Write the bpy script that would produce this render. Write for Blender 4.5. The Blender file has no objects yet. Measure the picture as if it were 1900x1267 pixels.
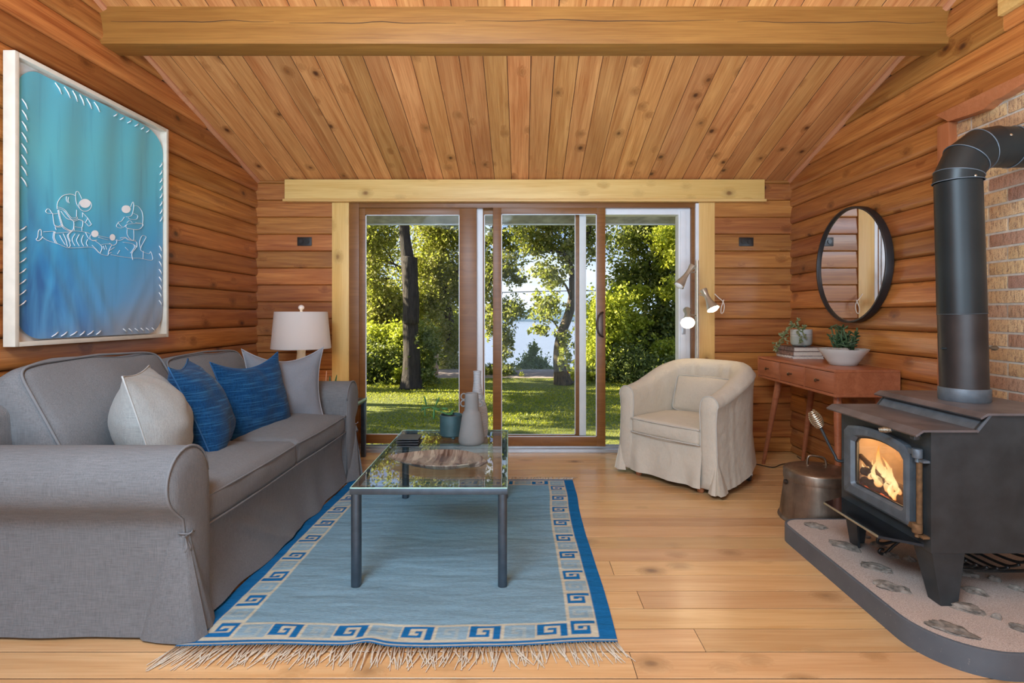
import bpy, bmesh, math, random
import numpy as np
from mathutils import Matrix, Vector, noise

rng = random.Random(7)
SC = bpy.context.scene
COL = SC.collection
PI = math.pi

# ------------------------------------------------------------------ camera, world, sun, lights, exposure
CAM_H = 1.143
F, CX, CY = 1000.0, 970.0, 582.0          # focal length and principal point for a 1900 x 1267 frame
cam_d = bpy.data.cameras.new('camera')
cam = bpy.data.objects.new('camera', cam_d)
COL.objects.link(cam)
cam.location = (0, 0, CAM_H)
cam.rotation_euler = (PI / 2, 0, 0)
cam_d.sensor_fit = 'HORIZONTAL'
cam_d.sensor_width = 36.0
cam_d.lens = F / 1900 * 36.0
cam_d.shift_x = -(CX - 950) / 1900
cam_d.shift_y = -(633.5 - CY) / 1900
cam_d.clip_start = 0.05
cam_d.clip_end = 2000
SC.camera = cam

SKY_STRENGTH = 2.6
SUN_STRENGTH = 24.0
REAR_POWER = 66.0
LOW_FILL_POWER = 165.0
OVERHEAD_FILL_POWER = 115.0
EXPOSURE = 0.10

SC.view_settings.view_transform = 'Standard'
SC.view_settings.look = 'None'
SC.view_settings.gamma = 1.0
SC.view_settings.use_curve_mapping = False
SC.view_settings.exposure = EXPOSURE

world = bpy.data.worlds.new('sky')
SC.world = world
world.use_nodes = True
wn, wl = world.node_tree.nodes, world.node_tree.links
wn.clear()
w_out = wn.new('ShaderNodeOutputWorld')
w_bg = wn.new('ShaderNodeBackground')
w_bg.inputs['Strength'].default_value = SKY_STRENGTH
w_tc = wn.new('ShaderNodeTexCoord')
w_sep = wn.new('ShaderNodeSeparateXYZ')
wl.new(w_tc.outputs['Generated'], w_sep.inputs[0])
w_ramp = wn.new('ShaderNodeValToRGB')
w_ramp.color_ramp.elements[0].position = 0.0
w_ramp.color_ramp.elements[0].color = (0.30, 0.36, 0.45, 1)
w_ramp.color_ramp.elements[1].position = 0.32
w_ramp.color_ramp.elements[1].color = (0.065, 0.155, 0.40, 1)
wl.new(w_sep.outputs['Z'], w_ramp.inputs[0])
w_map = wn.new('ShaderNodeMapping')
w_map.inputs['Scale'].default_value = (3.0, 3.0, 6.5)
wl.new(w_tc.outputs['Generated'], w_map.inputs[0])
w_noise = wn.new('ShaderNodeTexNoise')
w_noise.inputs['Scale'].default_value = 1.6
w_noise.inputs['Detail'].default_value = 6
w_noise.inputs['Roughness'].default_value = 0.55
wl.new(w_map.outputs[0], w_noise.inputs['Vector'])
w_cr = wn.new('ShaderNodeValToRGB')
w_cr.color_ramp.elements[0].position = 0.46
w_cr.color_ramp.elements[1].position = 0.66
wl.new(w_noise.outputs[0], w_cr.inputs[0])
w_mix = wn.new('ShaderNodeMix')
w_mix.data_type = 'RGBA'
wl.new(w_cr.outputs[0], w_mix.inputs['Factor'])
wl.new(w_ramp.outputs[0], w_mix.inputs['A'])
w_mix.inputs['B'].default_value = (0.42, 0.44, 0.48, 1)
wl.new(w_mix.outputs['Result'], w_bg.inputs['Color'])
wl.new(w_bg.outputs[0], w_out.inputs[0])


def look_rot(direction):
    return Vector(direction).to_track_quat('-Z', 'Y').to_euler()


def light(name, kind, loc, direction, energy, color, size=0.1, size_y=None, angle=None, radius=None):
    d = bpy.data.lights.new(name, kind)
    d.energy = energy
    d.color = color
    if kind == 'AREA':
        d.shape = 'RECTANGLE'
        d.size = size
        d.size_y = size_y or size
    elif kind == 'SUN':
        d.angle = angle
    else:
        d.shadow_soft_size = radius or 0.05
    o = bpy.data.objects.new(name, d)
    COL.objects.link(o)
    o.location = loc
    if direction:
        o.rotation_euler = look_rot(direction)
    return o


light('sun', 'SUN', (-10, 10, 12), (0.90, -0.11, -0.42), SUN_STRENGTH, (1.0, 0.90, 0.70), angle=math.radians(0.6))
# added area light, brightens the room as unseen windows behind the camera would
light('rear_fill_light', 'AREA', (0.0, -2.45, 1.35), (0, 1, 0.05), REAR_POWER, (0.75, 0.96, 1.15), 4.2, 2.3)
# unseen area light added low behind the camera to brighten the sloping ceiling
up_l = light('low_fill_light', 'AREA', (0.0, -0.75, 0.30), (0, 0.42, 0.91), LOW_FILL_POWER, (0.69, 0.94, 1.20), 3.2, 0.8)
up_l.data.spread = math.radians(125)
# unseen area light added overhead to brighten the floor and right wall
light('overhead_fill_light', 'AREA', (-0.85, -0.2, 2.80), (0.35, 0.35, -1), OVERHEAD_FILL_POWER, (0.72, 0.95, 1.18), 1.6, 0.9)
# ------------------------------------------------------------------ helpers


def P(u, v, Y):
    """World point at depth Y that the photograph shows at pixel (u, v)."""
    return Vector(((u - CX) * Y / F, Y, CAM_H + (CY - v) * Y / F))


def XY(u, X, v):
    """World point on the plane x = X that the photograph shows at pixel (u, v)."""
    Y = X * F / (u - CX)
    return Vector((X, Y, CAM_H + (CY - v) * Y / F))


class MB:
    def __init__(self):
        self.v = []
        self.f = []

    def add(self, verts, faces, M=None):
        n = len(self.v)
        if M is not None:
            verts = [M @ Vector(p) for p in verts]
        self.v.extend([tuple(p) for p in verts])
        self.f.extend([tuple(i + n for i in f) for f in faces])
        return self

    def box(self, x0, x1, y0, y1, z0, z1, b=0.0, M=None):
        if b <= 0:
            vs = [(x0, y0, z0), (x1, y0, z0), (x1, y1, z0), (x0, y1, z0), (x0, y0, z1), (x1, y0, z1), (x1, y1, z1), (x0, y1, z1)]
            fs = [(0, 3, 2, 1), (4, 5, 6, 7), (0, 1, 5, 4), (1, 2, 6, 5), (2, 3, 7, 6), (3, 0, 4, 7)]
            return self.add(vs, fs, M)
        bm = bmesh.new()
        bmesh.ops.create_cube(bm, size=1.0)
        for w in bm.verts:
            w.co = Vector(((x0 + x1) / 2 + w.co.x * (x1 - x0), (y0 + y1) / 2 + w.co.y * (y1 - y0), (z0 + z1) / 2 + w.co.z * (z1 - z0)))
        bmesh.ops.bevel(bm, geom=bm.edges[:], offset=b, segments=2, profile=0.6, affect='EDGES')
        bm.verts.index_update()
        self.add([w.co.copy() for w in bm.verts], [[w.index for w in f.verts] for f in bm.faces], M)
        bm.free()
        return self

    def prism(self, poly, axis, a0, a1, M=None):
        """poly: 2-D outline; axis 'x': (y,z), 'y': (x,z), 'z': (x,y) extruded from a0 to a1."""
        n = len(poly)

        def mk(p, a):
            return {'x': (a, p[0], p[1]), 'y': (p[0], a, p[1]), 'z': (p[0], p[1], a)}[axis]
        vs = [mk(p, a0) for p in poly] + [mk(p, a1) for p in poly]
        fs = [tuple(range(n - 1, -1, -1)), tuple(range(n, 2 * n))]
        fs += [(i, (i + 1) % n, n + (i + 1) % n, n + i) for i in range(n)]
        return self.add(vs, fs, M)

    def tube(self, pts, r, n=8, closed=False, caps=True, flat=1.0, M=None):
        pts = [Vector(p) for p in pts]
        m = len(pts)
        rs = r if isinstance(r, (list, tuple)) else [r] * m
        vs, fs = [], []
        prev = None
        for i, p in enumerate(pts):
            if closed:
                t = pts[(i + 1) % m] - pts[i - 1]
            else:
                t = pts[min(i + 1, m - 1)] - pts[max(i - 1, 0)]
            if t.length < 1e-9:
                t = Vector((0, 0, 1))
            t.normalize()
            if prev is None:
                a = Vector((0, 0, 1)) if abs(t.z) < 0.9 else Vector((1, 0, 0))
                a = (a - t * a.dot(t)).normalized()
            else:
                a = prev - t * prev.dot(t)
                a = a.normalized() if a.length > 1e-6 else t.orthogonal().normalized()
            prev = a
            b = t.cross(a)
            for k in range(n):
                th = 2 * PI * k / n
                vs.append(p + a * (math.cos(th) * rs[i] * flat) + b * (math.sin(th) * rs[i]))
        for i in range(m if closed else m - 1):
            j = (i + 1) % m
            for k in range(n):
                fs.append((i * n + k, i * n + (k + 1) % n, j * n + (k + 1) % n, j * n + k))
        if caps and not closed:
            fs.append(tuple(range(n - 1, -1, -1)))
            fs.append(tuple(range((m - 1) * n, m * n)))
        return self.add(vs, fs, M)

    def lathe(self, prof, origin=(0, 0, 0), axis=(0, 0, 1), n=32, caps=True, sx=1.0, sy=1.0):
        """prof: list of (radius, height) revolved about axis through origin."""
        q = Vector((0, 0, 1)).rotation_difference(Vector(axis).normalized())
        o = Vector(origin)
        vs, fs = [], []
        for (r, h) in prof:
            for k in range(n):
                th = 2 * PI * k / n
                vs.append(o + q @ Vector((r * math.cos(th) * sx, r * math.sin(th) * sy, h)))
        for i in range(len(prof) - 1):
            for k in range(n):
                fs.append((i * n + k, i * n + (k + 1) % n, (i + 1) * n + (k + 1) % n, (i + 1) * n + k))
        if caps:
            if prof[0][0] > 1e-5:
                fs.append(tuple(range(n - 1, -1, -1)))
            if prof[-1][0] > 1e-5:
                fs.append(tuple(range((len(prof) - 1) * n, len(prof) * n)))
        return self.add(vs, fs)

    def grid(self, fn, nu, nv, close_u=False):
        """fn(s, t) -> point, s and t in 0..1."""
        vs = [fn(i / (nu if close_u else nu), j / nv) for j in range(nv + 1) for i in range(nu if close_u else nu + 1)]
        w = nu if close_u else nu + 1
        fs = []
        for j in range(nv):
            for i in range(nu):
                a, b = j * w + i, j * w + (i + 1) % w
                fs.append((a, b, b + w, a + w))
        return self.add(vs, fs)

    def rbox(self, hx, hy, hz, r, puff=(0, 0, 0), n=10, M=None, wob=0.0, seed=0):
        """Cushion-like rounded box centred on the origin; puff swells each face pair."""
        def ax(h):
            k = max(h - r, 0.001)
            e = [0, 0.25, 0.55, 0.8, 1.0]
            left = [-h + (h - k) * t for t in e]
            mid = [-k + 2 * k * i / n for i in range(1, n)]
            return left + mid + [-t for t in left[::-1]]
        X, Y, Z = ax(hx), ax(hy), ax(hz)
        vs, idx, fs = [], {}, []

        def vert(i, j, k):
            key = (i, j, k)
            if key in idx:
                return idx[key]
            p = Vector((X[i], Y[j], Z[k]))
            q = Vector((max(-hx + r, min(hx - r, p.x)), max(-hy + r, min(hy - r, p.y)), max(-hz + r, min(hz - r, p.z))))
            d = p - q
            if d.length > 1e-9:
                p = q + d.normalized() * r
            a, b, c = p.x / hx, p.y / hy, p.z / hz
            fa, fb, fc = max(0, 1 - a * a), max(0, 1 - b * b), max(0, 1 - c * c)
            p = p + Vector((puff[0] * a * fb * fc, puff[1] * b * fa * fc, puff[2] * c * fa * fb))
            if wob:
                p = p + Vector(noise.noise_vector(p * 5 + Vector((seed * 9.1, 0, 0)))) * wob
            idx[key] = len(vs)
            vs.append(p)
            return idx[key]
        nx, ny, nz = len(X) - 1, len(Y) - 1, len(Z) - 1
        for i in range(nx):
            for j in range(ny):
                fs.append((vert(i, j, 0), vert(i, j + 1, 0), vert(i + 1, j + 1, 0), vert(i + 1, j, 0)))
                fs.append((vert(i, j, nz), vert(i + 1, j, nz), vert(i + 1, j + 1, nz), vert(i, j + 1, nz)))
        for i in range(nx):
            for k in range(nz):
                fs.append((vert(i, 0, k), vert(i + 1, 0, k), vert(i + 1, 0, k + 1), vert(i, 0, k + 1)))
                fs.append((vert(i, ny, k), vert(i, ny, k + 1), vert(i + 1, ny, k + 1), vert(i + 1, ny, k)))
        for j in range(ny):
            for k in range(nz):
                fs.append((vert(0, j, k), vert(0, j, k + 1), vert(0, j + 1, k + 1), vert(0, j + 1, k)))
                fs.append((vert(nx, j, k), vert(nx, j + 1, k), vert(nx, j + 1, k + 1), vert(nx, j, k + 1)))
        return self.add(vs, fs, M)


def frame(o, x, y, z):
    """Matrix with the given origin and axis columns."""
    return Matrix(((x[0], y[0], z[0], o[0]), (x[1], y[1], z[1], o[1]), (x[2], y[2], z[2], o[2]), (0, 0, 0, 1)))


def link(o, parent):
    COL.objects.link(o)
    if parent is not None:
        o.parent = parent
        o.matrix_parent_inverse = parent.matrix_basis.inverted()
    return o


def obj(name, mb, mat, parent=None, smooth=True, angle=35, M=None, origin=None, kind=None, label=None, recalc=True):
    me = bpy.data.meshes.new(name)
    vs = mb.v
    if origin is not None:
        ox, oy, oz = origin
        vs = [(a - ox, b - oy, c - oz) for a, b, c in vs]
    me.from_pydata(vs, [], mb.f)
    if recalc:
        bm = bmesh.new()
        bm.from_mesh(me)
        bmesh.ops.recalc_face_normals(bm, faces=bm.faces[:])
        bm.to_mesh(me)
        bm.free()
    if smooth:
        me.shade_smooth()
        if angle < 180:
            me.set_sharp_from_angle(angle=math.radians(angle))
    me.materials.append(mat)
    o = bpy.data.objects.new(name, me)
    if M is not None:
        o.matrix_basis = M
    if origin is not None:
        o.location = origin
    link(o, parent)
    if kind:
        o['kind'] = kind
    if label:
        o['label'] = label
    return o


def thing(name, label, cat, loc, group=None):
    o = bpy.data.objects.new(name, None)
    o.empty_display_size = 0.1
    o.location = loc
    COL.objects.link(o)
    o['label'] = label
    o['category'] = cat
    if group:
        o['group'] = group
    return o


def tag(o, label, cat, group=None, kind=None):
    o['label'] = label
    o['category'] = cat
    if group:
        o['group'] = group
    if kind:
        o['kind'] = kind
    return o


def struct(name, label=None, loc=(0, 0, 0)):
    o = bpy.data.objects.new(name, None)
    o.location = loc
    COL.objects.link(o)
    o['kind'] = 'structure'
    if label:
        o['label'] = label
    return o


def arc(cx, cy, r, a0, a1, n):
    return [(cx + r * math.cos(a0 + (a1 - a0) * i / n), cy + r * math.sin(a0 + (a1 - a0) * i / n)) for i in range(n + 1)]


def smooth(x):
    x = max(0.0, min(1.0, x))
    return x * x * (3 - 2 * x)


def spline(pts, n=6):
    """Catmull-Rom through the points."""
    pts = [Vector(p) for p in pts]
    out = []
    for i in range(len(pts) - 1):
        p0, p1, p2, p3 = pts[max(i - 1, 0)], pts[i], pts[i + 1], pts[min(i + 2, len(pts) - 1)]
        for k in range(n):
            t = k / n
            out.append(0.5 * ((2 * p1) + (p2 - p0) * t + (2 * p0 - 5 * p1 + 4 * p2 - p3) * t * t + (3 * p1 - p0 - 3 * p2 + p3) * t ** 3))
    out.append(pts[-1])
    return out


# ------------------------------------------------------------------ materials
def mat_new(name):
    m = bpy.data.materials.new(name)
    m.use_nodes = True
    n, l = m.node_tree.nodes, m.node_tree.links
    return m, n, l, n['Principled BSDF']


def val(n, op, a=None, b=None, l=None, clamp=False):
    x = n.new('ShaderNodeMath')
    x.operation = op
    x.use_clamp = clamp
    for i, s in enumerate((a, b)):
        if s is None:
            continue
        if isinstance(s, (int, float)):
            x.inputs[i].default_value = s
        else:
            l.new(s, x.inputs[i])
    return x.outputs[0]


def mixc(n, l, fac, a, b, mode='MIX'):
    x = n.new('ShaderNodeMix')
    x.data_type = 'RGBA'
    x.blend_type = mode
    for key, s in (('Factor', fac), ('A', a), ('B', b)):
        if isinstance(s, (int, float)):
            x.inputs[key].default_value = s
        elif isinstance(s, tuple):
            x.inputs[key].default_value = (*s, 1) if len(s) == 3 else s
        else:
            l.new(s, x.inputs[key])
    return x.outputs['Result']


def tex_noise(n, l, vec, scale, detail=3, rough=0.5, dist=0.0):
    x = n.new('ShaderNodeTexNoise')
    x.inputs['Scale'].default_value = scale
    x.inputs['Detail'].default_value = detail
    x.inputs['Roughness'].default_value = rough
    x.inputs['Distortion'].default_value = dist
    if vec is not None:
        l.new(vec, x.inputs['Vector'])
    return x.outputs[0]


def mapping(n, l, vec, scale):
    x = n.new('ShaderNodeMapping')
    x.inputs['Scale'].default_value = scale
    l.new(vec, x.inputs[0])
    return x.outputs[0]


def maprange(n, l, v, a, b, c=0.0, d=1.0):
    x = n.new('ShaderNodeMapRange')
    x.inputs[1].default_value = a
    x.inputs[2].default_value = b
    x.inputs[3].default_value = c
    x.inputs[4].default_value = d
    l.new(v, x.inputs[0])
    return x.outputs[0]


def bump(n, l, bsdf, height, strength, dist=0.01):
    x = n.new('ShaderNodeBump')
    x.inputs['Strength'].default_value = strength
    x.inputs['Distance'].default_value = dist
    l.new(height, x.inputs['Height'])
    l.new(x.outputs[0], bsdf.inputs['Normal'])


def simple(name, col, rough=0.5, metal=0.0, var=0.08, scale=12, bmp=0.0, bscale=60, spec=0.5, emit=None, estr=0.0, coat=0.0, sheen=0.0):
    m, n, l, b = mat_new(name)
    tc = n.new('ShaderNodeTexCoord')
    nz = tex_noise(n, l, tc.outputs['Object'], scale, 4)
    dark = tuple(c * (1 - var) for c in col)
    lite = tuple(min(1, c * (1 + var)) for c in col)
    l.new(mixc(n, l, maprange(n, l, nz, 0.3, 0.7), dark, lite), b.inputs['Base Color'])
    b.inputs['Roughness'].default_value = rough
    b.inputs['Metallic'].default_value = metal
    b.inputs['Specular IOR Level'].default_value = spec
    b.inputs['Coat Weight'].default_value = coat
    if sheen:
        b.inputs['Sheen Weight'].default_value = sheen
    if bmp:
        bump(n, l, b, tex_noise(n, l, tc.outputs['Object'], bscale, 3), bmp, 0.004)
    if emit:
        b.inputs['Emission Color'].default_value = (*emit, 1)
        b.inputs['Emission Strength'].default_value = estr
    return m


def wood(name, light_c, dark_c, knot_c, rough=0.45, knots=1.0, var=0.22, hue=0.015, grain=1.0, coat=0.0, kscale=5.2, spec=0.4, bmp=0.12):
    """Boards: grain runs along the object's local x; knots, and colour that differs from board to board."""
    m, n, l, b = mat_new(name)
    tc = n.new('ShaderNodeTexCoord')
    oi = n.new('ShaderNodeObjectInfo')
    rv = n.new('ShaderNodeCombineXYZ')
    l.new(val(n, 'MULTIPLY', oi.outputs['Random'], 71.3, l), rv.inputs[0])
    l.new(val(n, 'MULTIPLY', oi.outputs['Random'], 37.7, l), rv.inputs[1])
    l.new(val(n, 'MULTIPLY', oi.outputs['Random'], 53.1, l), rv.inputs[2])
    add = n.new('ShaderNodeVectorMath')
    add.operation = 'ADD'
    l.new(tc.outputs['Object'], add.inputs[0])
    l.new(rv.outputs[0], add.inputs[1])
    p = add.outputs[0]
    vo = n.new('ShaderNodeTexVoronoi')
    vo.inputs['Scale'].default_value = kscale
    vo.inputs['Randomness'].default_value = 1.0
    l.new(mapping(n, l, p, (0.72, 1.0, 1.0)), vo.inputs['Vector'])
    kd = val(n, 'ADD', vo.outputs['Distance'], val(n, 'MULTIPLY', val(n, 'SUBTRACT', tex_noise(n, l, p, 30, 2), 0.5, l), 0.055, l), l)
    knot = maprange(n, l, kd, 0.045, 0.110, 1.0, 0.0)
    halo = maprange(n, l, kd, 0.07, 0.27, 1.0, 0.0)
    # grain bends round the knots
    warp = n.new('ShaderNodeVectorMath')
    warp.operation = 'ADD'
    cz = n.new('ShaderNodeCombineXYZ')
    hw = val(n, 'MULTIPLY', halo, 0.035, l)
    l.new(hw, cz.inputs[1])
    l.new(hw, cz.inputs[2])
    l.new(p, warp.inputs[0])
    l.new(cz.outputs[0], warp.inputs[1])
    g1 = tex_noise(n, l, mapping(n, l, warp.outputs[0], (0.9, 14, 14)), 1.6, 4, 0.55, 0.6)
    g2 = tex_noise(n, l, mapping(n, l, warp.outputs[0], (2.5, 90, 90)), 1.5, 2, 0.6)
    big = tex_noise(n, l, mapping(n, l, p, (0.8, 3, 3)), 1.1, 2)
    g = val(n, 'ADD', val(n, 'MULTIPLY', g1, 0.6 * grain, l), val(n, 'MULTIPLY', g2, 0.4 * grain, l), l)
    g = maprange(n, l, g, 0.35 * grain, 0.65 * grain)
    c = mixc(n, l, g, dark_c, light_c)
    c = mixc(n, l, maprange(n, l, big, 0.3, 0.7, 0.0, 0.35), c, tuple(x * 0.80 for x in dark_c))
    hs = n.new('ShaderNodeHueSaturation')
    l.new(maprange(n, l, oi.outputs['Random'], 0, 1, 0.5 - hue, 0.5 + hue * 0.6), hs.inputs['Hue'])
    rnd2 = val(n, 'FRACT', val(n, 'MULTIPLY', oi.outputs['Random'], 17.17, l), None, l)
    l.new(maprange(n, l, rnd2, 0, 1, 1 - var, 1 + var), hs.inputs['Value'])
    l.new(c, hs.inputs['Color'])
    c = hs.outputs[0]
    c = mixc(n, l, val(n, 'MULTIPLY', halo, 0.70 * knots, l), c, tuple(x * 0.55 for x in dark_c))
    c = mixc(n, l, val(n, 'MULTIPLY', knot, 0.9 * knots, l), c, knot_c)
    l.new(c, b.inputs['Base Color'])
    b.inputs['Roughness'].default_value = rough
    b.inputs['Specular IOR Level'].default_value = spec
    b.inputs['Coat Weight'].default_value = coat
    b.inputs['Coat Roughness'].default_value = 0.2
    if bmp:
        bump(n, l, b, g, bmp, 0.003)
    return m


def fabric(name, col, var=0.10, weave=900, rough=0.95, slub=0.0, slub_c=None, sheen=0.06, wrinkle=0.25, slub_dir=(3, 3, 160)):
    m, n, l, b = mat_new(name)
    tc = n.new('ShaderNodeTexCoord')
    o = tc.outputs['Object']
    w1 = tex_noise(n, l, mapping(n, l, o, (0.06, 1, 1)), weave * 0.5, 2)
    w2 = tex_noise(n, l, mapping(n, l, o, (1, 1, 0.06)), weave * 0.5, 2)
    w = val(n, 'ADD', val(n, 'MULTIPLY', w1, 0.5, l), val(n, 'MULTIPLY', w2, 0.5, l), l)
    big = tex_noise(n, l, o, 5, 3)
    c = mixc(n, l, maprange(n, l, w, 0.35, 0.65), tuple(x * (1 - var) for x in col), tuple(x * (1 + var) for x in col))
    c = mixc(n, l, maprange(n, l, big, 0.35, 0.7, 0, 0.25), c, tuple(x * 0.8 for x in col))
    if slub:
        s = tex_noise(n, l, mapping(n, l, o, slub_dir), 1.0, 3, 0.6)
        c = mixc(n, l, maprange(n, l, s, 0.50, 0.68, 0, slub), c, slub_c)
    l.new(c, b.inputs['Base Color'])
    b.inputs['Roughness'].default_value = rough
    b.inputs['Specular IOR Level'].default_value = 0.15
    b.inputs['Sheen Weight'].default_value = sheen
    h = val(n, 'ADD', val(n, 'MULTIPLY', w, 0.12, l), val(n, 'MULTIPLY', tex_noise(n, l, o, 16, 4), wrinkle, l), l)
    bump(n, l, b, h, 0.5, 0.02)
    return m


def glass(name, tint=(1, 1, 1), ior=1.5, rough=0.0):
    m, n, l, b = mat_new(name)
    n.remove(b)
    out = [x for x in n if x.type == 'OUTPUT_MATERIAL'][0]
    tr = n.new('ShaderNodeBsdfTransparent')
    tr.inputs[0].default_value = (*tint, 1)
    gl = n.new('ShaderNodeBsdfGlossy')
    gl.inputs['Roughness'].default_value = rough
    fr = n.new('ShaderNodeFresnel')
    fr.inputs[0].default_value = ior
    geo = n.new('ShaderNodeNewGeometry')
    # fresnel node flips on back faces; use the outside index on both sides of a thin pane
    inv = n.new('ShaderNodeMix')
    inv.data_type = 'FLOAT'
    l.new(geo.outputs['Backfacing'], inv.inputs['Factor'])
    inv.inputs['A'].default_value = ior
    inv.inputs['B'].default_value = 1.0 / ior
    l.new(inv.outputs['Result'], fr.inputs[0])
    mx = n.new('ShaderNodeMixShader')
    l.new(fr.outputs[0], mx.inputs[0])
    l.new(tr.outputs[0], mx.inputs[1])
    l.new(gl.outputs[0], mx.inputs[2])
    l.new(mx.outputs[0], out.inputs[0])
    return m


def leaf_mat(name, c1, c2, c3, trans=0.45, k_=0.95):
    c1, c2, c3 = (tuple(x * k_ for x in c) for c in (c1, c2, c3))
    m, n, l, b = mat_new(name)
    out = [x for x in n if x.type == 'OUTPUT_MATERIAL'][0]
    geo = n.new('ShaderNodeNewGeometry')
    rp = n.new('ShaderNodeValToRGB')
    e = rp.color_ramp.elements
    e[0].position, e[0].color = 0.0, (*c1, 1)
    e[1].position, e[1].color = 1.0, (*c3, 1)
    k = e.new(0.5)
    k.color = (*c2, 1)
    l.new(geo.outputs['Random Per Island'], rp.inputs[0])
    l.new(rp.outputs[0], b.inputs['Base Color'])
    b.inputs['Roughness'].default_value = 0.5
    b.inputs['Specular IOR Level'].default_value = 0.3
    tl = n.new('ShaderNodeBsdfTranslucent')
    l.new(mixc(n, l, 0.5, rp.outputs[0], (0.55, 0.62, 0.06)), tl.inputs[0])
    mx = n.new('ShaderNodeMixShader')
    mx.inputs[0].default_value = trans
    l.new(b.outputs[0], mx.inputs[1])
    l.new(tl.outputs[0], mx.inputs[2])
    l.new(mx.outputs[0], out.inputs[0])
    return m


M_WALL = wood('cedar_log_siding', (0.57, 0.240, 0.060), (0.27, 0.080, 0.016), (0.07, 0.022, 0.008), rough=0.42, var=0.24, hue=0.008, knots=1.0, coat=0.25, kscale=5.6)
M_CEIL = wood('cedar_ceiling_boards', (0.75, 0.365, 0.125), (0.44, 0.155, 0.042), (0.07, 0.022, 0.010), rough=0.45, var=0.17, hue=0.007, knots=1.0, kscale=5.6)
M_FLOOR = wood('pine_floor_boards', (0.71, 0.455, 0.215), (0.55, 0.300, 0.115), (0.20, 0.105, 0.055), rough=0.30, var=0.14, hue=0.006, knots=1.0, coat=0.25, kscale=4.8, bmp=0.06)
M_PINE = wood('pale_pine_trim', (0.80, 0.54, 0.20), (0.66, 0.39, 0.115), (0.20, 0.080, 0.026), rough=0.42, var=0.06, hue=0.006, knots=0.9, kscale=5.0, bmp=0.05)
M_BEAM = wood('fir_beam', (0.38, 0.172, 0.036), (0.23, 0.090, 0.016), (0.12, 0.05, 0.016), rough=0.5, var=0.0, hue=0.0, knots=0.7, kscale=2.0)
M_MOULD = wood('rake_moulding', (0.66, 0.31, 0.16), (0.48, 0.19, 0.085), (0.2, 0.08, 0.03), var=0.05, hue=0.0, knots=0.0)
M_REDTRIM = wood('red_cedar_trim', (0.52, 0.20, 0.085), (0.40, 0.135, 0.05), (0.2, 0.07, 0.03), var=0.05, hue=0.0, knots=0.1)
M_DOORWOOD = wood('door_brown', (0.27, 0.115, 0.032), (0.19, 0.072, 0.018), (0.2, 0.07, 0.02), rough=0.35, var=0.05, hue=0.0, knots=0.0, bmp=0.05)
M_CONSOLE = wood('console_mahogany', (0.46, 0.165, 0.075), (0.30, 0.092, 0.038), (0.2, 0.06, 0.03), rough=0.35, var=0.05, hue=0.0, knots=0.0, bmp=0.04)
M_BACKING = simple('dark_gap', (0.05, 0.022, 0.010), 0.9)
M_WHITE = simple('white_vinyl', (0.74, 0.75, 0.76), 0.4, var=0.03)
M_ALU = simple('threshold_metal', (0.50, 0.51, 0.52), 0.35, 0.6, var=0.06)
M_GLASS = glass('door_glass', (0.97, 0.98, 0.975), 1.10)
M_TABLEGLASS = glass('table_glass', (0.88, 0.94, 0.92), 1.95)
M_GLASSEDGE = simple('glass_edge', (0.42, 0.68, 0.60), 0.15, var=0.1)
M_BLACKPLATE = simple('brown_black_plastic', (0.020, 0.017, 0.015), 0.35)
M_SLOT = simple('slot_grey', (0.16, 0.15, 0.14), 0.5)
M_MORTAR = simple('mortar', (0.56, 0.50, 0.42), 0.95, var=0.12, scale=40, bmp=0.4, bscale=150)
# ------------------------------------------------------------------ the room
XL, XR, YB, YR = -2.215, 2.235, 4.472, -2.6
SL = 0.304


def ceil_z(y):
    return 3.603 - SL * y if y >= 0 else 3.603 + SL * y


def R_left():
    return ((0, -1, 0), (1, 0, 0), (0, 0, 1))


def R_right():
    return ((0, 1, 0), (-1, 0, 0), (0, 0, 1))


def R_back():
    return ((-1, 0, 0), (0, -1, 0), (0, 0, 1))


def plank(name, L, prof, M, mat, parent, smooth_=True):
    mb = MB().prism(prof, 'x', -L / 2, L / 2)
    return obj(name, mb, mat, parent, smooth=smooth_, angle=40, M=M)


def log_prof(h):
    a = h / 2
    return [(-0.005, -a), (-0.005, a), (0.006, a), (0.011, a - 0.006), (0.017, a * 0.45), (0.0225, -a * 0.2), (0.0245, -a * 0.55),
            (0.0225, -a * 0.80), (0.016, -a * 0.93), (0.004, -a + 0.001)]


def flat_prof(h, t=0.018, c=0.003):
    a = h / 2
    return [(0, -a), (0, a), (t - c, a), (t, a - c), (t, -a + c), (t - c, -a)]


def siding_prof(h):
    a = h / 2
    return [(0, -a), (0, a), (0.008, a), (0.012, a - 0.004), (0.020, -a + 0.016), (0.019, -a + 0.007), (0.012, -a + 0.001)]


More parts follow.
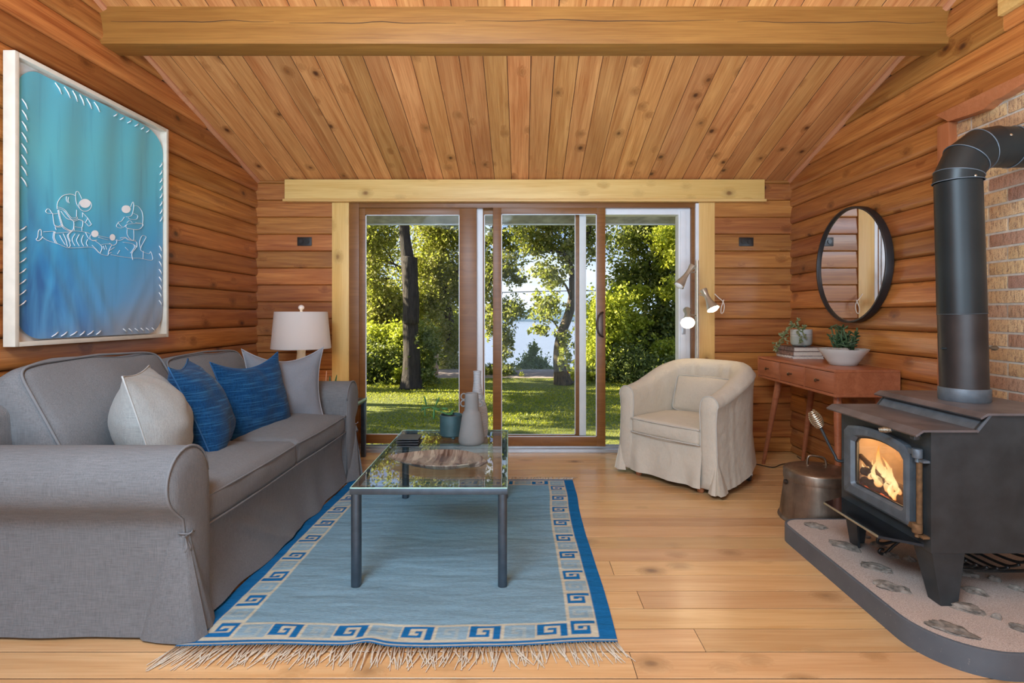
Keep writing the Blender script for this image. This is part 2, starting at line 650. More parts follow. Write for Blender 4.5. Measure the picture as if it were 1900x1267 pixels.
# floor
floor = struct('floor')
obj('subfloor', MB().box(XL - 0.3, XR + 0.3, YR - 0.2, YB + 0.1, -0.12, -0.002), M_BACKING, floor, smooth=False)
y0 = 1.689 + 0.1339 * 21
row = 0
joints = {0.31 + 1: []}
known = {1.7559: [0.23], 2.0205: [0.63, 1.0], 2.2805: [0.39], 2.546: [0.33], 2.0: []}
while y0 > -2.6:
    yc = y0 - 0.1339 / 2
    rr = random.Random(row * 13 + 5)
    # butt joints read off the photograph for the rows in front, scattered elsewhere
    cuts = {18: [0.60], 19: [], 20: [0.455], 21: [], 17: [1.9], 16: [-1.6], 15: [], 14: [1.55]}.get(row)
    cuts = {15: [0.40], 16: [], 17: [0.47], 18: [], 19: [0.62, ], 20: [0.36, 2.0]}.get(row, cuts)
    if cuts is None:
        cuts = [rr.uniform(-1.7, -0.9), rr.uniform(0.9, 2.0)] if row % 2 else [rr.uniform(-0.3, 0.35)] if row % 4 else []
    xs = [XL - 0.02] + sorted(cuts) + [XR + 0.02]
    for a, b in zip(xs[:-1], xs[1:]):
        L = b - a - 0.0025
        M = frame(((a + b) / 2, yc, -0.02), (1, 0, 0), (0, 0, 1), (0, -1, 0))
        plank('plank', L, flat_prof(0.1339 - 0.0040 - rr.random() * 0.0015, 0.02, 0.0009), M, M_FLOOR, floor, False)
    y0 -= 0.1339
    row += 1

# side walls
wall_left = struct('wall_left')
wl_prof = [(YR, -0.05), (YB + 0.15, -0.05), (YB + 0.15, ceil_z(YB + 0.15)), (0, 3.62), (YR, ceil_z(YR))]
obj('wall_core', MB().prism(wl_prof, 'x', XL - 0.16, XL - 0.004), M_BACKING, wall_left, smooth=False)
H = 0.1392


def y_end(zb, h=H):
    """Where a course meets the sloping ceiling."""
    y = (3.603 - (zb + 0.03)) / SL
    return min(YB, y)


z = 2.013 - 15 * H
while z < 3.55:
    ye = y_end(z)
    ys = YR if z < 2.75 else -y_end(z)
    zz, hh = z, H
    if z < 0:
        zz, hh = 0.0, z + H
    if ye > ys + 0.1 and hh > 0.02:
        L = ye - ys
        plank('plank', L, log_prof(hh - 0.0015), frame((XL, (ye + ys) / 2, zz + hh / 2), *R_left()), M_WALL, wall_left)
    z += H

wall_right = struct('wall_right')
WZ, WY = 2.52, 2.487           # lower edge and far edge of the high gable window
core = MB()
core.prism([(YR, -0.05), (YB + 0.15, -0.05), (YB + 0.15, ceil_z(YB + 0.15)), (3.4, ceil_z(3.4)), (3.4, WZ), (YR, WZ)], 'x', XR + 0.004, XR + 0.16)
core.prism([(WY, WZ), (3.4, WZ), (3.4, ceil_z(3.4)), (WY, ceil_z(WY))], 'x', XR + 0.004, XR + 0.16)
core.prism([(YR, WZ), (1.35, WZ), (1.35, ceil_z(1.35)), (0, 3.62), (YR, ceil_z(YR))], 'x', XR + 0.004, XR + 0.16)
obj('wall_core', core, M_BACKING, wall_right, smooth=False)
BRICK_Y0, BRICK_Y1, BRICK_TOP = 1.25, 2.775, 2.16
z = 2.022 - 15 * 0.1402
H2 = 0.1402
while z < 3.55:
    zz, hh = z, H2
    if z < 0:
        zz, hh = 0.0, z + H2
    ye = y_end(z, H2)
    ys = YR if z < 2.75 else -y_end(z)
    spans = []
    if z + H2 <= 2.19 and z < 2.1:
        spans = [(YR, BRICK_Y0), (BRICK_Y1 + 0.035, ye)]
    elif z + H2 > WZ + 0.01:
        spans = [(ys, 1.35), (WY - 0.005, ye)]
    else:
        spans = [(ys, ye)]
    if z < WZ - 0.01 < z + H2 - 0.02 and z > 2.2:
        hp_ = WZ - 0.004 - z
        plank('plank', WY - 0.005 - 1.35, flat_prof(hp_ - 0.0015, 0.02), frame((XR, (WY - 0.005 + 1.35) / 2, z + hp_ / 2), *R_right()), M_WALL, wall_right)
    for a, b in spans:
        if b - a > 0.05 and hh > 0.02:
            plank('plank', b - a, log_prof(hh - 0.0015), frame((XR, (a + b) / 2, zz + hh / 2), *R_right()), M_WALL, wall_right)
    z += H2

# back wall beside the doors
wall_back = struct('wall_back')
DX0, DX1, DZ1 = -1.428, 1.440, 2.062
core = MB()
core.box(XL - 0.15, DX0, YB + 0.004, YB + 0.14, -0.05, 2.3)
core.box(DX1, XR + 0.15, YB + 0.004, YB + 0.14, -0.05, 2.3)
core.box(DX0, DX1, YB + 0.004, YB + 0.14, DZ1, 2.3)
obj('wall_core', core, M_BACKING, wall_back, smooth=False)
z = 1.940 - 14 * 0.14
while z < 2.23:
    zz, hh = max(z, 0.0), min(0.14, 2.25 - z)
    if z < 0:
        hh = z + 0.14
    if hh > 0.02:
        segs = [(XL, -1.46), (1.47, XR)] if z < 2.07 else [(XL, XR)]
        for a, b in segs:
            plank('plank', b - a, siding_prof(hh - 0.0012), frame(((a + b) / 2, YB, zz + hh / 2), *R_back()), M_WALL, wall_back)
    z += 0.14

# wall behind the camera, with an unseen opening added to let sky light in
wall_rear = struct('wall_rear')
core = MB()
core.box(XL - 0.15, XR + 0.15, YR - 0.14, YR, -0.05, 0.45)
core.box(XL - 0.15, -1.85, YR - 0.14, YR, 0.45, 2.25)
core.box(1.85, XR + 0.15, YR - 0.14, YR, 0.45, 2.25)
core.box(XL - 0.15, XR + 0.15, YR - 0.14, YR, 2.25, ceil_z(YR))
obj('wall_board', core, M_WALL, wall_rear, smooth=False)

# ceiling boards
ceiling = struct('ceiling')
th = math.atan(SL)
c_, s_ = math.cos(th), math.sin(th)
roofm = simple('roof_shingle', (0.20, 0.18, 0.17), 0.9, var=0.2, scale=30)
EY = 5.235
rz = lambda y: ceil_z(y) + 0.026
rp = [(EY, rz(EY)), (0, rz(0)), (YR - 0.4, rz(YR - 0.4)), (YR - 0.4, rz(YR - 0.4) + 0.16), (0, rz(0) + 0.17), (EY, rz(EY) + 0.16)]
obj('roof_deck', MB().prism(rp, 'x', XL - 5, XR + 4), roofm, ceiling, smooth=False)  # unseen ends run past the side walls to block the sun
dk = MB()
for ya, yb in ((0.0, YB), (YR, 0.0)):
    dk.prism([(ya, ceil_z(ya) + 0.0025), (yb, ceil_z(yb) + 0.0025), (yb, ceil_z(yb) + 0.016), (ya, ceil_z(ya) + 0.016)], 'x', XL, XR)
obj('joint_backing', dk, M_BACKING, ceiling, smooth=False)
x = 0.048 - 0.1405 * 17
k = 0
while x < XR + 0.02:
    a, b = max(x, XL), min(x + 0.1405, XR)
    w = b - a
    if w > 0.01:
        rr = random.Random(k * 31)
        # near slope from the ridge down to the back wall
        Lc = (YB + 0.02) / c_
        yc = (YB + 0.02) / 2
        gap = 0.0026 + 0.0018 * rr.random()
        M = frame(((a + b) / 2, yc, ceil_z(yc) + 0.019), (0, -c_, s_), (0, -s_, -c_), (1, 0, 0))
        plank('plank', Lc, flat_prof(w - gap, 0.019 + 0.0015 * rr.random(), 0.0025), M, M_CEIL, ceiling, False)
        Lr = -YR / c_
        yc = YR / 2
        M = frame(((a + b) / 2, yc, ceil_z(yc) + 0.019), (0, c_, s_), (0, s_, -c_), (-1, 0, 0))
        plank('plank', Lr, flat_prof(w - gap, 0.019, 0.0025), M, M_CEIL, ceiling, False)
    x += 0.1405
    k += 1
trim = 0
for sgn, xw in ((1, XL), (-1, XR)):
    trim += 1
    L = (YB - 2.0) / c_
    yc = (YB + 2.0) / 2
    M = frame((xw + sgn * 0.022, yc, ceil_z(yc) - 0.002), (0, -c_, s_), (0, -s_, -c_), (1, 0, 0))
    o = plank('trim_%d' % trim, L, [(0, -0.022), (0, 0.022), (0.012, 0.022), (0.022, 0.006), (0.022, -0.006), (0.012, -0.022)], M, M_MOULD, None)
    o['kind'] = 'structure'

# cross beam
bm_ = MB().box(XL + 0.0, XR - 0.0, 2.813, 2.95, 2.552, 2.76, 0.005)
beam = obj('ceiling_beam', bm_, M_BEAM, None, angle=30, origin=(0, 2.88, 2.64))
beam['kind'] = 'structure'
ck = MB()
for xa, xb, zc in ((-2.15, -1.30, 2.668), (-1.22, -0.35, 2.661), (-0.30, 1.05, 2.672), (1.12, 2.15, 2.664)):
    ck.tube([(xa + (xb - xa) * i / 16, 2.8128, zc + 0.010 * noise.noise(Vector((xa + i * 0.31, 0, 4)))) for i in range(17)], [0.0006 + 0.0016 * math.sin(PI * i / 16) for i in range(17)], 5)
obj('drying_crack', ck, M_BACKING, beam, angle=180)
beam['label'] = 'square timber beam spanning the room under the sloping ceiling'

# ------------------------------------------------------------------ sliding glass door and its casing
header = struct('trim_3', 'pale pine header board with a ledge over the glass doors')
M = frame(((-1.955 + 1.985) / 2, YB - 0.025, (2.079 + 2.246) / 2), (1, 0, 0), (0, -1, 0), (0, 0, 1))
obj('board', MB().box(-1.97, 1.97, -0.026, 0.026, -0.083, 0.083, 0.003), M_PINE, header, M=M)
M = frame(((-1.955 + 1.985) / 2, YB - 0.033, 2.072), (1, 0, 0), (0, -1, 0), (0, 0, 1))
obj('ledge', MB().box(-1.98, 1.98, -0.034, 0.034, -0.011, 0.011, 0.004), M_PINE, header, M=M)
for i, (xa, xb) in enumerate(((-1.573, -1.434), (1.449, 1.583))):
    M = frame(((xa + xb) / 2, YB - 0.014, 1.03), (0, 0, 1), (0, -1, 0), (1, 0, 0))
    o = obj('trim_%d' % (4 + i), MB().box(-1.03, 1.03, -0.016, 0.016, -(xb - xa) / 2, (xb - xa) / 2, 0.003), M_PINE, None, M=M)
    o['kind'] = 'structure'
    o['label'] = 'pale pine casing board beside the glass doors, ' + ('sofa side' if i == 0 else 'armchair side')

door = struct('door_1', 'wide sliding glass door with brown sashes and one panel slid open')


def ux(u, Y):
    return (u - CX) * Y / F


def vz(v, Y):
    return CAM_H + (CY - v) * Y / F


def bar(name, u0, u1, v0, v1, ya, yb, mat, parent, b=0.003):
    Yf = ya
    mb = MB().box(ux(u0, Yf), ux(u1, Yf), ya, yb, vz(v1, Yf), vz(v0, Yf), b)
    return obj(name, mb, mat, parent, angle=30)


jf = MB()
Y1 = 4.455
jf.box(ux(643, Y1), ux(666, Y1), Y1, 4.55, 0.0, vz(373, Y1), 0.003)
jf.box(ux(1283.5, Y1), ux(1300, Y1), Y1 + 0.012, 4.55, 0.0, vz(373, Y1), 0.003)
jf.box(ux(643, Y1), ux(1300, Y1), Y1 + 0.004, 4.55, vz(385, Y1), vz(370, Y1), 0.003)
obj('door_frame', jf, M_DOORWOOD, door, angle=30)
wf = MB()
Y2 = 4.50
wf.box(ux(1259, Y2), ux(1284.5, Y2), Y2, 4.60, 0.03, vz(383, Y2), 0.004)
wf.box(ux(1085, Y2), ux(1283, Y2), Y2 + 0.003, 4.598, vz(398, Y2), vz(383, Y2), 0.004)
wf.box(ux(1262, Y2), ux(1272, Y2), Y2 - 0.012, Y2 + 0.002, 0.03, vz(392, Y2), 0.002)
obj('outer_frame', wf, M_WHITE, door, angle=30, label='white outer frame')
obj('inner_stop', MB().box(ux(1291, 4.44), ux(1297, 4.44), 4.44, 4.47, 0, vz(377, 4.44), 0.002), M_WHITE, door, angle=30)
th_ = MB()
th_.box(ux(651, Y1), ux(1291, Y1), 4.43, 4.60, 0.0, 0.028, 0.003)
th_.box(ux(651, Y1), ux(1291, Y1), 4.425, 4.445, 0.0, 0.012, 0.002)
th_.box(ux(651, Y1), ux(1291, Y1), 4.475, 4.485, 0.028, 0.043, 0.001)
th_.box(ux(651, Y1), ux(1291, Y1), 4.535, 4.545, 0.028, 0.043, 0.001)
obj('threshold', th_, M_ALU, door, angle=30)


def sash(label, u0, u1, ul, ur, v0, v1, vt, vb, ya, yb, mat, rim=True):
    """One glazed panel: outer edges u0..u1, v0..v1, glass ul..ur, vt..vb."""
    mb = MB()
    X0, X1, XA, XB = ux(u0, ya), ux(u1, ya), ux(ul, ya), ux(ur, ya)
    Z0, Z1, ZT, ZB = vz(v1, ya), vz(v0, ya), vz(vt, ya), vz(vb, ya)
    mb.box(X0, XA, ya, yb, Z0, Z1, 0.003)
    mb.box(XB, X1, ya, yb, Z0, Z1, 0.003)
    mb.box(XA - 0.002, XB + 0.002, ya + 0.001, yb - 0.001, ZT, Z1, 0.003)
    mb.box(XA - 0.002, XB + 0.002, ya + 0.001, yb - 0.001, Z0, ZB, 0.003)
    s = obj('sash', mb, mat, door, angle=30, label=label)
    ym = (ya + yb) / 2
    obj('pane', MB().box(XA - 0.004, XB + 0.004, ym - 0.003, ym + 0.003, ZB - 0.004, ZT + 0.004), M_GLASS, s, smooth=False)
    if rim:
        bd = MB()
        for a, b_, c, d in ((XA, XA + 0.007, ZB, ZT), (XB - 0.007, XB, ZB, ZT), (XA, XB, ZB, ZB + 0.006), (XA, XB, ZT - 0.006, ZT)):
            bd.box(a, b_, ym - 0.007, ym - 0.0035, c, d)
        obj('glazing_bead', bd, M_WHITE if mat is not M_WHITE else M_ALU, s, smooth=False)
    return s


sash('fixed brown panel beside the sofa', 665, 884, 677.5, 852.5, 386, 823, 398, 806.5, 4.47, 4.51, M_DOORWOOD)
s2 = sash('fixed middle panel with a white outer stile', 896, 1086.5, 898, 1068, 387, 823, 397.5, 807, 4.53, 4.565, M_DOORWOOD)
bar('white_stile', 884.5, 896, 384, 822, 4.515, 4.57, M_WHITE, s2)
bar('white_stile', 1075, 1087.5, 396, 808, 4.520, 4.57, M_WHITE, s2)
slide = sash('sliding brown panel, pushed half open', 914.5, 1123.5, 930, 1107.5, 382, 828, 396.5, 811, 4.462, 4.50, M_DOORWOOD)
hp = [(1111, 577), (1117, 578)]
M_BRONZE = simple('bronze_dark', (0.09, 0.065, 0.055), 0.35, 0.85, var=0.1)
hb = MB()
hb.box(ux(1110, 4.46), ux(1119, 4.46), 4.455, 4.463, vz(624, 4.46), vz(580, 4.46), 0.003)
hx, hzc = ux(1119, 4.46), vz(602, 4.46)
hb.tube([(hx - 0.058 * math.sin(PI * i / 12), 4.45 - 0.028 * math.sin(PI * i / 12), hzc + 0.100 * math.cos(PI * i / 12)) for i in range(13)], 0.0075, 8)
obj('handle', hb, M_BRONZE, slide, label='dark bronze curved pull handle')
obj('strike_plate', MB().box(ux(1264, 4.5), ux(1271, 4.5), 4.484, 4.489, vz(620, 4.5), vz(604, 4.5), 0.002), M_ALU, door)

# roof overhang outside, its unseen ends lengthened to keep sun off the floor
eave = struct('roof_overhang', 'grey roof overhang with a white edge outside the glass doors')
M_SOFFIT = simple('weathered_soffit', (0.36, 0.34, 0.31), 0.85, var=0.35, scale=9, bmp=0.2)
obj('soffit', MB().prism([(YB + 0.14, ceil_z(YB + 0.14) + 0.02), (EY, ceil_z(EY) + 0.02), (EY, ceil_z(EY) + 0.005), (YB + 0.14, ceil_z(YB + 0.14) + 0.005)], 'x', XL - 5, XR + 4), M_SOFFIT, eave, smooth=False)
obj('fascia', MB().box(XL - 5, XR + 4, EY, EY + 0.03, ceil_z(EY) - 0.006, ceil_z(EY) + 0.19, 0.004), M_WHITE, eave)

# high window in the gable
win = struct('window_1', 'small high gable window with a pale pine surround')
wb = MB()
wb.box(XR - 0.045, XR + 0.01, 1.3, WY, WZ - 0.006, WZ + 0.05, 0.003)
wb.box(XR - 0.045, XR + 0.01, WY - 0.05, WY, WZ + 0.05, 2.80, 0.003)
obj('casing', wb, M_PINE, win)
obj('frame', MB().box(XR + 0.01, XR + 0.1, 1.35, WY, WZ, WZ + 0.03).box(XR + 0.01, XR + 0.1, WY - 0.03, WY, WZ, 2.8), M_WHITE, win)
obj('pane', MB().box(XR + 0.05, XR + 0.056, 1.35, WY, WZ, 3.2), M_GLASS, win, smooth=False)

# ------------------------------------------------------------------ brick panel in the right wall
def brick_mat():
    m, n, l, b = mat_new('rough_tan_brick')
    tc = n.new('ShaderNodeTexCoord')
    oi = n.new('ShaderNodeObjectInfo')
    rp = n.new('ShaderNodeValToRGB')
    e = rp.color_ramp.elements
    e[0].position, e[0].color = 0.0, (0.46, 0.25, 0.15, 1)
    e[1].position, e[1].color = 1.0, (0.64, 0.42, 0.20, 1)
    for p_, c in ((0.25, (0.42, 0.235, 0.17)), (0.4, (0.60, 0.37, 0.18)), (0.7, (0.66, 0.43, 0.23))):
        k = e.new(p_)
        k.color = (*c, 1)
    l.new(oi.outputs['Random'], rp.inputs[0])
    av = n.new('ShaderNodeVectorMath')
    av.operation = 'ADD'
    cx = n.new('ShaderNodeCombineXYZ')
    l.new(val(n, 'MULTIPLY', oi.outputs['Random'], 50.0, l), cx.inputs[1])
    l.new(tc.outputs['Object'], av.inputs[0])
    l.new(cx.outputs[0], av.inputs[1])
    nz = tex_noise(n, l, mapping(n, l, av.outputs[0], (1, 1, 0.30)), 75, 4, 0.65)
    pits = tex_noise(n, l, av.outputs[0], 210, 3, 0.6)
    h = val(n, 'ADD', val(n, 'MULTIPLY', nz, 0.6, l), val(n, 'MULTIPLY', pits, 0.4, l), l)
    c = mixc(n, l, maprange(n, l, h, 0.36, 0.52), (0.24, 0.13, 0.08), rp.outputs[0])
    l.new(c, b.inputs['Base Color'])
    b.inputs['Roughness'].default_value = 0.95
    bump(n, l, b, h, 0.9, 0.008)
    return m


M_BRICK = brick_mat()
brick_wall = struct('trim_6', 'rough tan brick panel let into the wood wall behind the stove')
brick_wall.name = 'wall_brick'
obj('mortar', MB().box(XR - 0.005, XR + 0.03, BRICK_Y0, BRICK_Y1, 0, BRICK_TOP + 0.06), M_MORTAR, brick_wall, smooth=False)
BH, BL, MJ = 0.0667, 0.2015, 0.011
bmesh_brick = None
zb = 0.787 - 11 * BH
rowi = -11
shared = {}
while zb < BRICK_TOP + 0.04:
    # joints: rows alternate by half a brick
    off = 2.475 if (rowi % 2 == 1) else 2.576
    y = off - 6 * BL
    while y < BRICK_Y1:
        a, b = max(y + MJ / 2, BRICK_Y0), min(y + BL - MJ / 2, BRICK_Y1)
        L = round(b - a, 3)
        if L > 0.02 and not (zb < 0.10 and False):
            if L not in shared:
                mbb = MB().box(-0.012, 0.012, -L / 2, L / 2, -BH / 2 + MJ / 2, BH / 2 - MJ / 2, 0.0018)
                shared[L] = obj('brick', mbb, M_BRICK, brick_wall, angle=30, M=Matrix.Translation((XR + 0.002, (a + b) / 2, zb + BH / 2)))
            else:
                o = bpy.data.objects.new('brick', shared[L].data)
                o.matrix_basis = Matrix.Translation((XR + 0.002 + rng.uniform(-0.0015, 0.0015), (a + b) / 2, zb + BH / 2))
                link(o, brick_wall)
        y += BL
    zb += BH
    rowi += 1
surround = struct('trim_7', 'red cedar surround with a scalloped lower edge round the bricks')
# upright
M = frame((XR - 0.022, (2.762 + 2.842) / 2, 1.06), (0, 0, 1), (-1, 0, 0), (0, -1, 0))
obj('upright', MB().box(-1.068, 1.068, -0.03, 0.03, -0.038, 0.038, 0.003), M_REDTRIM, surround, M=M)
# header with ogee and arch, outline in (y, z)
low = [(2.762, 2.128), (2.60, 2.112), (2.545, 2.110), (2.52, 2.122), (2.49, 2.130), (2.46, 2.128), (2.43, 2.131), (2.38, 2.140), (2.3, 2.150), (2.15, 2.158), (2.0, 2.16), (1.8, 2.157),
       (1.6, 2.14), (1.45, 2.112), (1.25, 2.112)]
hd = [(2.842, 2.189), (2.842, 2.192)] + []
poly = [(2.842, 2.190), (2.8, 2.158)] + low + [(1.25, 2.19)]
obj('scalloped_header', MB().prism(poly, 'x', XR - 0.056, XR + 0.004), M_REDTRIM, surround, smooth=False)


# ------------------------------------------------------------------ outlets
def outlet(u, v, label, hue):
    c = P(u, v, YB - 0.022)
    t = thing('wall_outlet', label, 'outlet', c)
    obj('cover_plate', MB().box(c.x - 0.0595, c.x + 0.0595, c.y - 0.004, c.y + 0.004, c.z - 0.036, c.z + 0.036, 0.003), M_BLACKPLATE, t)
    for s in (-1, 1):
        mb = MB().lathe([(0.0, 0.0), (0.016, 0.0), (0.017, -0.002), (0.017, -0.004)], (c.x + s * 0.025, c.y - 0.006, c.z), (0, 1, 0), 20)
        r = obj('receptacle', mb, M_BLACKPLATE, t)
        sl = MB()
        for dz in (-0.007, 0.007):
            sl.box(c.x + s * 0.025 - 0.004, c.x + s * 0.025 + 0.005, c.y - 0.0072, c.y - 0.006, c.z + dz - 0.0016, c.z + dz + 0.0016)
        sl.lathe([(0, 0), (0.003, 0)], (c.x + s * 0.025 + s * 0.010, c.y - 0.0068, c.z), (0, -1, 0), 10)
        obj('slots', sl, M_SLOT, r, smooth=False)
    return t


outlet(565, 448, 'dark brown wall outlet on the planks above the table lamp', 0)
outlet(1384.5, 448.5, 'dark brown wall outlet on the planks beside the round mirror', 0)
# ------------------------------------------------------------------ sofa
def build_sofa():
    m = fabric('grey_linen_slipcover', (0.168, 0.172, 0.175), var=0.20, weave=700)
    mp = simple('grey_piping', (0.18, 0.185, 0.19), 0.9, var=0.1)
    t = thing('sofa', 'grey linen slipcovered two-seat sofa with rolled arms under the blue picture', 'sofa', (-1.66, 2.85, 0))
    YN, YF = 2.035, 3.645
    obj('base', MB().box(-2.10, -1.23, 1.97, 3.71, 0.03, 0.34, 0.02), m, t)
    # front skirt with soft folds
    def sk(s, tt):
        y = YN - 0.012 + (YF - YN + 0.03) * s
        z = 0.345 - 0.330 * tt
        fold = 0.010 * math.sin(s * 23 + 1.3 * math.sin(s * 9)) + 0.012 * noise.noise(Vector((s * 7, tt * 1.5, 1)))
        x = -1.212 - 0.012 * math.sin(PI * tt) + 0.035 * tt * tt + fold * tt
        # diagonal drag folds near the arm
        x += 0.012 * math.exp(-((s * 1.6 - 0.12 - 0.55 * tt) / 0.05) ** 2) * smooth(tt * 2)
        x += 0.010 * math.exp(-((s * 1.6 - 0.34 - 0.45 * tt) / 0.07) ** 2) * smooth(tt * 2)
        return Vector((x, y, z + 0.006 * math.sin(s * 17) * tt))
    obj('front_skirt', MB().grid(sk, 90, 26), m, t, angle=180)
    # rolled arms: outline in (y, z), near arm mirrored for the far arm
    def arm_outline(yin, sgn):
        cy, cz, r = yin - sgn * 0.118, 0.555, 0.118
        o = [(yin, 0.02), (yin + sgn * 0.004, 0.30), (yin, cz)]
        for i in range(1, 19):
            a = PI * 1.27 * i / 18
            o.append((cy + sgn * r * math.cos(a), cz + r * math.sin(a)))
        lx, lz = o[-1]
        o += [(yin - sgn * 0.150, 0.425), (yin - sgn * 0.142, 0.38), (yin - sgn * 0.140, 0.2), (yin - sgn * 0.152, 0.012)]
        return o
    for yin, sgn in ((YN, 1), (YF, -1)):
        o = arm_outline(yin, sgn)
        mb = MB()
        n = len(o)
        def shell(s, tt, o=o, n=n, sgn=sgn):
            k = min(int(s * (n - 1) + 1e-6), n - 1)
            y, z = o[k]
            x = -2.10 + tt * (0.905)
            w = 0.006 * noise.noise(Vector((x * 5, y * 8, z * 5)))
            return Vector((x, y + w * (0.4 if z > 0.1 else 1.2) * sgn, z))
        mb.grid(shell, n - 1, 24)
        obj('arm', mb, m, t, angle=60)
        # bulged end panel
        cyo, czo = yin - sgn * 0.075, 0.40
        fm = MB()
        rings = [(1.0, 0.0), (0.93, 0.012), (0.75, 0.022), (0.4, 0.026), (0.0, 0.027)]
        vs, fs = [], []
        for k, (sc_, dx) in enumerate(rings):
            for (y, z) in o:
                vs.append((-1.195 + dx, cyo + (y - cyo) * sc_, czo + (z - czo) * (sc_ if k else 1)))
        for k in range(len(rings) - 1):
            for i in range(n):
                fs.append((k * n + i, k * n + (i + 1) % n, (k + 1) * n + (i + 1) % n, (k + 1) * n + i))
        fm.add(vs, fs)
        obj('arm_front', fm, m, t, angle=80)
        pm = MB()
        pm.tube([(-1.190, y, z) for (y, z) in o[2:-1]], 0.0048, 6)
        pm.tube([(-1.190, y, z) for (y, z) in o[0:3]], 0.0035, 6)
        yy = o[-4][0]
        obj('piping', pm, mp, t, angle=180)
        obj('seam', MB().tube([(-2.1 + 0.9 * i / 12, yy, 0.437 + 0.002 * math.sin(i)) for i in range(13)], 0.0035, 6), mp, t, angle=180)
        # inverted pleat that fans out at the front corner
        ap = Vector((-1.185, yin - sgn * 0.140, 0.365))
        base = [(-1.34, yin - sgn * 0.150), (-1.32, yin - sgn * 0.165), (-1.26, yin - sgn * 0.178), (-1.19, yin - sgn * 0.185), (-1.135, yin - sgn * 0.17), (-1.115, yin - sgn * 0.125),
                (-1.15, yin - sgn * 0.13), (-1.125, yin - sgn * 0.08), (-1.15, yin - sgn * 0.02), (-1.185, yin + sgn * 0.03)]
        def fan(s, tt, ap=ap, base=base):
            q = s * (len(base) - 1)
            i = min(int(q), len(base) - 2)
            a, b_ = base[i], base[i + 1]
            bx, by = a[0] + (b_[0] - a[0]) * (q - i), a[1] + (b_[1] - a[1]) * (q - i)
            e = 0.06 + 0.94 * tt ** 1.05
            top = ap + Vector((-0.05 + 0.06 * min(s * 1.6, 1), 0, 0.0))
            return Vector((top.x + (bx - top.x) * e, top.y + (by - top.y) * e, ap.z + (0.008 - ap.z) * tt))
        obj('corner_pleat', MB().grid(fan, 36, 14), m, t, angle=50)
        tb = MB()
        tp = ap + Vector((0.006, -sgn * 0.012, 0.0))
        for dy, dz in ((0.028, 0.012), (-0.03, 0.010), (0.018, -0.06), (-0.016, -0.05)):
            tb.tube([tp, tp + Vector((0.012, dy * 0.6, dz * 0.7)), tp + Vector((0.008, dy, dz))], 0.003, 5)
        tb.tube([(ap.x - 0.02, ap.y - sgn * 0.01, ap.z + 0.01), (ap.x + 0.012, ap.y - sgn * 0.008, ap.z + 0.006), (ap.x + 0.012, ap.y + sgn * 0.03, ap.z + 0.004)], 0.0035, 5)
        obj('tie', tb, mp, t, angle=180)
    # back frame
    obj('back', MB().rbox(0.11, (YF - YN) / 2 + 0.10, 0.38, 0.05, M=Matrix.Translation((-2.045, (YN + YF) / 2, 0.42))), m, t, angle=180)
    ym = 2.865
    for y0, y1, hh, seed in ((YN + 0.005, ym - 0.004, 0.0, 1), (ym + 0.004, YF - 0.005, -0.045, 2)):
        # seat cushion
        M = Matrix.Translation((-1.60, (y0 + y1) / 2, 0.402))
        c = obj('seat_cushion', MB().rbox(0.405, (y1 - y0) / 2, 0.066, 0.034, (0.014, 0.002, 0.060), 12, M, 0.010, seed), m, t, angle=180)
        pb = MB()
        for dz in (0.050, -0.058):
            loop = [(-1.60 + 0.30, y0 + 0.006), (-1.205, y0 + 0.008), (-1.195, y0 + 0.02), (-1.187, (y0 + y1) / 2), (-1.195, y1 - 0.02), (-1.205, y1 - 0.008), (-1.30, y1 - 0.006)]
            pb.tube(spline([(a, b_, 0.402 + dz) for a, b_ in loop], 4), 0.0045, 6)
        obj('piping', pb, mp, c, angle=180)
        # back cushion, leaning
        lean = math.radians(29)
        up = Vector((-math.sin(lean), 0, math.cos(lean)))
        nn = Vector((math.cos(lean), 0, math.sin(lean)))
        ctr = Vector((-1.895, (y0 + y1) / 2, 0.690 + hh / 2))
        M = frame(ctr, nn, Vector((0, 1, 0)), up)
        hz = 0.248 + hh / 2
        c = obj('back_cushion', MB().rbox(0.090, (y1 - y0) / 2, hz, 0.055, (0.070, 0.006, 0.028), 12, M, 0.016, seed + 5), m, t, angle=180)
        pb = MB()
        loop = []
        hy = (y1 - y0) / 2
        for i in range(48):
            a = 2 * PI * i / 48
            ca, sa = math.cos(a), math.sin(a)
            e = 0.18
            q = Vector((0.062, (hy - 0.012) * math.copysign(abs(ca) ** e, ca), (hz - 0.016) * math.copysign(abs(sa) ** e, sa)))
            fb, fc = max(0, 1 - (q.y / hy) ** 2), max(0, 1 - (q.z / hz) ** 2)
            q += Vector((0.070 * 0.69 * fb * fc, 0, 0.02 * fb * math.copysign(1, sa)))
            loop.append(M @ (q + Vector((0.026, 0, 0))))
        pb.tube(loop, 0.0055, 6, closed=True)
        obj('piping', pb, mp, c, angle=180)
    for x in (-2.02, -1.30):
        for y in (2.06, 3.62):
            obj('leg', MB().lathe([(0.025, 0), (0.03, 0.05)], (x, y, 0.0), n=12), M_CONSOLE, t)


build_sofa()


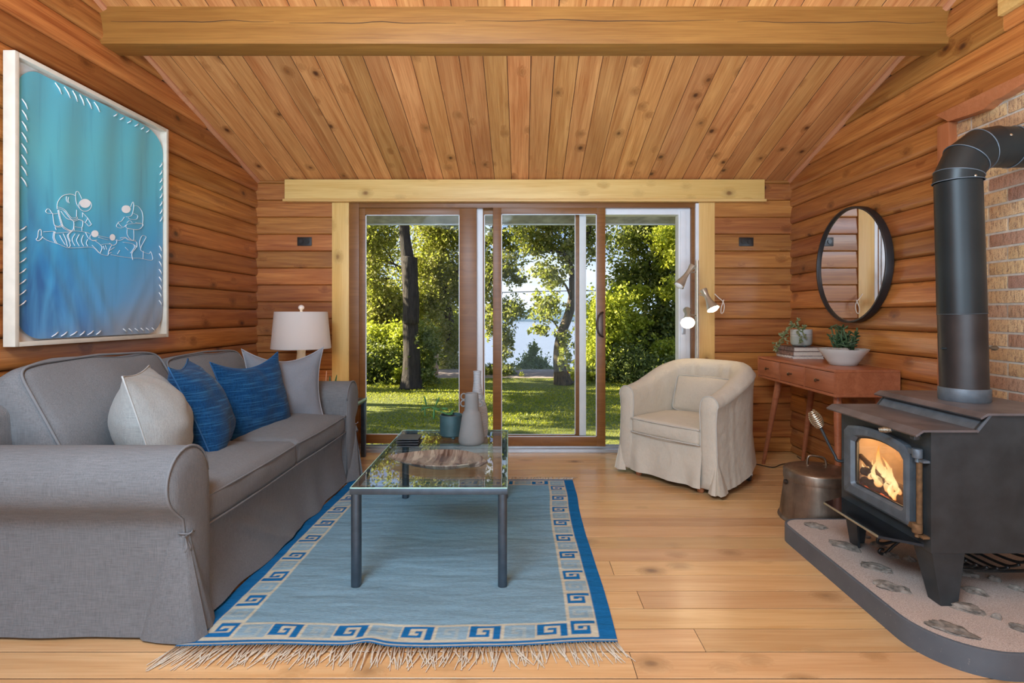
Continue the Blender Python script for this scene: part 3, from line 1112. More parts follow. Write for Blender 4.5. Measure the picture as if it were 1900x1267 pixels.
def pillow(name, label, mat, ctr, right, up, w, h, thick, seed=0, pinch=0.10, ears=0.0, sag=0.03, seam=None, group=None, pw=0.55):
    """Knife-edge pillow; ears push the corners out, sag dents the top edge."""
    right = Vector(right).normalized()
    up = Vector(up)
    up = (up - right * up.dot(right)).normalized()
    nrm = right.cross(up)
    N = 26
    mb = MB()
    def side(sg):
        def fn(s, t):
            a, b = 2 * s - 1, 2 * t - 1
            fa, fb = max(0.0, 1 - a * a), max(0.0, 1 - b * b)
            x = a * w / 2 * (1 - pinch * fb * abs(a)) + ears * a * abs(a) * (b * b)
            y = b * h / 2 * (1 - pinch * fa * abs(b)) + ears * b * abs(b) * (a * a)
            if b > 0:
                y -= sag * fa * b * b
            d = thick / 2 * (fa ** pw) * (fb ** pw) * (1 + 0.12 * noise.noise(Vector((a * 1.3, b * 1.3, seed))))
            wr = 0.010 * noise.noise(Vector((a * 3 + seed, b * 3, sg))) * min(1, fa * fb * 6)
            # crease running down from the dented edge
            wr -= 0.012 * math.exp(-((a - 0.1 * sg) / 0.12) ** 2) * smooth(b) * fb ** 0.3
            return ctr + right * x + up * y + nrm * (sg * (d + wr))
        return fn
    ctr = Vector(ctr)
    mb.grid(side(1), N, N)
    mb.grid(side(-1), N, N)
    o = obj(name, mb, mat, None, angle=180, origin=ctr)
    # edge piping
    f = side(1)
    lp = [f(i / N, 0) for i in range(N)] + [f(1, i / N) for i in range(N)] + [f(1 - i / N, 1) for i in range(N)] + [f(0, 1 - i / N) for i in range(N)]
    if seam:
        obj('edge_seam', MB().tube(lp, 0.0035, 6, closed=True), seam, o, angle=180)
    tag(o, label, 'pillow', group)
    return o


M_BLUE = fabric('blue_slub_linen', (0.005, 0.048, 0.140), var=0.35, weave=420, slub=0.75, slub_c=(0.035, 0.16, 0.32), sheen=0.08, slub_dir=(5, 5, 150))
M_LGREY = fabric('light_grey_linen', (0.36, 0.37, 0.35), var=0.16, weave=650)
M_MGREY = fabric('cool_grey_cotton', (0.22, 0.235, 0.26), var=0.08, weave=800)
S_LG = simple('light_seam', (0.44, 0.45, 0.43), 0.9)
S_BL = simple('blue_seam', (0.02, 0.11, 0.27), 0.9)
S_MG = simple('grey_seam', (0.33, 0.34, 0.36), 0.9)
pillow('throw_pillow', 'light grey pillow propped against the near sofa arm', M_LGREY, (-1.575, 2.305, 0.672), (0.42, -0.90, 0.0), (-0.28, 0.0, 0.95), 0.48, 0.46, 0.28, 3, 0.03, 0.010, 0.0, S_LG, 'pillows on the sofa', 0.66)
pillow('throw_pillow', 'blue pillow turned edge-on beside the light grey pillow', M_BLUE, (-1.575, 2.64, 0.668), (0.40, -0.90, 0.0), (-0.42, 0.06, 0.92), 0.50, 0.49, 0.25, 4, 0.10, 0.012, 0.0, S_BL, 'pillows on the sofa')
pillow('throw_pillow', 'blue pillow spread flat in the middle of the sofa', M_BLUE, (-1.545, 3.12, 0.650), (0.13, 0.50, 0.02), (-0.20, 0.02, 0.86), 0.50, 0.48, 0.20, 5, 0.10, 0.012, 0.035, S_BL, 'pillows on the sofa')
pillow('throw_pillow', 'cool grey pillow leaning in the far corner of the sofa', M_MGREY, (-1.535, 3.47, 0.670), (0.42, 0.22, 0.0), (-0.16, 0.10, 0.86), 0.46, 0.48, 0.18, 6, 0.11, 0.016, 0.05, S_MG, 'pillows on the sofa')


# ------------------------------------------------------------------ rug
def build_rug():
    W, L = 1.515, 1.865
    x0, y0r = -1.190, 1.856
    nx, ny = 236, 296
    G = ["#######", "#.....#", "#.###.#", "#.#.#.#", "#.#...#", "#.#####"]
    key = ["########",
           "##....##",
           "##.##.##",
           "##..#.##",
           "#####.##",
           "......##"]
    BLUE, CREAM, PALE, FIELD, PB = (0.012, 0.130, 0.320), (0.52, 0.48, 0.36), (0.32, 0.39, 0.39), (0.215, 0.345, 0.415), (0.24, 0.355, 0.415)
    R = np.random.default_rng(5)

    def keyhit(p, q):
        """p along the border, q across it from inner side (0) to outer side (1)."""
        i, j = int(q * 6), int(p * 8)
        if 0 <= i < 6 and 0 <= j < 8:
            return key[i][j] == '#'
        return False

    def colour(x, y):
        e = min(x, W - x)
        f = min(y, L - y)
        j = 0.0
        # end stripes
        if f < 0.030:
            return BLUE if f < 0.009 else CREAM if f < 0.017 else BLUE if f < 0.030 else CREAM
        if e < 0.060:
            return BLUE
        if e < 0.070 or f < 0.040:
            return CREAM if f >= 0.040 else (BLUE if f < 0.048 and False else CREAM)
        side = e < 0.172
        end = f < 0.128
        if side and (not end or e - 0.070 < f - 0.04 + 99):
            if e > 0.160:
                return CREAM
            q = 1 - (e - 0.070) / 0.090
            s = (y - 0.040) / (L - 0.08) * 18.0
            k, p = int(s), s - int(s)
            pp = (p - 0.10) / 0.80
            if 0 <= pp < 1 and keyhit(pp if x > W / 2 else 1 - pp, q):
                return BLUE if k % 2 == 0 else PB
            return CREAM if k % 2 == 0 else (PALE if 0.06 < p < 0.94 and e < 0.150 else CREAM)
        if end:
            if f > 0.118:
                return CREAM
            q = 1 - (f - 0.040) / 0.078
            s = (x - 0.165) / (W - 0.33) * 10.0
            k, p = int(s), s - int(s)
            pp = (p - 0.04) / 0.92
            if 0 <= pp < 1 and keyhit(pp, q):
                return BLUE if k % 2 == 1 else PB
            return CREAM if k % 2 == 1 else (PALE if 0.06 < p < 0.94 else CREAM)
        n1 = 0.5 + 0.5 * noise.noise(Vector((x * 1.2, y * 5, 2)))
        n2 = 0.5 + 0.5 * noise.noise(Vector((x * 6, y * 70, 5)))
        k = 0.80 + 0.20 * n1 + 0.16 * (n2 - 0.5)
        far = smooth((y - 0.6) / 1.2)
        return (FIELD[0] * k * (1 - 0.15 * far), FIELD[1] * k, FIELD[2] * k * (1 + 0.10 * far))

    def surf(s, t):
        x, y = s * W, t * L
        z = 0.0085 + 0.0035 * noise.noise(Vector((x * 2.4, y * 9, 0))) + 0.0022 * noise.noise(Vector((x * 9, y * 26, 4)))
        e = min(x, W - x, y, L - y)
        z = min(0.0112, 0.006 + (z - 0.006) * smooth(e / 0.10))
        # the weave wanders a little
        dx = 0.010 * math.sin(y * 4.2) * (0.5 if x > W / 2 else 0.4) + 0.006 * noise.noise(Vector((x, y * 3, 9)))
        dy = 0.012 * math.sin(x * 4.5 + 0.5) * (1 - t) + 0.006 * noise.noise(Vector((x * 4, y, 11))) + 0.022 * s * (1 - t)
        # small ruck in the front border
        z += 0.012 * math.exp(-((x - 0.66) / 0.05) ** 2) * math.exp(-(y / 0.10) ** 2)
        return Vector((x0 + x + dx + 0.012 * t, y0r + y + dy - 0.02, z))
    mb = MB().grid(surf, nx, ny)
    m, n, l, b = mat_new('flatwoven_wool')
    at = n.new('ShaderNodeAttribute')
    at.attribute_name = 'weave_colour'
    tc = n.new('ShaderNodeTexCoord')
    w = tex_noise(n, l, mapping(n, l, tc.outputs['Object'], (40, 420, 1)), 1.0, 3, 0.7)
    hs = n.new('ShaderNodeHueSaturation')
    l.new(at.outputs['Color'], hs.inputs['Color'])
    l.new(maprange(n, l, w, 0.3, 0.7, 0.78, 1.22), hs.inputs['Value'])
    l.new(hs.outputs[0], b.inputs['Base Color'])
    b.inputs['Roughness'].default_value = 1.0
    b.inputs['Specular IOR Level'].default_value = 0.05
    rib = tex_noise(n, l, mapping(n, l, tc.outputs['Object'], (60, 300, 1)), 1.0, 3, 0.7)
    ruck = tex_noise(n, l, mapping(n, l, tc.outputs['Object'], (3.0, 13.0, 1)), 1.0, 3, 0.5)
    bump(n, l, b, val(n, 'ADD', val(n, 'MULTIPLY', rib, 0.18, l), ruck, l), 0.75, 0.03)
    o = obj('woven_rug', mb, m, None, angle=180, recalc=False)
    tag(o, 'pale blue flatwoven rug with a blue key border under the glass table', 'rug')
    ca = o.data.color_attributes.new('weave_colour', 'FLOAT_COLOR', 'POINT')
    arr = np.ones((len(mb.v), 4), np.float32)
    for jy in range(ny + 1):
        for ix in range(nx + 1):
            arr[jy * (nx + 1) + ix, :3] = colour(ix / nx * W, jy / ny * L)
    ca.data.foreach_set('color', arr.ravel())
    fr = MB()
    for end in (0, 1):
        for i in range(210):
            s = (i + R.random()) / 210
            p = surf(s, end)
            sg = -1 if end == 0 else 1
            ln = R.uniform(0.075, 0.125) * (0.55 if end else 1)
            drift = -0.022 * (1 - 2.0 * s) + R.normal(0, 0.018)
            q1 = p + Vector((drift * 0.4, sg * ln * 0.5, 0.002))
            q2 = p + Vector((drift + R.normal(0, 0.008), sg * ln, -0.002))
            q1.z = max(q1.z, 0.006)
            q2.z = 0.0035
            fr.tube([p, q1, q2], [0.0022, 0.0026, 0.0012], 4)
    obj('fringe', fr, simple('cream_fringe', (0.55, 0.47, 0.36), 0.95, var=0.2, scale=200), o, angle=180, kind='stuff', label='cream knotted fringe')


build_rug()

# ------------------------------------------------------------------ glass coffee table
M_STEEL = simple('blue_grey_steel', (0.085, 0.115, 0.145), 0.38, 0.75, var=0.15, scale=25)


def build_table():
    zt = 0.424
    t = thing('coffee_table', 'glass-topped coffee table with a dark steel frame on the rug', 'coffee table', (-0.40, 2.78, 0))
    # slightly turned on the floor
    A, B, C, D = Vector((-0.717, 2.228, 0)), Vector((-0.062, 2.228, 0)), Vector((-0.084, 3.344, 0)), Vector((-0.745, 3.344, 0))
    x = (B - A).normalized()
    y = (D - A).normalized()
    Wd, Ld = (B - A).length, (D - A).length
    M = frame(A, x, y, (0, 0, 1))
    fm = MB()
    fm.box(0, Wd, 0, 0.04, zt - 0.030, zt - 0.004, 0.003, M)
    fm.box(0, Wd, Ld - 0.04, Ld, zt - 0.030, zt - 0.004, 0.003, M)
    fm.box(0, 0.012, 0.04, Ld - 0.04, zt - 0.030, zt - 0.004, 0.002, M)
    fm.box(Wd - 0.012, Wd, 0.04, Ld - 0.04, zt - 0.030, zt - 0.004, 0.002, M)
    obj('frame', fm, M_STEEL, t, angle=30)
    for cx_, cy_ in ((0.022, 0.022), (Wd - 0.022, 0.022), (0.022, Ld - 0.022), (Wd - 0.022, Ld - 0.022)):
        poly = [(cx_ - 0.019, cy_ - 0.010)] + [(cx_ + 0.019 * math.cos(a), cy_ - 0.010 - 0.012 * math.sin(a)) for a in [PI - PI * i / 8 for i in range(1, 8)]] + [(cx_ + 0.019, cy_ - 0.010), (cx_ + 0.019, cy_ + 0.014), (cx_ - 0.019, cy_ + 0.014)]
        obj('leg', MB().prism(poly, 'z', 0.0115, zt - 0.029, M), M_STEEL, t, angle=30)
    g = obj('glass_top', MB().box(0.004, Wd - 0.004, 0.004, Ld - 0.004, zt - 0.008, zt, 0.0, M), M_TABLEGLASS, t, smooth=False)
    eg = MB()
    for a in ((0.0015, 0.0045, 0.002, Ld - 0.002), (Wd - 0.0045, Wd - 0.0015, 0.002, Ld - 0.002), (0.002, Wd - 0.002, 0.0015, 0.0045), (0.002, Wd - 0.002, Ld - 0.0045, Ld - 0.0015)):
        eg.box(a[0], a[1], a[2], a[3], zt - 0.008, zt - 0.0002, 0, M)
    obj('glass_edge', eg, M_GLASSEDGE, t, smooth=False, label='pale green polished glass edge')


build_table()
ZT = 0.4245

# stacked dark coasters
M_COASTER = simple('charcoal_stone', (0.045, 0.047, 0.052), 0.45, var=0.2)
for i in range(4):
    c = Vector((-0.618 + 0.003 * math.sin(i * 2.1), 2.935, ZT + 0.0125 * i))
    a = math.radians((2, -3, 4, 0)[i])
    M = frame(c, (math.cos(a), math.sin(a), 0), (-math.sin(a), math.cos(a), 0), (0, 0, 1))
    mb = MB()
    h1, h2 = 0.036, 0.060
    vs = [(-h1, -h1, 0), (h1, -h1, 0), (h1, h1, 0), (-h1, h1, 0), (-h2, -h2, 0.0085), (h2, -h2, 0.0085), (h2, h2, 0.0085), (-h2, h2, 0.0085),
          (-h2, -h2, 0.0118), (h2, -h2, 0.0118), (h2, h2, 0.0118), (-h2, h2, 0.0118)]
    fs = [(0, 3, 2, 1), (8, 9, 10, 11)]
    for k in range(4):
        j = (k + 1) % 4
        fs += [(k, j, 4 + j, 4 + k), (4 + k, 4 + j, 8 + j, 8 + k)]
    o = obj('coaster', mb.add(vs, fs, M), M_COASTER, None, smooth=False, origin=c)
    tag(o, ['dark square coaster lying on the glass, lowest of its stack', 'dark square coaster, second from the bottom of its stack', 'dark square coaster, second from the top of its stack', 'dark square coaster on top of its stack'][i], 'coaster', 'stacked coasters')


def platter():
    """Leaf-shaped dished wooden board."""
    m, n, l, b = mat_new('striped_acacia')
    tc = n.new('ShaderNodeTexCoord')
    g = tex_noise(n, l, mapping(n, l, tc.outputs['Object'], (16, 2.2, 2)), 1.3, 4, 0.6, 0.4)
    r = n.new('ShaderNodeValToRGB')
    e = r.color_ramp.elements
    e[0].position, e[0].color = 0.34, (0.035, 0.018, 0.012, 1)
    e[1].position, e[1].color = 0.70, (0.36, 0.32, 0.25, 1)
    for p_, c in ((0.42, (0.10, 0.060, 0.045)), (0.50, (0.25, 0.20, 0.155)), (0.57, (0.17, 0.13, 0.10)), (0.62, (0.34, 0.29, 0.22))):
        k = e.new(p_)
        k.color = (*c, 1)
    l.new(g, r.inputs[0])
    l.new(r.outputs[0], b.inputs['Base Color'])
    b.inputs['Roughness'].default_value = 0.4
    mb = MB()
    c = Vector((-0.415, 2.585, ZT))
    out = [(-0.240, 0.045), (-0.20, 0.085), (-0.12, 0.130), (-0.02, 0.150), (0.08, 0.135), (0.16, 0.085), (0.212, 0.02), (0.232, -0.045), (0.252, -0.085), (0.238, -0.105), (0.205, -0.088), (0.165, -0.125), (0.08, -0.150), (-0.02, -0.130), (-0.13, -0.075), (-0.205, -0.01)]
    sp = spline([(a, b_, 0) for a, b_ in out + [out[0]]], 5)[:-1]
    n_ = len(sp)
    rings_top = [(1.0, 0.030), (0.96, 0.0285), (0.85, 0.017), (0.65, 0.010), (0.35, 0.007), (0.0, 0.0065)]
    rings_bot = [(1.0, 0.0265), (0.9, 0.013), (0.70, 0.0005), (0.0, 0.0)]
    cc = Vector((0.0, 0.0, 0))
    def ring(sc_, h):
        return [c + Vector((p.x * sc_, p.y * sc_, h + (0.004 * math.sin(p.x * 9) * sc_ if h > 0.02 else 0))) for p in sp]
    for rs in (rings_top, rings_bot):
        vs, fs = [], []
        for sc_, h in rs:
            vs += ring(sc_, h)
        for k in range(len(rs) - 1):
            for i in range(n_):
                fs.append((k * n_ + i, k * n_ + (i + 1) % n_, (k + 1) * n_ + (i + 1) % n_, (k + 1) * n_ + i))
        mb.add(vs, fs)
    vs = ring(*rings_top[0]) + ring(*rings_bot[0])
    mb.add(vs, [(i, (i + 1) % n_, n_ + (i + 1) % n_, n_ + i) for i in range(n_)])
    o = obj('wooden_platter', mb, m, None, angle=60, origin=c)
    tag(o, 'leaf-shaped striped wooden platter on the front of the glass table', 'platter')
    ve = MB()
    pv = [(0.23, -0.085), (0.17, -0.060), (0.10, -0.045), (0.02, -0.032)]
    ve.tube([c + Vector((a, b_, 0.014 + 0.010 * smooth((a - 0.1) / 0.12))) for a, b_ in pv], [0.005, 0.004, 0.003, 0.0015], 6, flat=0.6)
    obj('stem_ridge', ve, m, o, angle=180)


platter()

M_TEAL = simple('teal_glazed_pot', (0.040, 0.085, 0.092), 0.45, var=0.25, scale=14, bmp=0.2, bscale=40)
M_SOIL = simple('potting_soil', (0.035, 0.024, 0.016), 1.0, var=0.4, scale=60, bmp=0.8, bscale=120)
M_CACTUS = simple('cactus_green', (0.040, 0.150, 0.040), 0.45, var=0.2, scale=30)
pc = Vector((-0.415, 3.13, ZT))
t = thing('potted_cactus', 'teal footed pot with a reaching jointed cactus on the glass table', 'potted plant', pc)
R0 = 0.066
pot = MB().lathe([(0.0, 0.010), (R0 - 0.012, 0.010), (R0 - 0.002, 0.018), (R0, 0.03), (R0, 0.132), (R0 - 0.003, 0.135), (R0 - 0.007, 0.133), (R0 - 0.008, 0.12), (R0 - 0.009, 0.113), (0, 0.112)], pc, n=40)
obj('pot', pot, M_TEAL, t)
for k in range(3):
    a = 2 * PI * k / 3 - 1.2
    obj('foot', MB().lathe([(0.008, 0.0), (0.012, 0.006), (0.010, 0.014)], pc + Vector((0.044 * math.cos(a), 0.044 * math.sin(a), 0)), n=10), M_TEAL, t)
obj('soil', MB().lathe([(0, 0.121), (R0 - 0.010, 0.118)], pc, n=24), M_SOIL, t)


def pad(mb, a, b, w, flat=0.45):
    a, b = Vector(a), Vector(b)
    mb.tube([a + (b - a) * s for s in (0, 0.06, 0.2, 0.45, 0.7, 0.88, 0.97, 1.0)], [w * k for k in (0.35, 0.6, 0.85, 1.0, 1.0, 0.75, 0.4, 0.1)], 9, flat=flat)


def tpx(x, y, Y=3.13):
    return P(690 + x / 5.067, 660 + y / 5.067, Y)


for a, b, w, dY in (((740, 560), (640, 520), 0.009, 0), ((640, 520), (555, 478), 0.010, -0.01), ((640, 505), (570, 480), 0.013, 0.0), ((555, 482), (465, 495), 0.009, -0.02), ((515, 475), (492, 378), 0.008, -0.02),
                    ((595, 478), (634, 388), 0.009, -0.01), ((500, 485), (500, 570), 0.008, -0.03), ((585, 490), (583, 602), 0.012, -0.02), ((715, 500), (655, 492), 0.012, 0.01), ((500, 475), (468, 468), 0.006, -0.02),
                    ((490, 500), (462, 514), 0.006, -0.02), ((735, 555), (765, 512), 0.010, 0.03), ((760, 550), (700, 545), 0.008, -0.03)):
    mb = MB()
    pad(mb, tpx(*a, 3.13 + dY), tpx(*b, 3.13 + dY * 1.5), w * 1.2)
    obj('cactus_pad', mb, M_CACTUS, t, angle=180)

# ring-handled grey vase
M_STONEWARE = simple('matt_grey_stoneware', (0.185, 0.185, 0.175), 0.75, var=0.05, scale=20)
vc = Vector((-0.283, 2.985, ZT))
t = thing('ring_handled_vase', 'matt grey bottle vase with four small ring handles', 'vase', vc)
prof = [(0.0, 0.0), (0.060, 0.0), (0.069, 0.006), (0.0725, 0.02), (0.070, 0.05), (0.052, 0.165), (0.046, 0.176), (0.040, 0.182), (0.0395, 0.20), (0.0375, 0.265), (0.036, 0.277), (0.034, 0.280), (0.031, 0.277), (0.030, 0.20), (0.0, 0.19)]
obj('body', MB().lathe(prof, vc, n=48), M_STONEWARE, t, angle=50)
for s in (-1, 1):
    for h in (0.222, 0.260):
        mb = MB()
        cx_ = s * (0.046 if h < 0.24 else 0.0445)
        ang = math.radians(12)
        mb.tube([vc + Vector((cx_ + 0.0145 * math.cos(a) * math.cos(ang), 0.0145 * math.cos(a) * math.sin(ang), h + 0.0165 * math.sin(a))) for a in [2 * PI * i / 20 for i in range(20)]], 0.0042, 8, closed=True)
        obj('handle', mb, M_STONEWARE, t, angle=180)

# tall ribbed white vase
M_WHITECER = simple('white_bisque', (0.33, 0.34, 0.345), 0.6, var=0.03)
wc = Vector((-0.268, 3.175, ZT))
ctrl = [(0.0, 0.058), (0.02, 0.062), (0.10, 0.064), (0.16, 0.058), (0.21, 0.044), (0.26, 0.029), (0.31, 0.0225), (0.35, 0.0215), (0.37, 0.0225), (0.382, 0.0245)]
prof = [(0.0, 0.0)]
nrib = 84
for i in range(nrib * 3 + 1):
    h = 0.382 * i / (nrib * 3)
    for k in range(len(ctrl) - 1):
        if ctrl[k][0] <= h <= ctrl[k + 1][0] + 1e-9:
            f = (h - ctrl[k][0]) / (ctrl[k + 1][0] - ctrl[k][0])
            r = ctrl[k][1] + (ctrl[k + 1][1] - ctrl[k][1]) * f
            break
    prof.append((r + 0.0011 * math.sin(i / 3 * 2 * PI * 0.5), h))
prof += [(0.020, 0.381), (0.017, 0.34), (0.0, 0.33)]
o = obj('ribbed_vase', MB().lathe(prof, wc, n=40), M_WHITECER, None, angle=60, origin=wc)
tag(o, 'tall white ribbed bottle vase standing behind the grey vase', 'vase')

# ------------------------------------------------------------------ side table, lamp and little plant behind the sofa
st = thing('side_table', 'low glass side table with a steel frame behind the sofa arm', 'side table', (-1.58, 4.14, 0))
zs = 0.472
sx0, sx1, sy0, sy1 = -1.93, -1.253, 3.945, 4.33
f = MB()
f.box(sx0, sx1, sy0, sy0 + 0.02, zs - 0.03, zs - 0.006, 0.002)
f.box(sx0, sx1, sy1 - 0.02, sy1, zs - 0.03, zs - 0.006, 0.002)
f.box(sx0, sx0 + 0.02, sy0 + 0.02, sy1 - 0.02, zs - 0.03, zs - 0.006, 0.002)
f.box(sx1 - 0.02, sx1, sy0 + 0.02, sy1 - 0.02, zs - 0.03, zs - 0.006, 0.002)
obj('frame', f, M_STEEL, st, angle=30)
for x in (sx0 + 0.02, sx1 - 0.02):
    for y in (sy0 + 0.02, sy1 - 0.02):
        obj('leg', MB().box(x - 0.018, x + 0.018, y - 0.018, y + 0.018, 0.0, zs - 0.028, 0.005), M_STEEL, st)
obj('glass_top', MB().box(sx0, sx1, sy0, sy1, zs - 0.008, zs), M_TABLEGLASS, st, smooth=False)
obj('glass_edge', MB().box(sx1 - 0.002, sx1 + 0.002, sy0, sy1, zs - 0.014, zs + 0.001).box(sx0, sx1, sy0 - 0.002, sy0 + 0.002, zs - 0.010, zs + 0.001), M_GLASSEDGE, st, smooth=False, label='pale green glass edge')

lc = Vector((-1.685, 4.10, zs))
lamp = thing('table_lamp', 'table lamp with a white drum shade in the corner behind the sofa', 'lamp', lc)
M_LAMPBASE = simple('white_ceramic_lamp', (0.72, 0.68, 0.60), 0.25, var=0.03)


def shade_mat():
    m, n, l, b = mat_new('linen_shade')
    out = [x for x in n if x.type == 'OUTPUT_MATERIAL'][0]
    b.inputs['Base Color'].default_value = (0.74, 0.70, 0.66, 1)
    b.inputs['Roughness'].default_value = 0.95
    tc = n.new('ShaderNodeTexCoord')
    bump(n, l, b, tex_noise(n, l, tc.outputs['Object'], 300, 2), 0.2, 0.003)
    tl = n.new('ShaderNodeBsdfTranslucent')
    tl.inputs[0].default_value = (0.75, 0.62, 0.46, 1)
    mx = n.new('ShaderNodeMixShader')
    mx.inputs[0].default_value = 0.22
    l.new(b.outputs[0], mx.inputs[1])
    l.new(tl.outputs[0], mx.inputs[2])
    l.new(mx.outputs[0], out.inputs[0])
    return m


zb0, zb1 = 0.878 - zs, 1.158 - zs
obj('base', MB().lathe([(0, 0), (0.07, 0), (0.075, 0.012), (0.05, 0.03), (0.055, 0.10), (0.075, 0.20), (0.060, 0.28), (0.034, 0.33), (0.030, 0.37), (0.033, 0.41), (0.033, 0.45), (0.0, 0.455)], lc, n=32), M_LAMPBASE, lamp, angle=180)
obj('lamp_shade', MB().lathe([(0.212, zb0), (0.215, zb0 + 0.004), (0.190, zb1), (0.187, zb1), (0.209, zb0 + 0.003), (0.209, zb0)], lc, n=64, caps=False), shade_mat(), lamp, angle=40)
hw = MB()
hw.tube([lc + Vector((0, 0, 0.45)), lc + Vector((0, 0, zb1 + 0.01))], 0.004, 6)
for k in range(3):
    a = 2 * PI * k / 3
    hw.tube([lc + Vector((0, 0, zb1 - 0.012)), lc + Vector((0.188 * math.cos(a), 0.188 * math.sin(a), zb1 - 0.006))], 0.002, 5)
obj('shade_frame', hw, M_ALU, lamp, angle=180)
obj('finial', MB().lathe([(0.006, 0.0), (0.012, 0.004), (0.008, 0.012), (0.020, 0.022), (0.023, 0.033), (0.018, 0.045), (0.008, 0.051), (0, 0.052)], lc + Vector((0, 0, zb1 + 0.0)), n=20), simple('crystal_finial', (0.75, 0.72, 0.68), 0.1, var=0.1), lamp, angle=180)
bulb = simple('warm_bulb', (1, 0.9, 0.7), 0.3, emit=(1.0, 0.66, 0.32), estr=26.0)
obj('bulb', MB().lathe([(0, -0.05), (0.018, -0.045), (0.03, -0.01), (0.032, 0.01), (0.022, 0.035), (0, 0.042)], lc + Vector((0, 0, 0.53)), n=16), bulb, lamp, angle=180)

# succulent with a wooden stake on the side table, only its tips show over the sofa arm
pc2 = P(613, 748, 4.12)
pc2.z = zs
t = thing('small_succulent', 'small two-leaved plant with a thin stake peeking over the sofa arm', 'potted plant', pc2)
obj('pot', MB().lathe([(0, 0), (0.035, 0), (0.042, 0.02), (0.045, 0.085), (0.040, 0.085), (0.038, 0.07), (0, 0.07)], pc2, n=24), M_TEAL, t)
for a, b, w in (((613, 735), (612, 697), 0.013), ((617, 735), (625, 695), 0.012)):
    mb = MB()
    pad(mb, P(a[0], a[1], 4.12), P(b[0], b[1], 4.12), w)
    obj('leaf', mb, M_CACTUS, t, angle=180)
obj('stake', MB().tube([P(602, 740, 4.12), P(606, 688, 4.12)], 0.0035, 6), simple('pinkish_stick', (0.65, 0.33, 0.2), 0.6), t, angle=180)


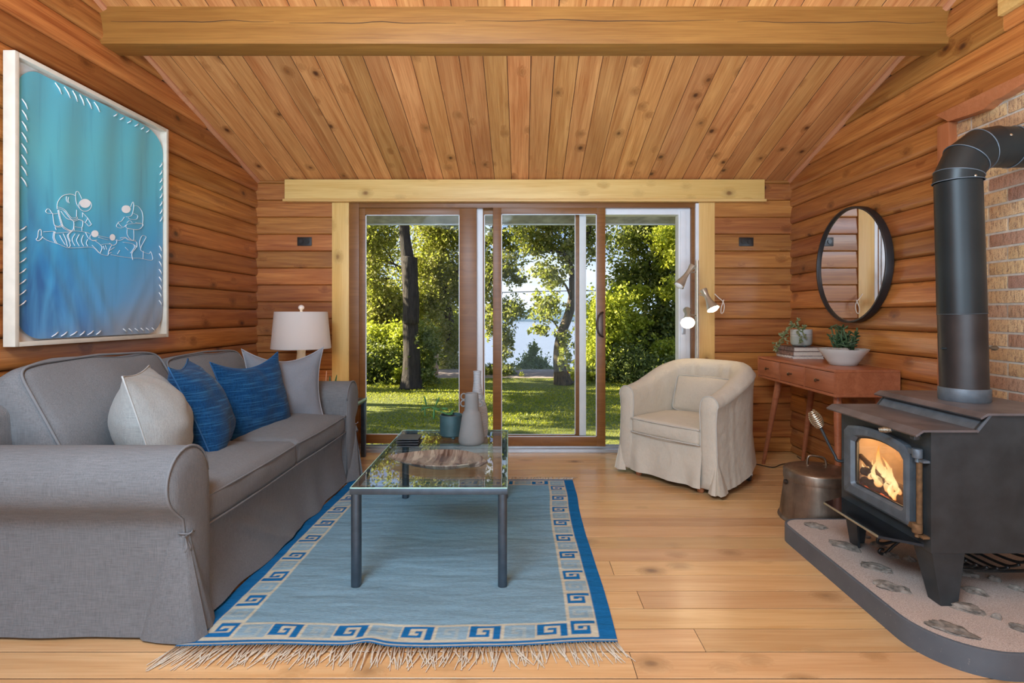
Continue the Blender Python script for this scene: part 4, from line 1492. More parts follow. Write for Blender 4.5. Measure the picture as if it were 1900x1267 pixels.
# ------------------------------------------------------------------ framed textile picture
def build_picture():
    XF = -2.135
    y0, y1, z0, z1 = 2.266, 3.250, 1.003, 2.252
    t = thing('framed_textile', 'large pale-framed blue textile picture of hooded figures above the sofa', 'picture', (XF - 0.03, (y0 + y1) / 2, (z0 + z1) / 2))
    fr = MB()
    w = 0.020
    xb = -2.186
    for a, b_, c, d in ((y0, y0 + w, z0, z1), (y1 - w, y1, z0, z1), (y0 + w, y1 - w, z0, z0 + w), (y0 + w, y1 - w, z1 - w, z1)):
        fr.box(xb, XF, a, b_, c, d, 0.002)
    obj('frame', fr, simple('limed_wood_frame', (0.66, 0.60, 0.49), 0.5, var=0.06, scale=20), t, angle=30)
    obj('mat_board', MB().box(xb + 0.006, xb + 0.012, y0 + 0.01, y1 - 0.01, z0 + 0.01, z1 - 0.01), simple('white_mat', (0.74, 0.72, 0.68), 0.9, var=0.03), t, smooth=False)
    # the cloth: rounded rectangle, hanging in soft folds
    cy0, cy1, cz0, cz1, rr = 2.290, 3.226, 1.030, 2.218, 0.13
    xc = XF - 0.022

    def fold(y, z):
        u = (y - cy0) / (cy1 - cy0)
        v = (z - cz0) / (cz1 - cz0)
        d = 0.004 * math.sin(u * 26 + 1.5 * math.sin(v * 3)) * smooth(v) + 0.003 * noise.noise(Vector((u * 5, v * 3, 1)))
        # diagonal drags towards the lower corners
        for k, (a, wd) in enumerate(((0.10, 0.035), (0.22, 0.05), (0.34, 0.04))):
            q = u + v * 0.62 - a - 0.25
            d += 0.006 * math.exp(-(q / wd) ** 2) * (1 - smooth(v * 1.3))
            q = (1 - u) + v * 0.8 - a - 0.02
            d += 0.005 * math.exp(-(q / wd) ** 2) * (1 - smooth(v * 2))
        return d

    n = 70
    outl = []
    for cx_, cz_, a0 in ((cy1 - rr, cz1 - rr, 0), (cy0 + rr, cz1 - rr, PI / 2), (cy0 + rr, cz0 + rr, PI), (cy1 - rr, cz0 + rr, 1.5 * PI)):
        outl.append((cx_, cz_, a0))

    def cl(s, tt):
        # map the square to the rounded rectangle
        y, z = cy0 + (cy1 - cy0) * s, cz0 + (cz1 - cz0) * tt
        for cx_, cz_, a0 in outl:
            dx_, dz_ = y - cx_, z - cz_
            if dx_ * (1 if cx_ > (cy0 + cy1) / 2 else -1) > 0 and dz_ * (1 if cz_ > (cz0 + cz1) / 2 else -1) > 0:
                mx = max(abs(dx_), abs(dz_))
                ln = math.hypot(dx_, dz_)
                if ln > 1e-9:
                    y, z = cx_ + dx_ * mx / ln, cz_ + dz_ * mx / ln
        return Vector((xc + fold(y, z), y, z))
    m, nn, l, b = mat_new('dyed_blue_cloth')
    tc = nn.new('ShaderNodeTexCoord')
    sep = nn.new('ShaderNodeSeparateXYZ')
    l.new(tc.outputs['Object'], sep.inputs[0])
    zf = maprange(nn, l, sep.outputs['Z'], cz0, cz1)
    yf = maprange(nn, l, sep.outputs['Y'], cy0, cy1)
    r = nn.new('ShaderNodeValToRGB')
    e = r.color_ramp.elements
    e[0].position, e[0].color = 0.0, (0.24, 0.33, 0.44, 1)
    e[1].position, e[1].color = 1.0, (0.090, 0.42, 0.52, 1)
    for p_, c in ((0.12, (0.10, 0.36, 0.66)), (0.35, (0.040, 0.35, 0.64)), (0.6, (0.080, 0.44, 0.56)), (0.8, (0.100, 0.46, 0.53))):
        k = e.new(p_)
        k.color = (*c, 1)
    l.new(val(nn, 'ADD', zf, val(nn, 'MULTIPLY', val(nn, 'SUBTRACT', 0.5, yf, l), 0.22, l), l), r.inputs[0])
    grey = val(nn, 'MULTIPLY', maprange(nn, l, val(nn, 'SUBTRACT', yf, zf, l), 0.45, 1.0), 0.9, l, True)
    c = mixc(nn, l, grey, r.outputs[0], (0.26, 0.29, 0.34))
    deep = maprange(nn, l, val(nn, 'ADD', yf, val(nn, 'MULTIPLY', zf, 0.75, l), l), 0.30, 0.62, 0.85, 0.0)
    st_ = tex_noise(nn, l, mapping(nn, l, tc.outputs['Object'], (1, 6, 1.6)), 1.4, 3, 0.5, 0.8)
    c = mixc(nn, l, val(nn, 'MULTIPLY', deep, maprange(nn, l, st_, 0.35, 0.6), l, True), c, (0.008, 0.10, 0.33))
    vs_ = tex_noise(nn, l, mapping(nn, l, tc.outputs['Object'], (1, 26, 2.0)), 1.0, 3)
    c = mixc(nn, l, maprange(nn, l, vs_, 0.55, 0.75, 0, 0.35), c, (0.03, 0.17, 0.30))
    l.new(c, b.inputs['Base Color'])
    b.inputs['Roughness'].default_value = 0.5
    b.inputs['Sheen Weight'].default_value = 0.2
    obj('dyed_cloth', MB().grid(cl, n, n), m, t, angle=180, label='blue dyed cloth with rounded corners')
    ink = simple('white_thread', (0.86, 0.87, 0.86), 0.7, var=0.02)

    def art(x, y):
        u, v = 60 + x / 7.452, 330 + y / 7.452
        Y = -XF * F / (CX - u)
        z = CAM_H + (CY - v) * Y / F
        return Vector((xc + fold(Y, z) + 0.0025, Y, z))

    def seg(lst):
        return spline([(a, b_, 0) for a, b_ in lst], 5)
    L = [
        [(390, 430), (395, 350), (430, 280), (480, 240), (560, 225), (620, 232), (655, 250)], [(655, 250), (660, 200), (685, 188), (710, 215), (742, 290)], [(655, 250), (660, 320), (680, 380), (715, 425)],
        [(390, 400), (450, 415), (500, 450), (545, 510), (600, 556), (675, 540)], [(392, 425), (450, 437), (495, 470), (545, 535), (600, 580), (678, 562)], [(665, 535), (668, 440)], [(675, 540), (678, 560)],
        [(750, 482), (815, 550), (858, 625), (868, 640), (832, 665), (790, 620), (690, 570)], [(820, 560), (790, 615)], [(750, 480), (752, 545)],
        [(412, 440), (430, 540), (460, 640), (500, 690), (600, 725), (615, 600), (520, 560), (440, 460)], [(400, 445), (418, 550), (448, 650), (490, 705), (598, 742)],
        [(400, 492), (330, 495), (292, 440), (262, 428), (240, 465), (270, 490), (330, 490)], [(330, 495), (340, 600), (360, 665), (410, 680), (460, 660), (440, 570)], [(352, 650), (400, 668), (455, 645)],
        [(625, 600), (690, 580), (750, 592), (745, 680), (690, 685), (625, 672)], [(622, 680), (625, 725)], [(742, 690), (740, 735)], [(360, 680), (375, 720)], [(520, 255), (515, 300), (535, 340)], [(550, 265), (540, 310), (558, 350)],
        [(215, 745), (340, 740), (380, 762), (560, 745), (600, 735), (690, 738), (790, 750), (850, 772)], [(190, 812), (260, 860), (340, 890), (420, 920), (520, 962), (650, 967), (880, 960), (980, 1040), (1090, 1075), (1110, 1010), (1150, 930)],
        [(180, 800), (185, 745), (170, 710), (140, 740), (130, 820), (110, 850), (140, 870), (190, 830), (200, 812)], [(345, 742), (338, 830), (372, 905)], [(362, 742), (355, 830), (392, 910)], [(570, 750), (530, 800), (560, 880), (572, 940), (540, 965)], [(590, 742), (545, 795), (575, 880)],
        [(790, 750), (830, 830), (880, 860), (930, 860)], [(860, 785), (850, 830), (885, 868), (945, 860)], [(920, 870), (1012, 950), (990, 1040)], [(880, 930), (985, 1040)], [(960, 800), (1120, 832)], [(962, 822), (1110, 862)],
        [(420, 790), (450, 850), (500, 930)], [(470, 770), (510, 860), (530, 950)], [(640, 770), (600, 850), (640, 940)], [(700, 780), (660, 860), (700, 945)], [(760, 790), (730, 870), (760, 945)], [(820, 850), (800, 900), (820, 945)],
        [(1222, 850), (1215, 905), (1170, 932), (1120, 905)], [(1200, 860), (1262, 865), (1330, 832), (1375, 862), (1480, 882), (1490, 960)], [(1265, 830), (1330, 822), (1380, 850), (1478, 865)],
        [(1010, 920), (1060, 915), (1150, 915)], [(1030, 940), (1050, 990)], [(1060, 930), (1080, 990)], [(1140, 1060), (1240, 1082), (1420, 1108), (1520, 1110), (1590, 1122), (1705, 1132), (1685, 1020), (1660, 1050), (1560, 1010), (1550, 960), (1610, 850), (1622, 812), (1570, 800), (1530, 880), (1540, 965)],
        [(1300, 890), (1420, 910), (1478, 960), (1420, 1040), (1432, 1135)], [(1440, 915), (1455, 960), (1400, 1040)], [(1585, 1010), (1580, 1120)], [(1260, 1000), (1230, 1050)], [(1330, 960), (1370, 1000)], [(1110, 1010), (1190, 960)], [(1100, 1050), (1150, 1030)],
        [(1400, 400), (1432, 332), (1442, 400), (1412, 520), (1340, 538)], [(1440, 385), (1500, 390), (1560, 452), (1582, 540), (1575, 660)], [(1440, 490), (1502, 522), (1480, 572), (1400, 572), (1370, 550)],
        [(1320, 540), (1280, 600), (1240, 618), (1300, 682), (1340, 650)], [(1240, 618), (1215, 665), (1250, 692), (1290, 690)], [(1350, 640), (1460, 632), (1575, 637), (1572, 672), (1510, 712), (1350, 692), (1350, 640)], [(1470, 618), (1575, 632)], [(1352, 700), (1500, 720)],
        [(1355, 712), (1355, 780), (1385, 832), (1442, 862), (1442, 712)], [(1350, 620), (1390, 590), (1425, 620)],
    ]
    draw = MB()
    for s in L:
        draw.tube([art(p.x, p.y) for p in seg(s)], 0.0015, 5, flat=0.6)
    for (ex, ey, ra, rb) in ((785, 378, 84, 84),):
        draw.tube([art(ex + ra * math.cos(a), ey + rb * math.sin(a)) for a in [2 * PI * i / 24 for i in range(24)]], 0.0015, 5, closed=True, flat=0.6)
    obj('figure_outlines', draw, ink, t, angle=180, label='fine white outlines of four hooded figures')
    for (ex, ey, ra, rb) in ((782, 352, 72, 62), (912, 772, 48, 48), (1158, 822, 40, 45), (1340, 432, 58, 54)):
        vs = [art(ex, ey)] + [art(ex + ra * math.cos(a), ey + rb * math.sin(a)) for a in [2 * PI * i / 28 for i in range(28)]]
        vs = [v_ + Vector((0.001, 0, 0)) for v_ in vs]
        obj('white_hood', MB().add(vs, [(0, 1 + i, 1 + (i + 1) % 28) for i in range(28)]), ink, t, smooth=False)
    # hand stitches round the edge
    def stitch(y, z, dy, dz):
        a = Vector((xc + fold(y - dy, z - dz) + 0.004, y - dy, z - dz))
        b_ = Vector((xc + fold(y + dy, z + dz) + 0.004, y + dy, z + dz))
        mid = (a + b_) / 2 + Vector((0.003, 0, 0))
        obj('stitch', MB().tube([a, mid, b_], [0.0026, 0.0036, 0.0026], 6, flat=0.7), ink, t, angle=180)
    W_, H_ = cy1 - cy0, cz1 - cz0
    for i in range(8):
        stitch(cy0 + 0.035, cz1 - 0.17 - 0.048 * i, 0.014, -0.017)
        stitch(cy0 + 0.030, cz0 + 0.48 - 0.046 * i, 0.016, 0.012)
        stitch(cy1 - 0.022, cz1 - 0.19 - 0.046 * i, 0.010, 0.016)
        stitch(cy1 - 0.028, cz0 + 0.50 - 0.046 * i, 0.010, -0.015)
    for i in range(6):
        stitch(cy0 + 0.21 + 0.045 * i, cz1 - 0.030, 0.016, -0.020)
        stitch(cy0 + 0.56 + 0.050 * i, cz1 - 0.024, 0.014, 0.012)
        stitch(cy0 + 0.19 + 0.050 * i, cz0 + 0.018, 0.017, 0.010)
        stitch(cy0 + 0.62 + 0.045 * i, cz0 + 0.022, 0.013, -0.010)


build_picture()
# ------------------------------------------------------------------ armchair
def build_armchair():
    m = fabric('cream_cotton_slipcover', (0.56, 0.505, 0.405), var=0.08, weave=900, wrinkle=0.8)
    mp = simple('cream_piping', (0.49, 0.475, 0.42), 0.9)
    O = Vector((0.955, 3.615, 0))
    wx = Vector((0.64, -0.768, 0)).normalized()
    dy = Vector((0.768, 0.64, 0)).normalized()
    M = frame(O, wx, dy, (0, 0, 1))
    t = thing('armchair', 'cream slipcovered tub armchair standing in front of the open door', 'armchair', O + dy * 0.3)
    HW, D, S0 = 0.375, 0.70, 0.26
    N = 120

    def plan(s):
        """Outer wall line, s 0..1 from right arm front round the back to left arm front; returns point and outward normal."""
        def pt(q):
            q = max(0.0, min(1.0, q))
            l1 = 0.20
            if q < l1:
                return Vector((HW, S0 * q / l1, 0))
            if q > 1 - l1:
                return Vector((-HW, S0 * (1 - q) / l1, 0))
            a = PI * (q - l1) / (1 - 2 * l1)
            ca, sa = math.cos(a), math.sin(a)
            e = 0.80
            return Vector((HW * math.copysign(abs(ca) ** e, ca), S0 + (D - S0) * abs(sa) ** e, 0))
        p = pt(s)
        d = pt(s + 0.01) - pt(s - 0.01)
        if s < 0.02 or s > 0.98:
            d = Vector((0, 1 if s < 0.5 else -1, 0))
        nrm = Vector((d.y, -d.x, 0)).normalized()
        return p, nrm

    def top(p):
        f = max(0.0, p.y) / D
        return 0.628 + 0.172 * smooth(f * 1.05) ** 0.9

    def hem(p):
        return 0.042 + 0.095 * smooth((p.y - 0.1) / (D - 0.1))

    TH = 0.118

    def prof(p, h):
        hz = hem(p)
        o = [(0.030, hz), (0.016, hz + 0.10), (0.004, 0.33), (0.0, h - 0.16), (0.008, h - 0.075)]
        for i in range(9):
            a = PI * i / 8
            o.append((-TH / 2 + 0.012 + (TH / 2) * math.cos(a) * 1.06, h - 0.062 + 0.062 * math.sin(a)))
        o += [(-TH + 0.004, h - 0.11), (-TH + 0.008, 0.45), (-TH + 0.010, 0.33), (-TH + 0.01, 0.06)]
        return o
    np_ = len(prof(Vector((0, 0, 0)), 0.6))

    def wall(s, tt):
        p, nrm = plan(s)
        h = top(p)
        pr = prof(p, h)
        k = min(int(round(tt * (np_ - 1))), np_ - 1)
        off, z = pr[k]
        # flare of the back and wrinkles in the loose cover
        back = smooth(p.y / D)
        if k <= 5:
            off += 0.018 * back * (z / h)
            off += 0.011 * noise.noise(Vector((s * 24, z * 3, 1))) * (1 - z / h)
        elif k >= 12:
            wrk = math.sin((s - 0.5) * 60 + 3 * z) * 0.011 * math.exp(-((s - 0.52) / 0.16) ** 2) * smooth((z - 0.45) / 0.2)
            wrk += 0.009 * noise.noise(Vector((s * 18, z * 4, 7))) * smooth((z - 0.4) / 0.2)
            off += wrk - 0.015 * back
        else:
            off += 0.006 * noise.noise(Vector((s * 26, k * 0.6, 3)))
        q = p + nrm * off
        return M @ Vector((q.x, q.y, z))
    obj('tub_shell', MB().grid(wall, N, np_ - 1), m, t, angle=180)
    # arm fronts and their piping
    for s in (0.0, 1.0):
        p, nrm = plan(s)
        pr = prof(p, top(p))
        vs = []
        ring = []
        for off, z in pr[:-1] + [(-TH + 0.012, 0.042)]:
            ring.append((p.x + nrm.x * off, z))
        n = len(ring)
        cx_ = sum(a for a, _ in ring) / n
        mb = MB()
        vv, ff = [], []
        for sc_, dd in ((1.0, 0.0), (0.9, -0.008), (0.5, -0.014), (0.0, -0.015)):
            for a, z in ring:
                vv.append(M @ Vector((cx_ + (a - cx_) * sc_, dd, 0.33 + (z - 0.33) * (sc_ ** 0.25 if sc_ > 0 else 0.8))))
        for k in range(3):
            for i in range(n):
                ff.append((k * n + i, k * n + (i + 1) % n, (k + 1) * n + (i + 1) % n, (k + 1) * n + i))
        mb.add(vv, ff)
        mb.add([M @ Vector((a, 0.0, z)) for a, z in ring], [tuple(range(n))])
        obj('arm_front', mb, m, t, angle=60)
        obj('piping', MB().tube([M @ Vector((a, -0.003, z)) for a, z in ring[1:]], 0.0042, 6), mp, t, angle=180)
    # front apron
    IN = HW - TH + 0.012
    def apron(s, tt):
        x = -IN - 0.01 + (2 * IN + 0.02) * s
        z = 0.325 - 0.283 * tt
        y = -0.004 - 0.022 * tt + 0.010 * math.sin(s * 16 + 2 + math.sin(s * 7)) * tt + 0.007 * noise.noise(Vector((s * 8, tt * 2, 3))) * smooth(tt * 2)
        return M @ Vector((x, y, z))
    obj('front_skirt', MB().grid(apron, 50, 16), m, t, angle=180)
    # corner pleats
    for sg in (1, -1):
        ap = Vector((sg * (HW + 0.004), 0.0, 0.245))
        base = [(sg * (HW - 0.05), -0.012), (sg * (HW - 0.012), -0.040), (sg * (HW + 0.014), -0.038), (sg * (HW + 0.016), -0.012), (sg * (HW + 0.045), -0.026), (sg * (HW + 0.050), 0.02), (sg * (HW + 0.030), 0.09)]
        def fan(s, tt, base=base, ap=ap):
            q = s * (len(base) - 1)
            i = min(int(q), len(base) - 2)
            a, b_ = base[i], base[i + 1]
            bx, by = a[0] + (b_[0] - a[0]) * (q - i), a[1] + (b_[1] - a[1]) * (q - i)
            e = 0.05 + 0.95 * tt
            return M @ Vector((ap.x + (bx - ap.x) * e, ap.y + (by - ap.y) * e, ap.z + (0.026 - ap.z) * tt))
        obj('corner_pleat', MB().grid(fan, 24, 8), m, t, angle=50)
    # seat and small back cushion
    Ms = M @ Matrix.Translation((0, 0.245, 0.362))
    c = obj('seat_cushion', MB().rbox(IN - 0.004, 0.272, 0.056, 0.022, (0.004, 0.014, 0.026), 12, Ms, 0.006, 3), m, t, angle=180)
    pb = MB()
    for dz in (0.046, -0.048):
        lp = [(-IN + 0.01, 0.2), (-IN + 0.006, 0.0), (-IN + 0.02, -0.028), (0, -0.042), (IN - 0.02, -0.028), (IN - 0.006, 0.0), (IN - 0.01, 0.2)]
        pb.tube(spline([M @ Vector((a, b_, 0.362 + dz)) for a, b_ in lp], 4), 0.004, 6)
    obj('piping', pb, mp, c, angle=180)
    lean = math.radians(16)
    Mb = M @ frame((0.02, 0.475, 0.545), (1, 0, 0), (0, math.cos(lean), -math.sin(lean)), (0, math.sin(lean), math.cos(lean)))
    c = obj('back_cushion', MB().rbox(0.245, 0.05, 0.135, 0.03, (0.004, 0.045, 0.008), 10, Mb, 0.006, 4), m, t, angle=180)
    lp = [Mb @ Vector((0.243 * math.copysign(abs(math.cos(a)) ** 0.2, math.cos(a)), -0.042, 0.133 * math.copysign(abs(math.sin(a)) ** 0.2, math.sin(a)))) for a in [2 * PI * i / 48 for i in range(48)]]
    obj('piping', MB().tube(lp, 0.004, 6, closed=True), mp, c, angle=180)
    # wooden front feet and rear castors
    for x in (-0.245, 0.245):
        p = M @ Vector((x, 0.035, 0))
        obj('foot', MB().lathe([(0.014, 0.0), (0.022, 0.008), (0.026, 0.09), (0.026, 0.2)], p, n=14), M_REDTRIM, t)
    M_TYRE = simple('black_castor', (0.03, 0.03, 0.035), 0.5)
    for x in (-0.31, 0.325):
        p = M @ Vector((x, 0.50, 0.048))
        w = obj('castor', MB().lathe([(0.0, -0.018), (0.030, -0.018), (0.044, -0.014), (0.048, 0.0), (0.044, 0.014), (0.030, 0.018), (0.0, 0.018)], p, wx * 0.94 + dy * 0.3, n=24), M_TYRE, t)
        obj('castor_hub', MB().lathe([(0, 0), (0.014, 0), (0.012, 0.006), (0, 0.007)], p + (wx * 0.94 + dy * 0.3) * 0.018, wx * 0.94 + dy * 0.3, n=14), M_ALU, w)
        obj('castor_fork', MB().box(p.x - 0.012, p.x + 0.012, p.y - 0.012, p.y + 0.012, 0.085, 0.2, 0.003), M_TYRE, t)


build_armchair()

# ------------------------------------------------------------------ three-headed floor lamp
def build_floor_lamp():
    M_BRASS = simple('brushed_brass', (0.56, 0.51, 0.40), 0.32, 0.7, var=0.08, scale=30)
    Yl = 4.26
    top = P(1293.5, 483, Yl)
    x, y = top.x, top.y
    t = thing('floor_lamp', 'brass floor lamp with three tilting cone heads behind the armchair', 'lamp', (x, y, 0))
    obj('base', MB().lathe([(0, 0), (0.13, 0), (0.135, 0.006), (0.13, 0.016), (0.02, 0.02), (0.012, 0.03), (0, 0.03)], (x, y, 0), n=36), M_BRASS, t)
    pl = MB().tube([(x, y, 0.02), (x, y, vz(606, Yl))], 0.009, 12)
    pl.tube([(x, y, vz(606, Yl)), (x, y, top.z)], 0.012, 12)
    obj('pole', pl, M_BRASS, t, angle=60)
    on = simple('lit_bulb', (1, 1, 1), 0.3, emit=(1.0, 0.80, 0.52), estr=30.0)

    def head(narrow, wide, rn, rw, arm_v, lit):
        """narrow and wide: world points of the two ends."""
        narrow, wide = Vector(narrow), Vector(wide)
        ax = wide - narrow
        L = ax.length
        a = ax.normalized()
        prof = [(rn * 0.98, 0), (rn, 0.002), (rn * 0.72, L * 0.22), (rn * 0.66, L * 0.36), (rn * 0.80, L * 0.55), (rw, L), (rw * 0.97, L), (rn * 0.74, L * 0.55), (rn * 0.6, L * 0.40)]
        h = obj('lamp_head', MB().lathe(prof, narrow, a, n=32, caps=False), M_BRASS, t, angle=60)
        obj('head_cap', MB().lathe([(0, 0.004), (rn * 0.97, 0.004)], narrow, a, n=24), M_BRASS, h)
        mid = narrow + a * (L * 0.34)
        j = Vector((x, y, vz(arm_v, Yl)))
        obj('arm', MB().tube([j, mid], 0.0055, 8), M_BRASS, t)
        b = narrow + a * (L * 0.80)
        obj('bulb', MB().lathe([(0.0, -0.055), (0.016, -0.05), (0.020, -0.03), (rw * 0.86, L * 0.17 - 0.012), (rw * 0.80, L * 0.2 + 0.004), (rw * 0.45, L * 0.2 + 0.014), (0, L * 0.2 + 0.017)], b, a, n=24), on if lit else simple('unlit_bulb', (0.8, 0.8, 0.78), 0.3), h, angle=180)
    head(P(1285, 493, Yl - 0.01), P(1259.5, 530, Yl - 0.05), 0.0255, 0.043, 504.5, False)
    head(P(1305, 538, Yl - 0.02), P(1323.5, 573.5, Yl - 0.10), 0.030, 0.050, 545.5, True)
    head(P(1274.5, 575, Yl - 0.015), P(1276, 599, Yl - 0.16), 0.029, 0.053, 585.5, True)


build_floor_lamp()
# white cord loop hanging on the casing
lp = spline([P(1326, 545, 4.41), P(1333, 552, 4.40), P(1341, 559, 4.39), P(1344, 568, 4.39), P(1342, 579, 4.39), P(1338, 581, 4.39), P(1338, 572, 4.385), P(1341, 562, 4.385), P(1343, 556, 4.39)], 6)
o = obj('cord_loop', MB().tube(lp, 0.004, 6), simple('white_cord', (0.75, 0.66, 0.55), 0.6), None, angle=180, origin=lp[0])
tag(o, 'pale looped cord hanging on the casing beside the floor lamp', 'cord')

# ------------------------------------------------------------------ round mirror
def build_mirror():
    c = Vector((XR - 0.060, 3.585, 1.466))
    t = thing('round_mirror', 'round black-framed mirror hanging on the wood wall above the desk', 'mirror', c + Vector((0.03, 0, 0)))
    r = 0.385
    prof = [(r - 0.016, -0.03), (r - 0.016, 0.010), (r - 0.013, 0.016), (r - 0.003, 0.016), (r, 0.012), (r, -0.03)]
    obj('frame', MB().lathe(prof, c, (-1, 0, 0), n=96, caps=False), simple('black_mirror_frame', (0.025, 0.022, 0.022), 0.4, 0.3), t, angle=40)
    m, n, l, b = mat_new('mirror_silver')
    b.inputs['Base Color'].default_value = (0.86, 0.86, 0.85, 1)
    b.inputs['Metallic'].default_value = 1.0
    b.inputs['Roughness'].default_value = 0.015
    obj('mirror_glass', MB().lathe([(0, 0.0), (r - 0.015, 0.0)], c, (-1, 0, 0), n=96, caps=False), m, t, smooth=False)
    obj('backing', MB().lathe([(0, -0.03), (r - 0.019, -0.03), (r - 0.019, -0.002), (0, -0.002)], c, (-1, 0, 0), n=48), M_BACKING, t)


build_mirror()

# ------------------------------------------------------------------ writing desk
def build_desk():
    X0, X1, Y0, Y1_, Z0, Z1 = 1.822, 2.200, 3.140, 4.180, 0.655, 0.815
    t = thing('writing_desk', 'reddish wooden desk with three drawers and splayed legs under the mirror', 'desk', ((X0 + X1) / 2, (Y0 + Y1_) / 2, 0))
    mb = MB()
    W = 0.016
    mb.box(X0, X1, Y0, Y1_, Z1 - W, Z1, 0.002)
    mb.box(X0, X1, Y0, Y1_, Z0, Z0 + W, 0.002)
    mb.box(X0, X1, Y0, Y0 + W, Z0 + W, Z1 - W)
    mb.box(X0, X1, Y1_ - W, Y1_, Z0 + W, Z1 - W)
    mb.box(X1 - W, X1, Y0 + W, Y1_ - W, Z0 + W, Z1 - W)
    M = frame(((X0 + X1) / 2, (Y0 + Y1_) / 2, (Z0 + Z1) / 2), (0, 1, 0), (-1, 0, 0), (0, 0, 1))
    inv = M.inverted()
    mb2 = MB().add(mb.v, mb.f, inv)
    obj('body', mb2, M_CONSOLE, t, angle=30, M=M)
    n = 3
    wd = (Y1_ - Y0 - 2 * W - 2 * 0.012) / 3
    M_KNOB = simple('bronze_knob', (0.20, 0.13, 0.08), 0.3, 0.9)
    dv = MB()
    for k in range(3):
        a = Y0 + W + k * (wd + 0.012)
        if k:
            dv.box(X0, X0 + 0.3, a - 0.012, a, Z0 + W, Z1 - W)
        cx_, cy_, cz_ = X0 + 0.010, a + wd / 2, (Z0 + Z1) / 2
        Md = frame((cx_, cy_, cz_), (0, 1, 0), (-1, 0, 0), (0, 0, 1))
        d = obj('drawer', MB().box(-wd / 2 + 0.003, wd / 2 - 0.003, -0.008, 0.008, -(Z1 - Z0) / 2 + W + 0.003, (Z1 - Z0) / 2 - W - 0.003, 0.0015), M_CONSOLE, t, angle=30, M=Md)
        obj('knob', MB().lathe([(0.006, 0.0), (0.0045, 0.010), (0.007, 0.016), (0.011, 0.020), (0.0115, 0.025), (0.007, 0.029), (0, 0.030)], (X0 + 0.002, cy_, cz_), (-1, 0, 0), n=18), M_KNOB, d)
        obj('drawer_gap', MB().box(X0 + 0.019, X0 + 0.021, a, a + wd, Z0 + W, Z1 - W), M_BACKING, t, smooth=False)
    obj('divider', dv, M_CONSOLE, t, smooth=False)
    for tp, bt in (((1.878, 3.95, Z0), (1.832, 4.105, 0)), ((2.125, 3.95, Z0), (2.142, 4.125, 0)), ((1.878, 3.215, Z0), (1.832, 3.13, 0)), ((2.125, 3.215, Z0), (2.142, 3.13, 0))):
        tp, bt = Vector(tp), Vector(bt)
        obj('leg', MB().tube([bt, bt + (tp - bt) * 0.5, tp], [0.0125, 0.0185, 0.024], 16), M_CONSOLE, t)
    return Z1


ZD = build_desk()

# three books
M_PAGES = simple('book_pages', (0.62, 0.57, 0.48), 0.9, var=0.12, scale=200)
cov = [simple('pale_patterned_cover', (0.58, 0.58, 0.57), 0.5, var=0.45, scale=60), simple('brown_patterned_cover', (0.20, 0.13, 0.11), 0.5, var=0.6, scale=60), simple('grey_brown_cover', (0.16, 0.12, 0.11), 0.5, var=0.7, scale=45)]
bz = ZD
for i, (h, lab, a, dx_) in enumerate(((0.020, 'thin pale book at the bottom of the stack on the desk', 4, 0.0), (0.032, 'brown book in the middle of the stack on the desk', 1, 0.002), (0.030, 'grey-brown book on top of the stack under the striped pot', 3, 0.006))):
    an = math.radians(a)
    ln, dp = (0.30, 0.225) if i == 0 else (0.285, 0.215)
    c = Vector((1.968 + dx_, 3.925, bz))
    # spine faces the room; local x along depth (towards the wall), y along the spine
    M = frame(c, (math.cos(an), -math.sin(an) * 0.3, 0), (math.sin(an), math.cos(an), 0), (0, 0, 1))
    bk = thing('book', lab, 'book', c, 'books on the desk')
    cm = MB()
    cm.box(0, dp, 0, ln, 0, 0.0025, 0, M)
    cm.box(0, dp, 0, ln, h - 0.0025, h, 0, M)
    cm.box(0, 0.003, 0, ln, 0, h, 0, M)
    obj('cover', cm, cov[i], bk, smooth=False)
    obj('pages', MB().box(0.003, dp - 0.004, 0.004, ln - 0.004, 0.0025, h - 0.0025, 0, M), M_PAGES, bk, smooth=False)
    bz += h + 0.0005

# striped pot with trailing string plant
def stripes():
    m, n, l, b = mat_new('banded_stoneware')
    tc = n.new('ShaderNodeTexCoord')
    sep = n.new('ShaderNodeSeparateXYZ')
    l.new(tc.outputs['Object'], sep.inputs[0])
    r = n.new('ShaderNodeValToRGB')
    e = r.color_ramp.elements
    r.color_ramp.interpolation = 'CONSTANT'
    e[0].position, e[0].color = 0.0, (0.34, 0.37, 0.33, 1)
    e[1].position, e[1].color = 0.72, (0.42, 0.44, 0.42, 1)
    for p_, c in ((0.60, (0.50, 0.50, 0.47)), (0.64, (0.34, 0.36, 0.34))):
        k = e.new(p_)
        k.color = (*c, 1)
    l.new(maprange(n, l, sep.outputs['Z'], bz, bz + 0.13), r.inputs[0])
    l.new(r.outputs[0], b.inputs['Base Color'])
    b.inputs['Roughness'].default_value = 0.5
    return m


pp = Vector((2.085, 4.035, bz))
t = thing('potted_string_plant', 'grey-green pot of trailing succulent standing on the books', 'potted plant', pp)
obj('pot', MB().lathe([(0, 0.006), (0.058, 0.006), (0.070, 0.016), (0.075, 0.035), (0.0755, 0.126), (0.073, 0.128), (0.069, 0.126), (0.068, 0.112), (0, 0.112)], pp, n=40), stripes(), t)
for k in range(3):
    a = 2 * PI * k / 3 + 0.5
    obj('foot', MB().lathe([(0.008, 0), (0.011, 0.008), (0.009, 0.014)], pp + Vector((0.05 * math.cos(a), 0.05 * math.sin(a), 0)), n=8), M_TEAL, t)
obj('soil', MB().lathe([(0, 0.119), (0.069, 0.116)], pp, n=20), M_SOIL, t)
M_STRING = leaf_mat('string_succulent', (0.13, 0.17, 0.06), (0.22, 0.26, 0.11), (0.36, 0.38, 0.22), 0.2)


def dpx(x, y, Y):
    return P(1390 + x / 4.223, 580 + y / 4.223, Y)


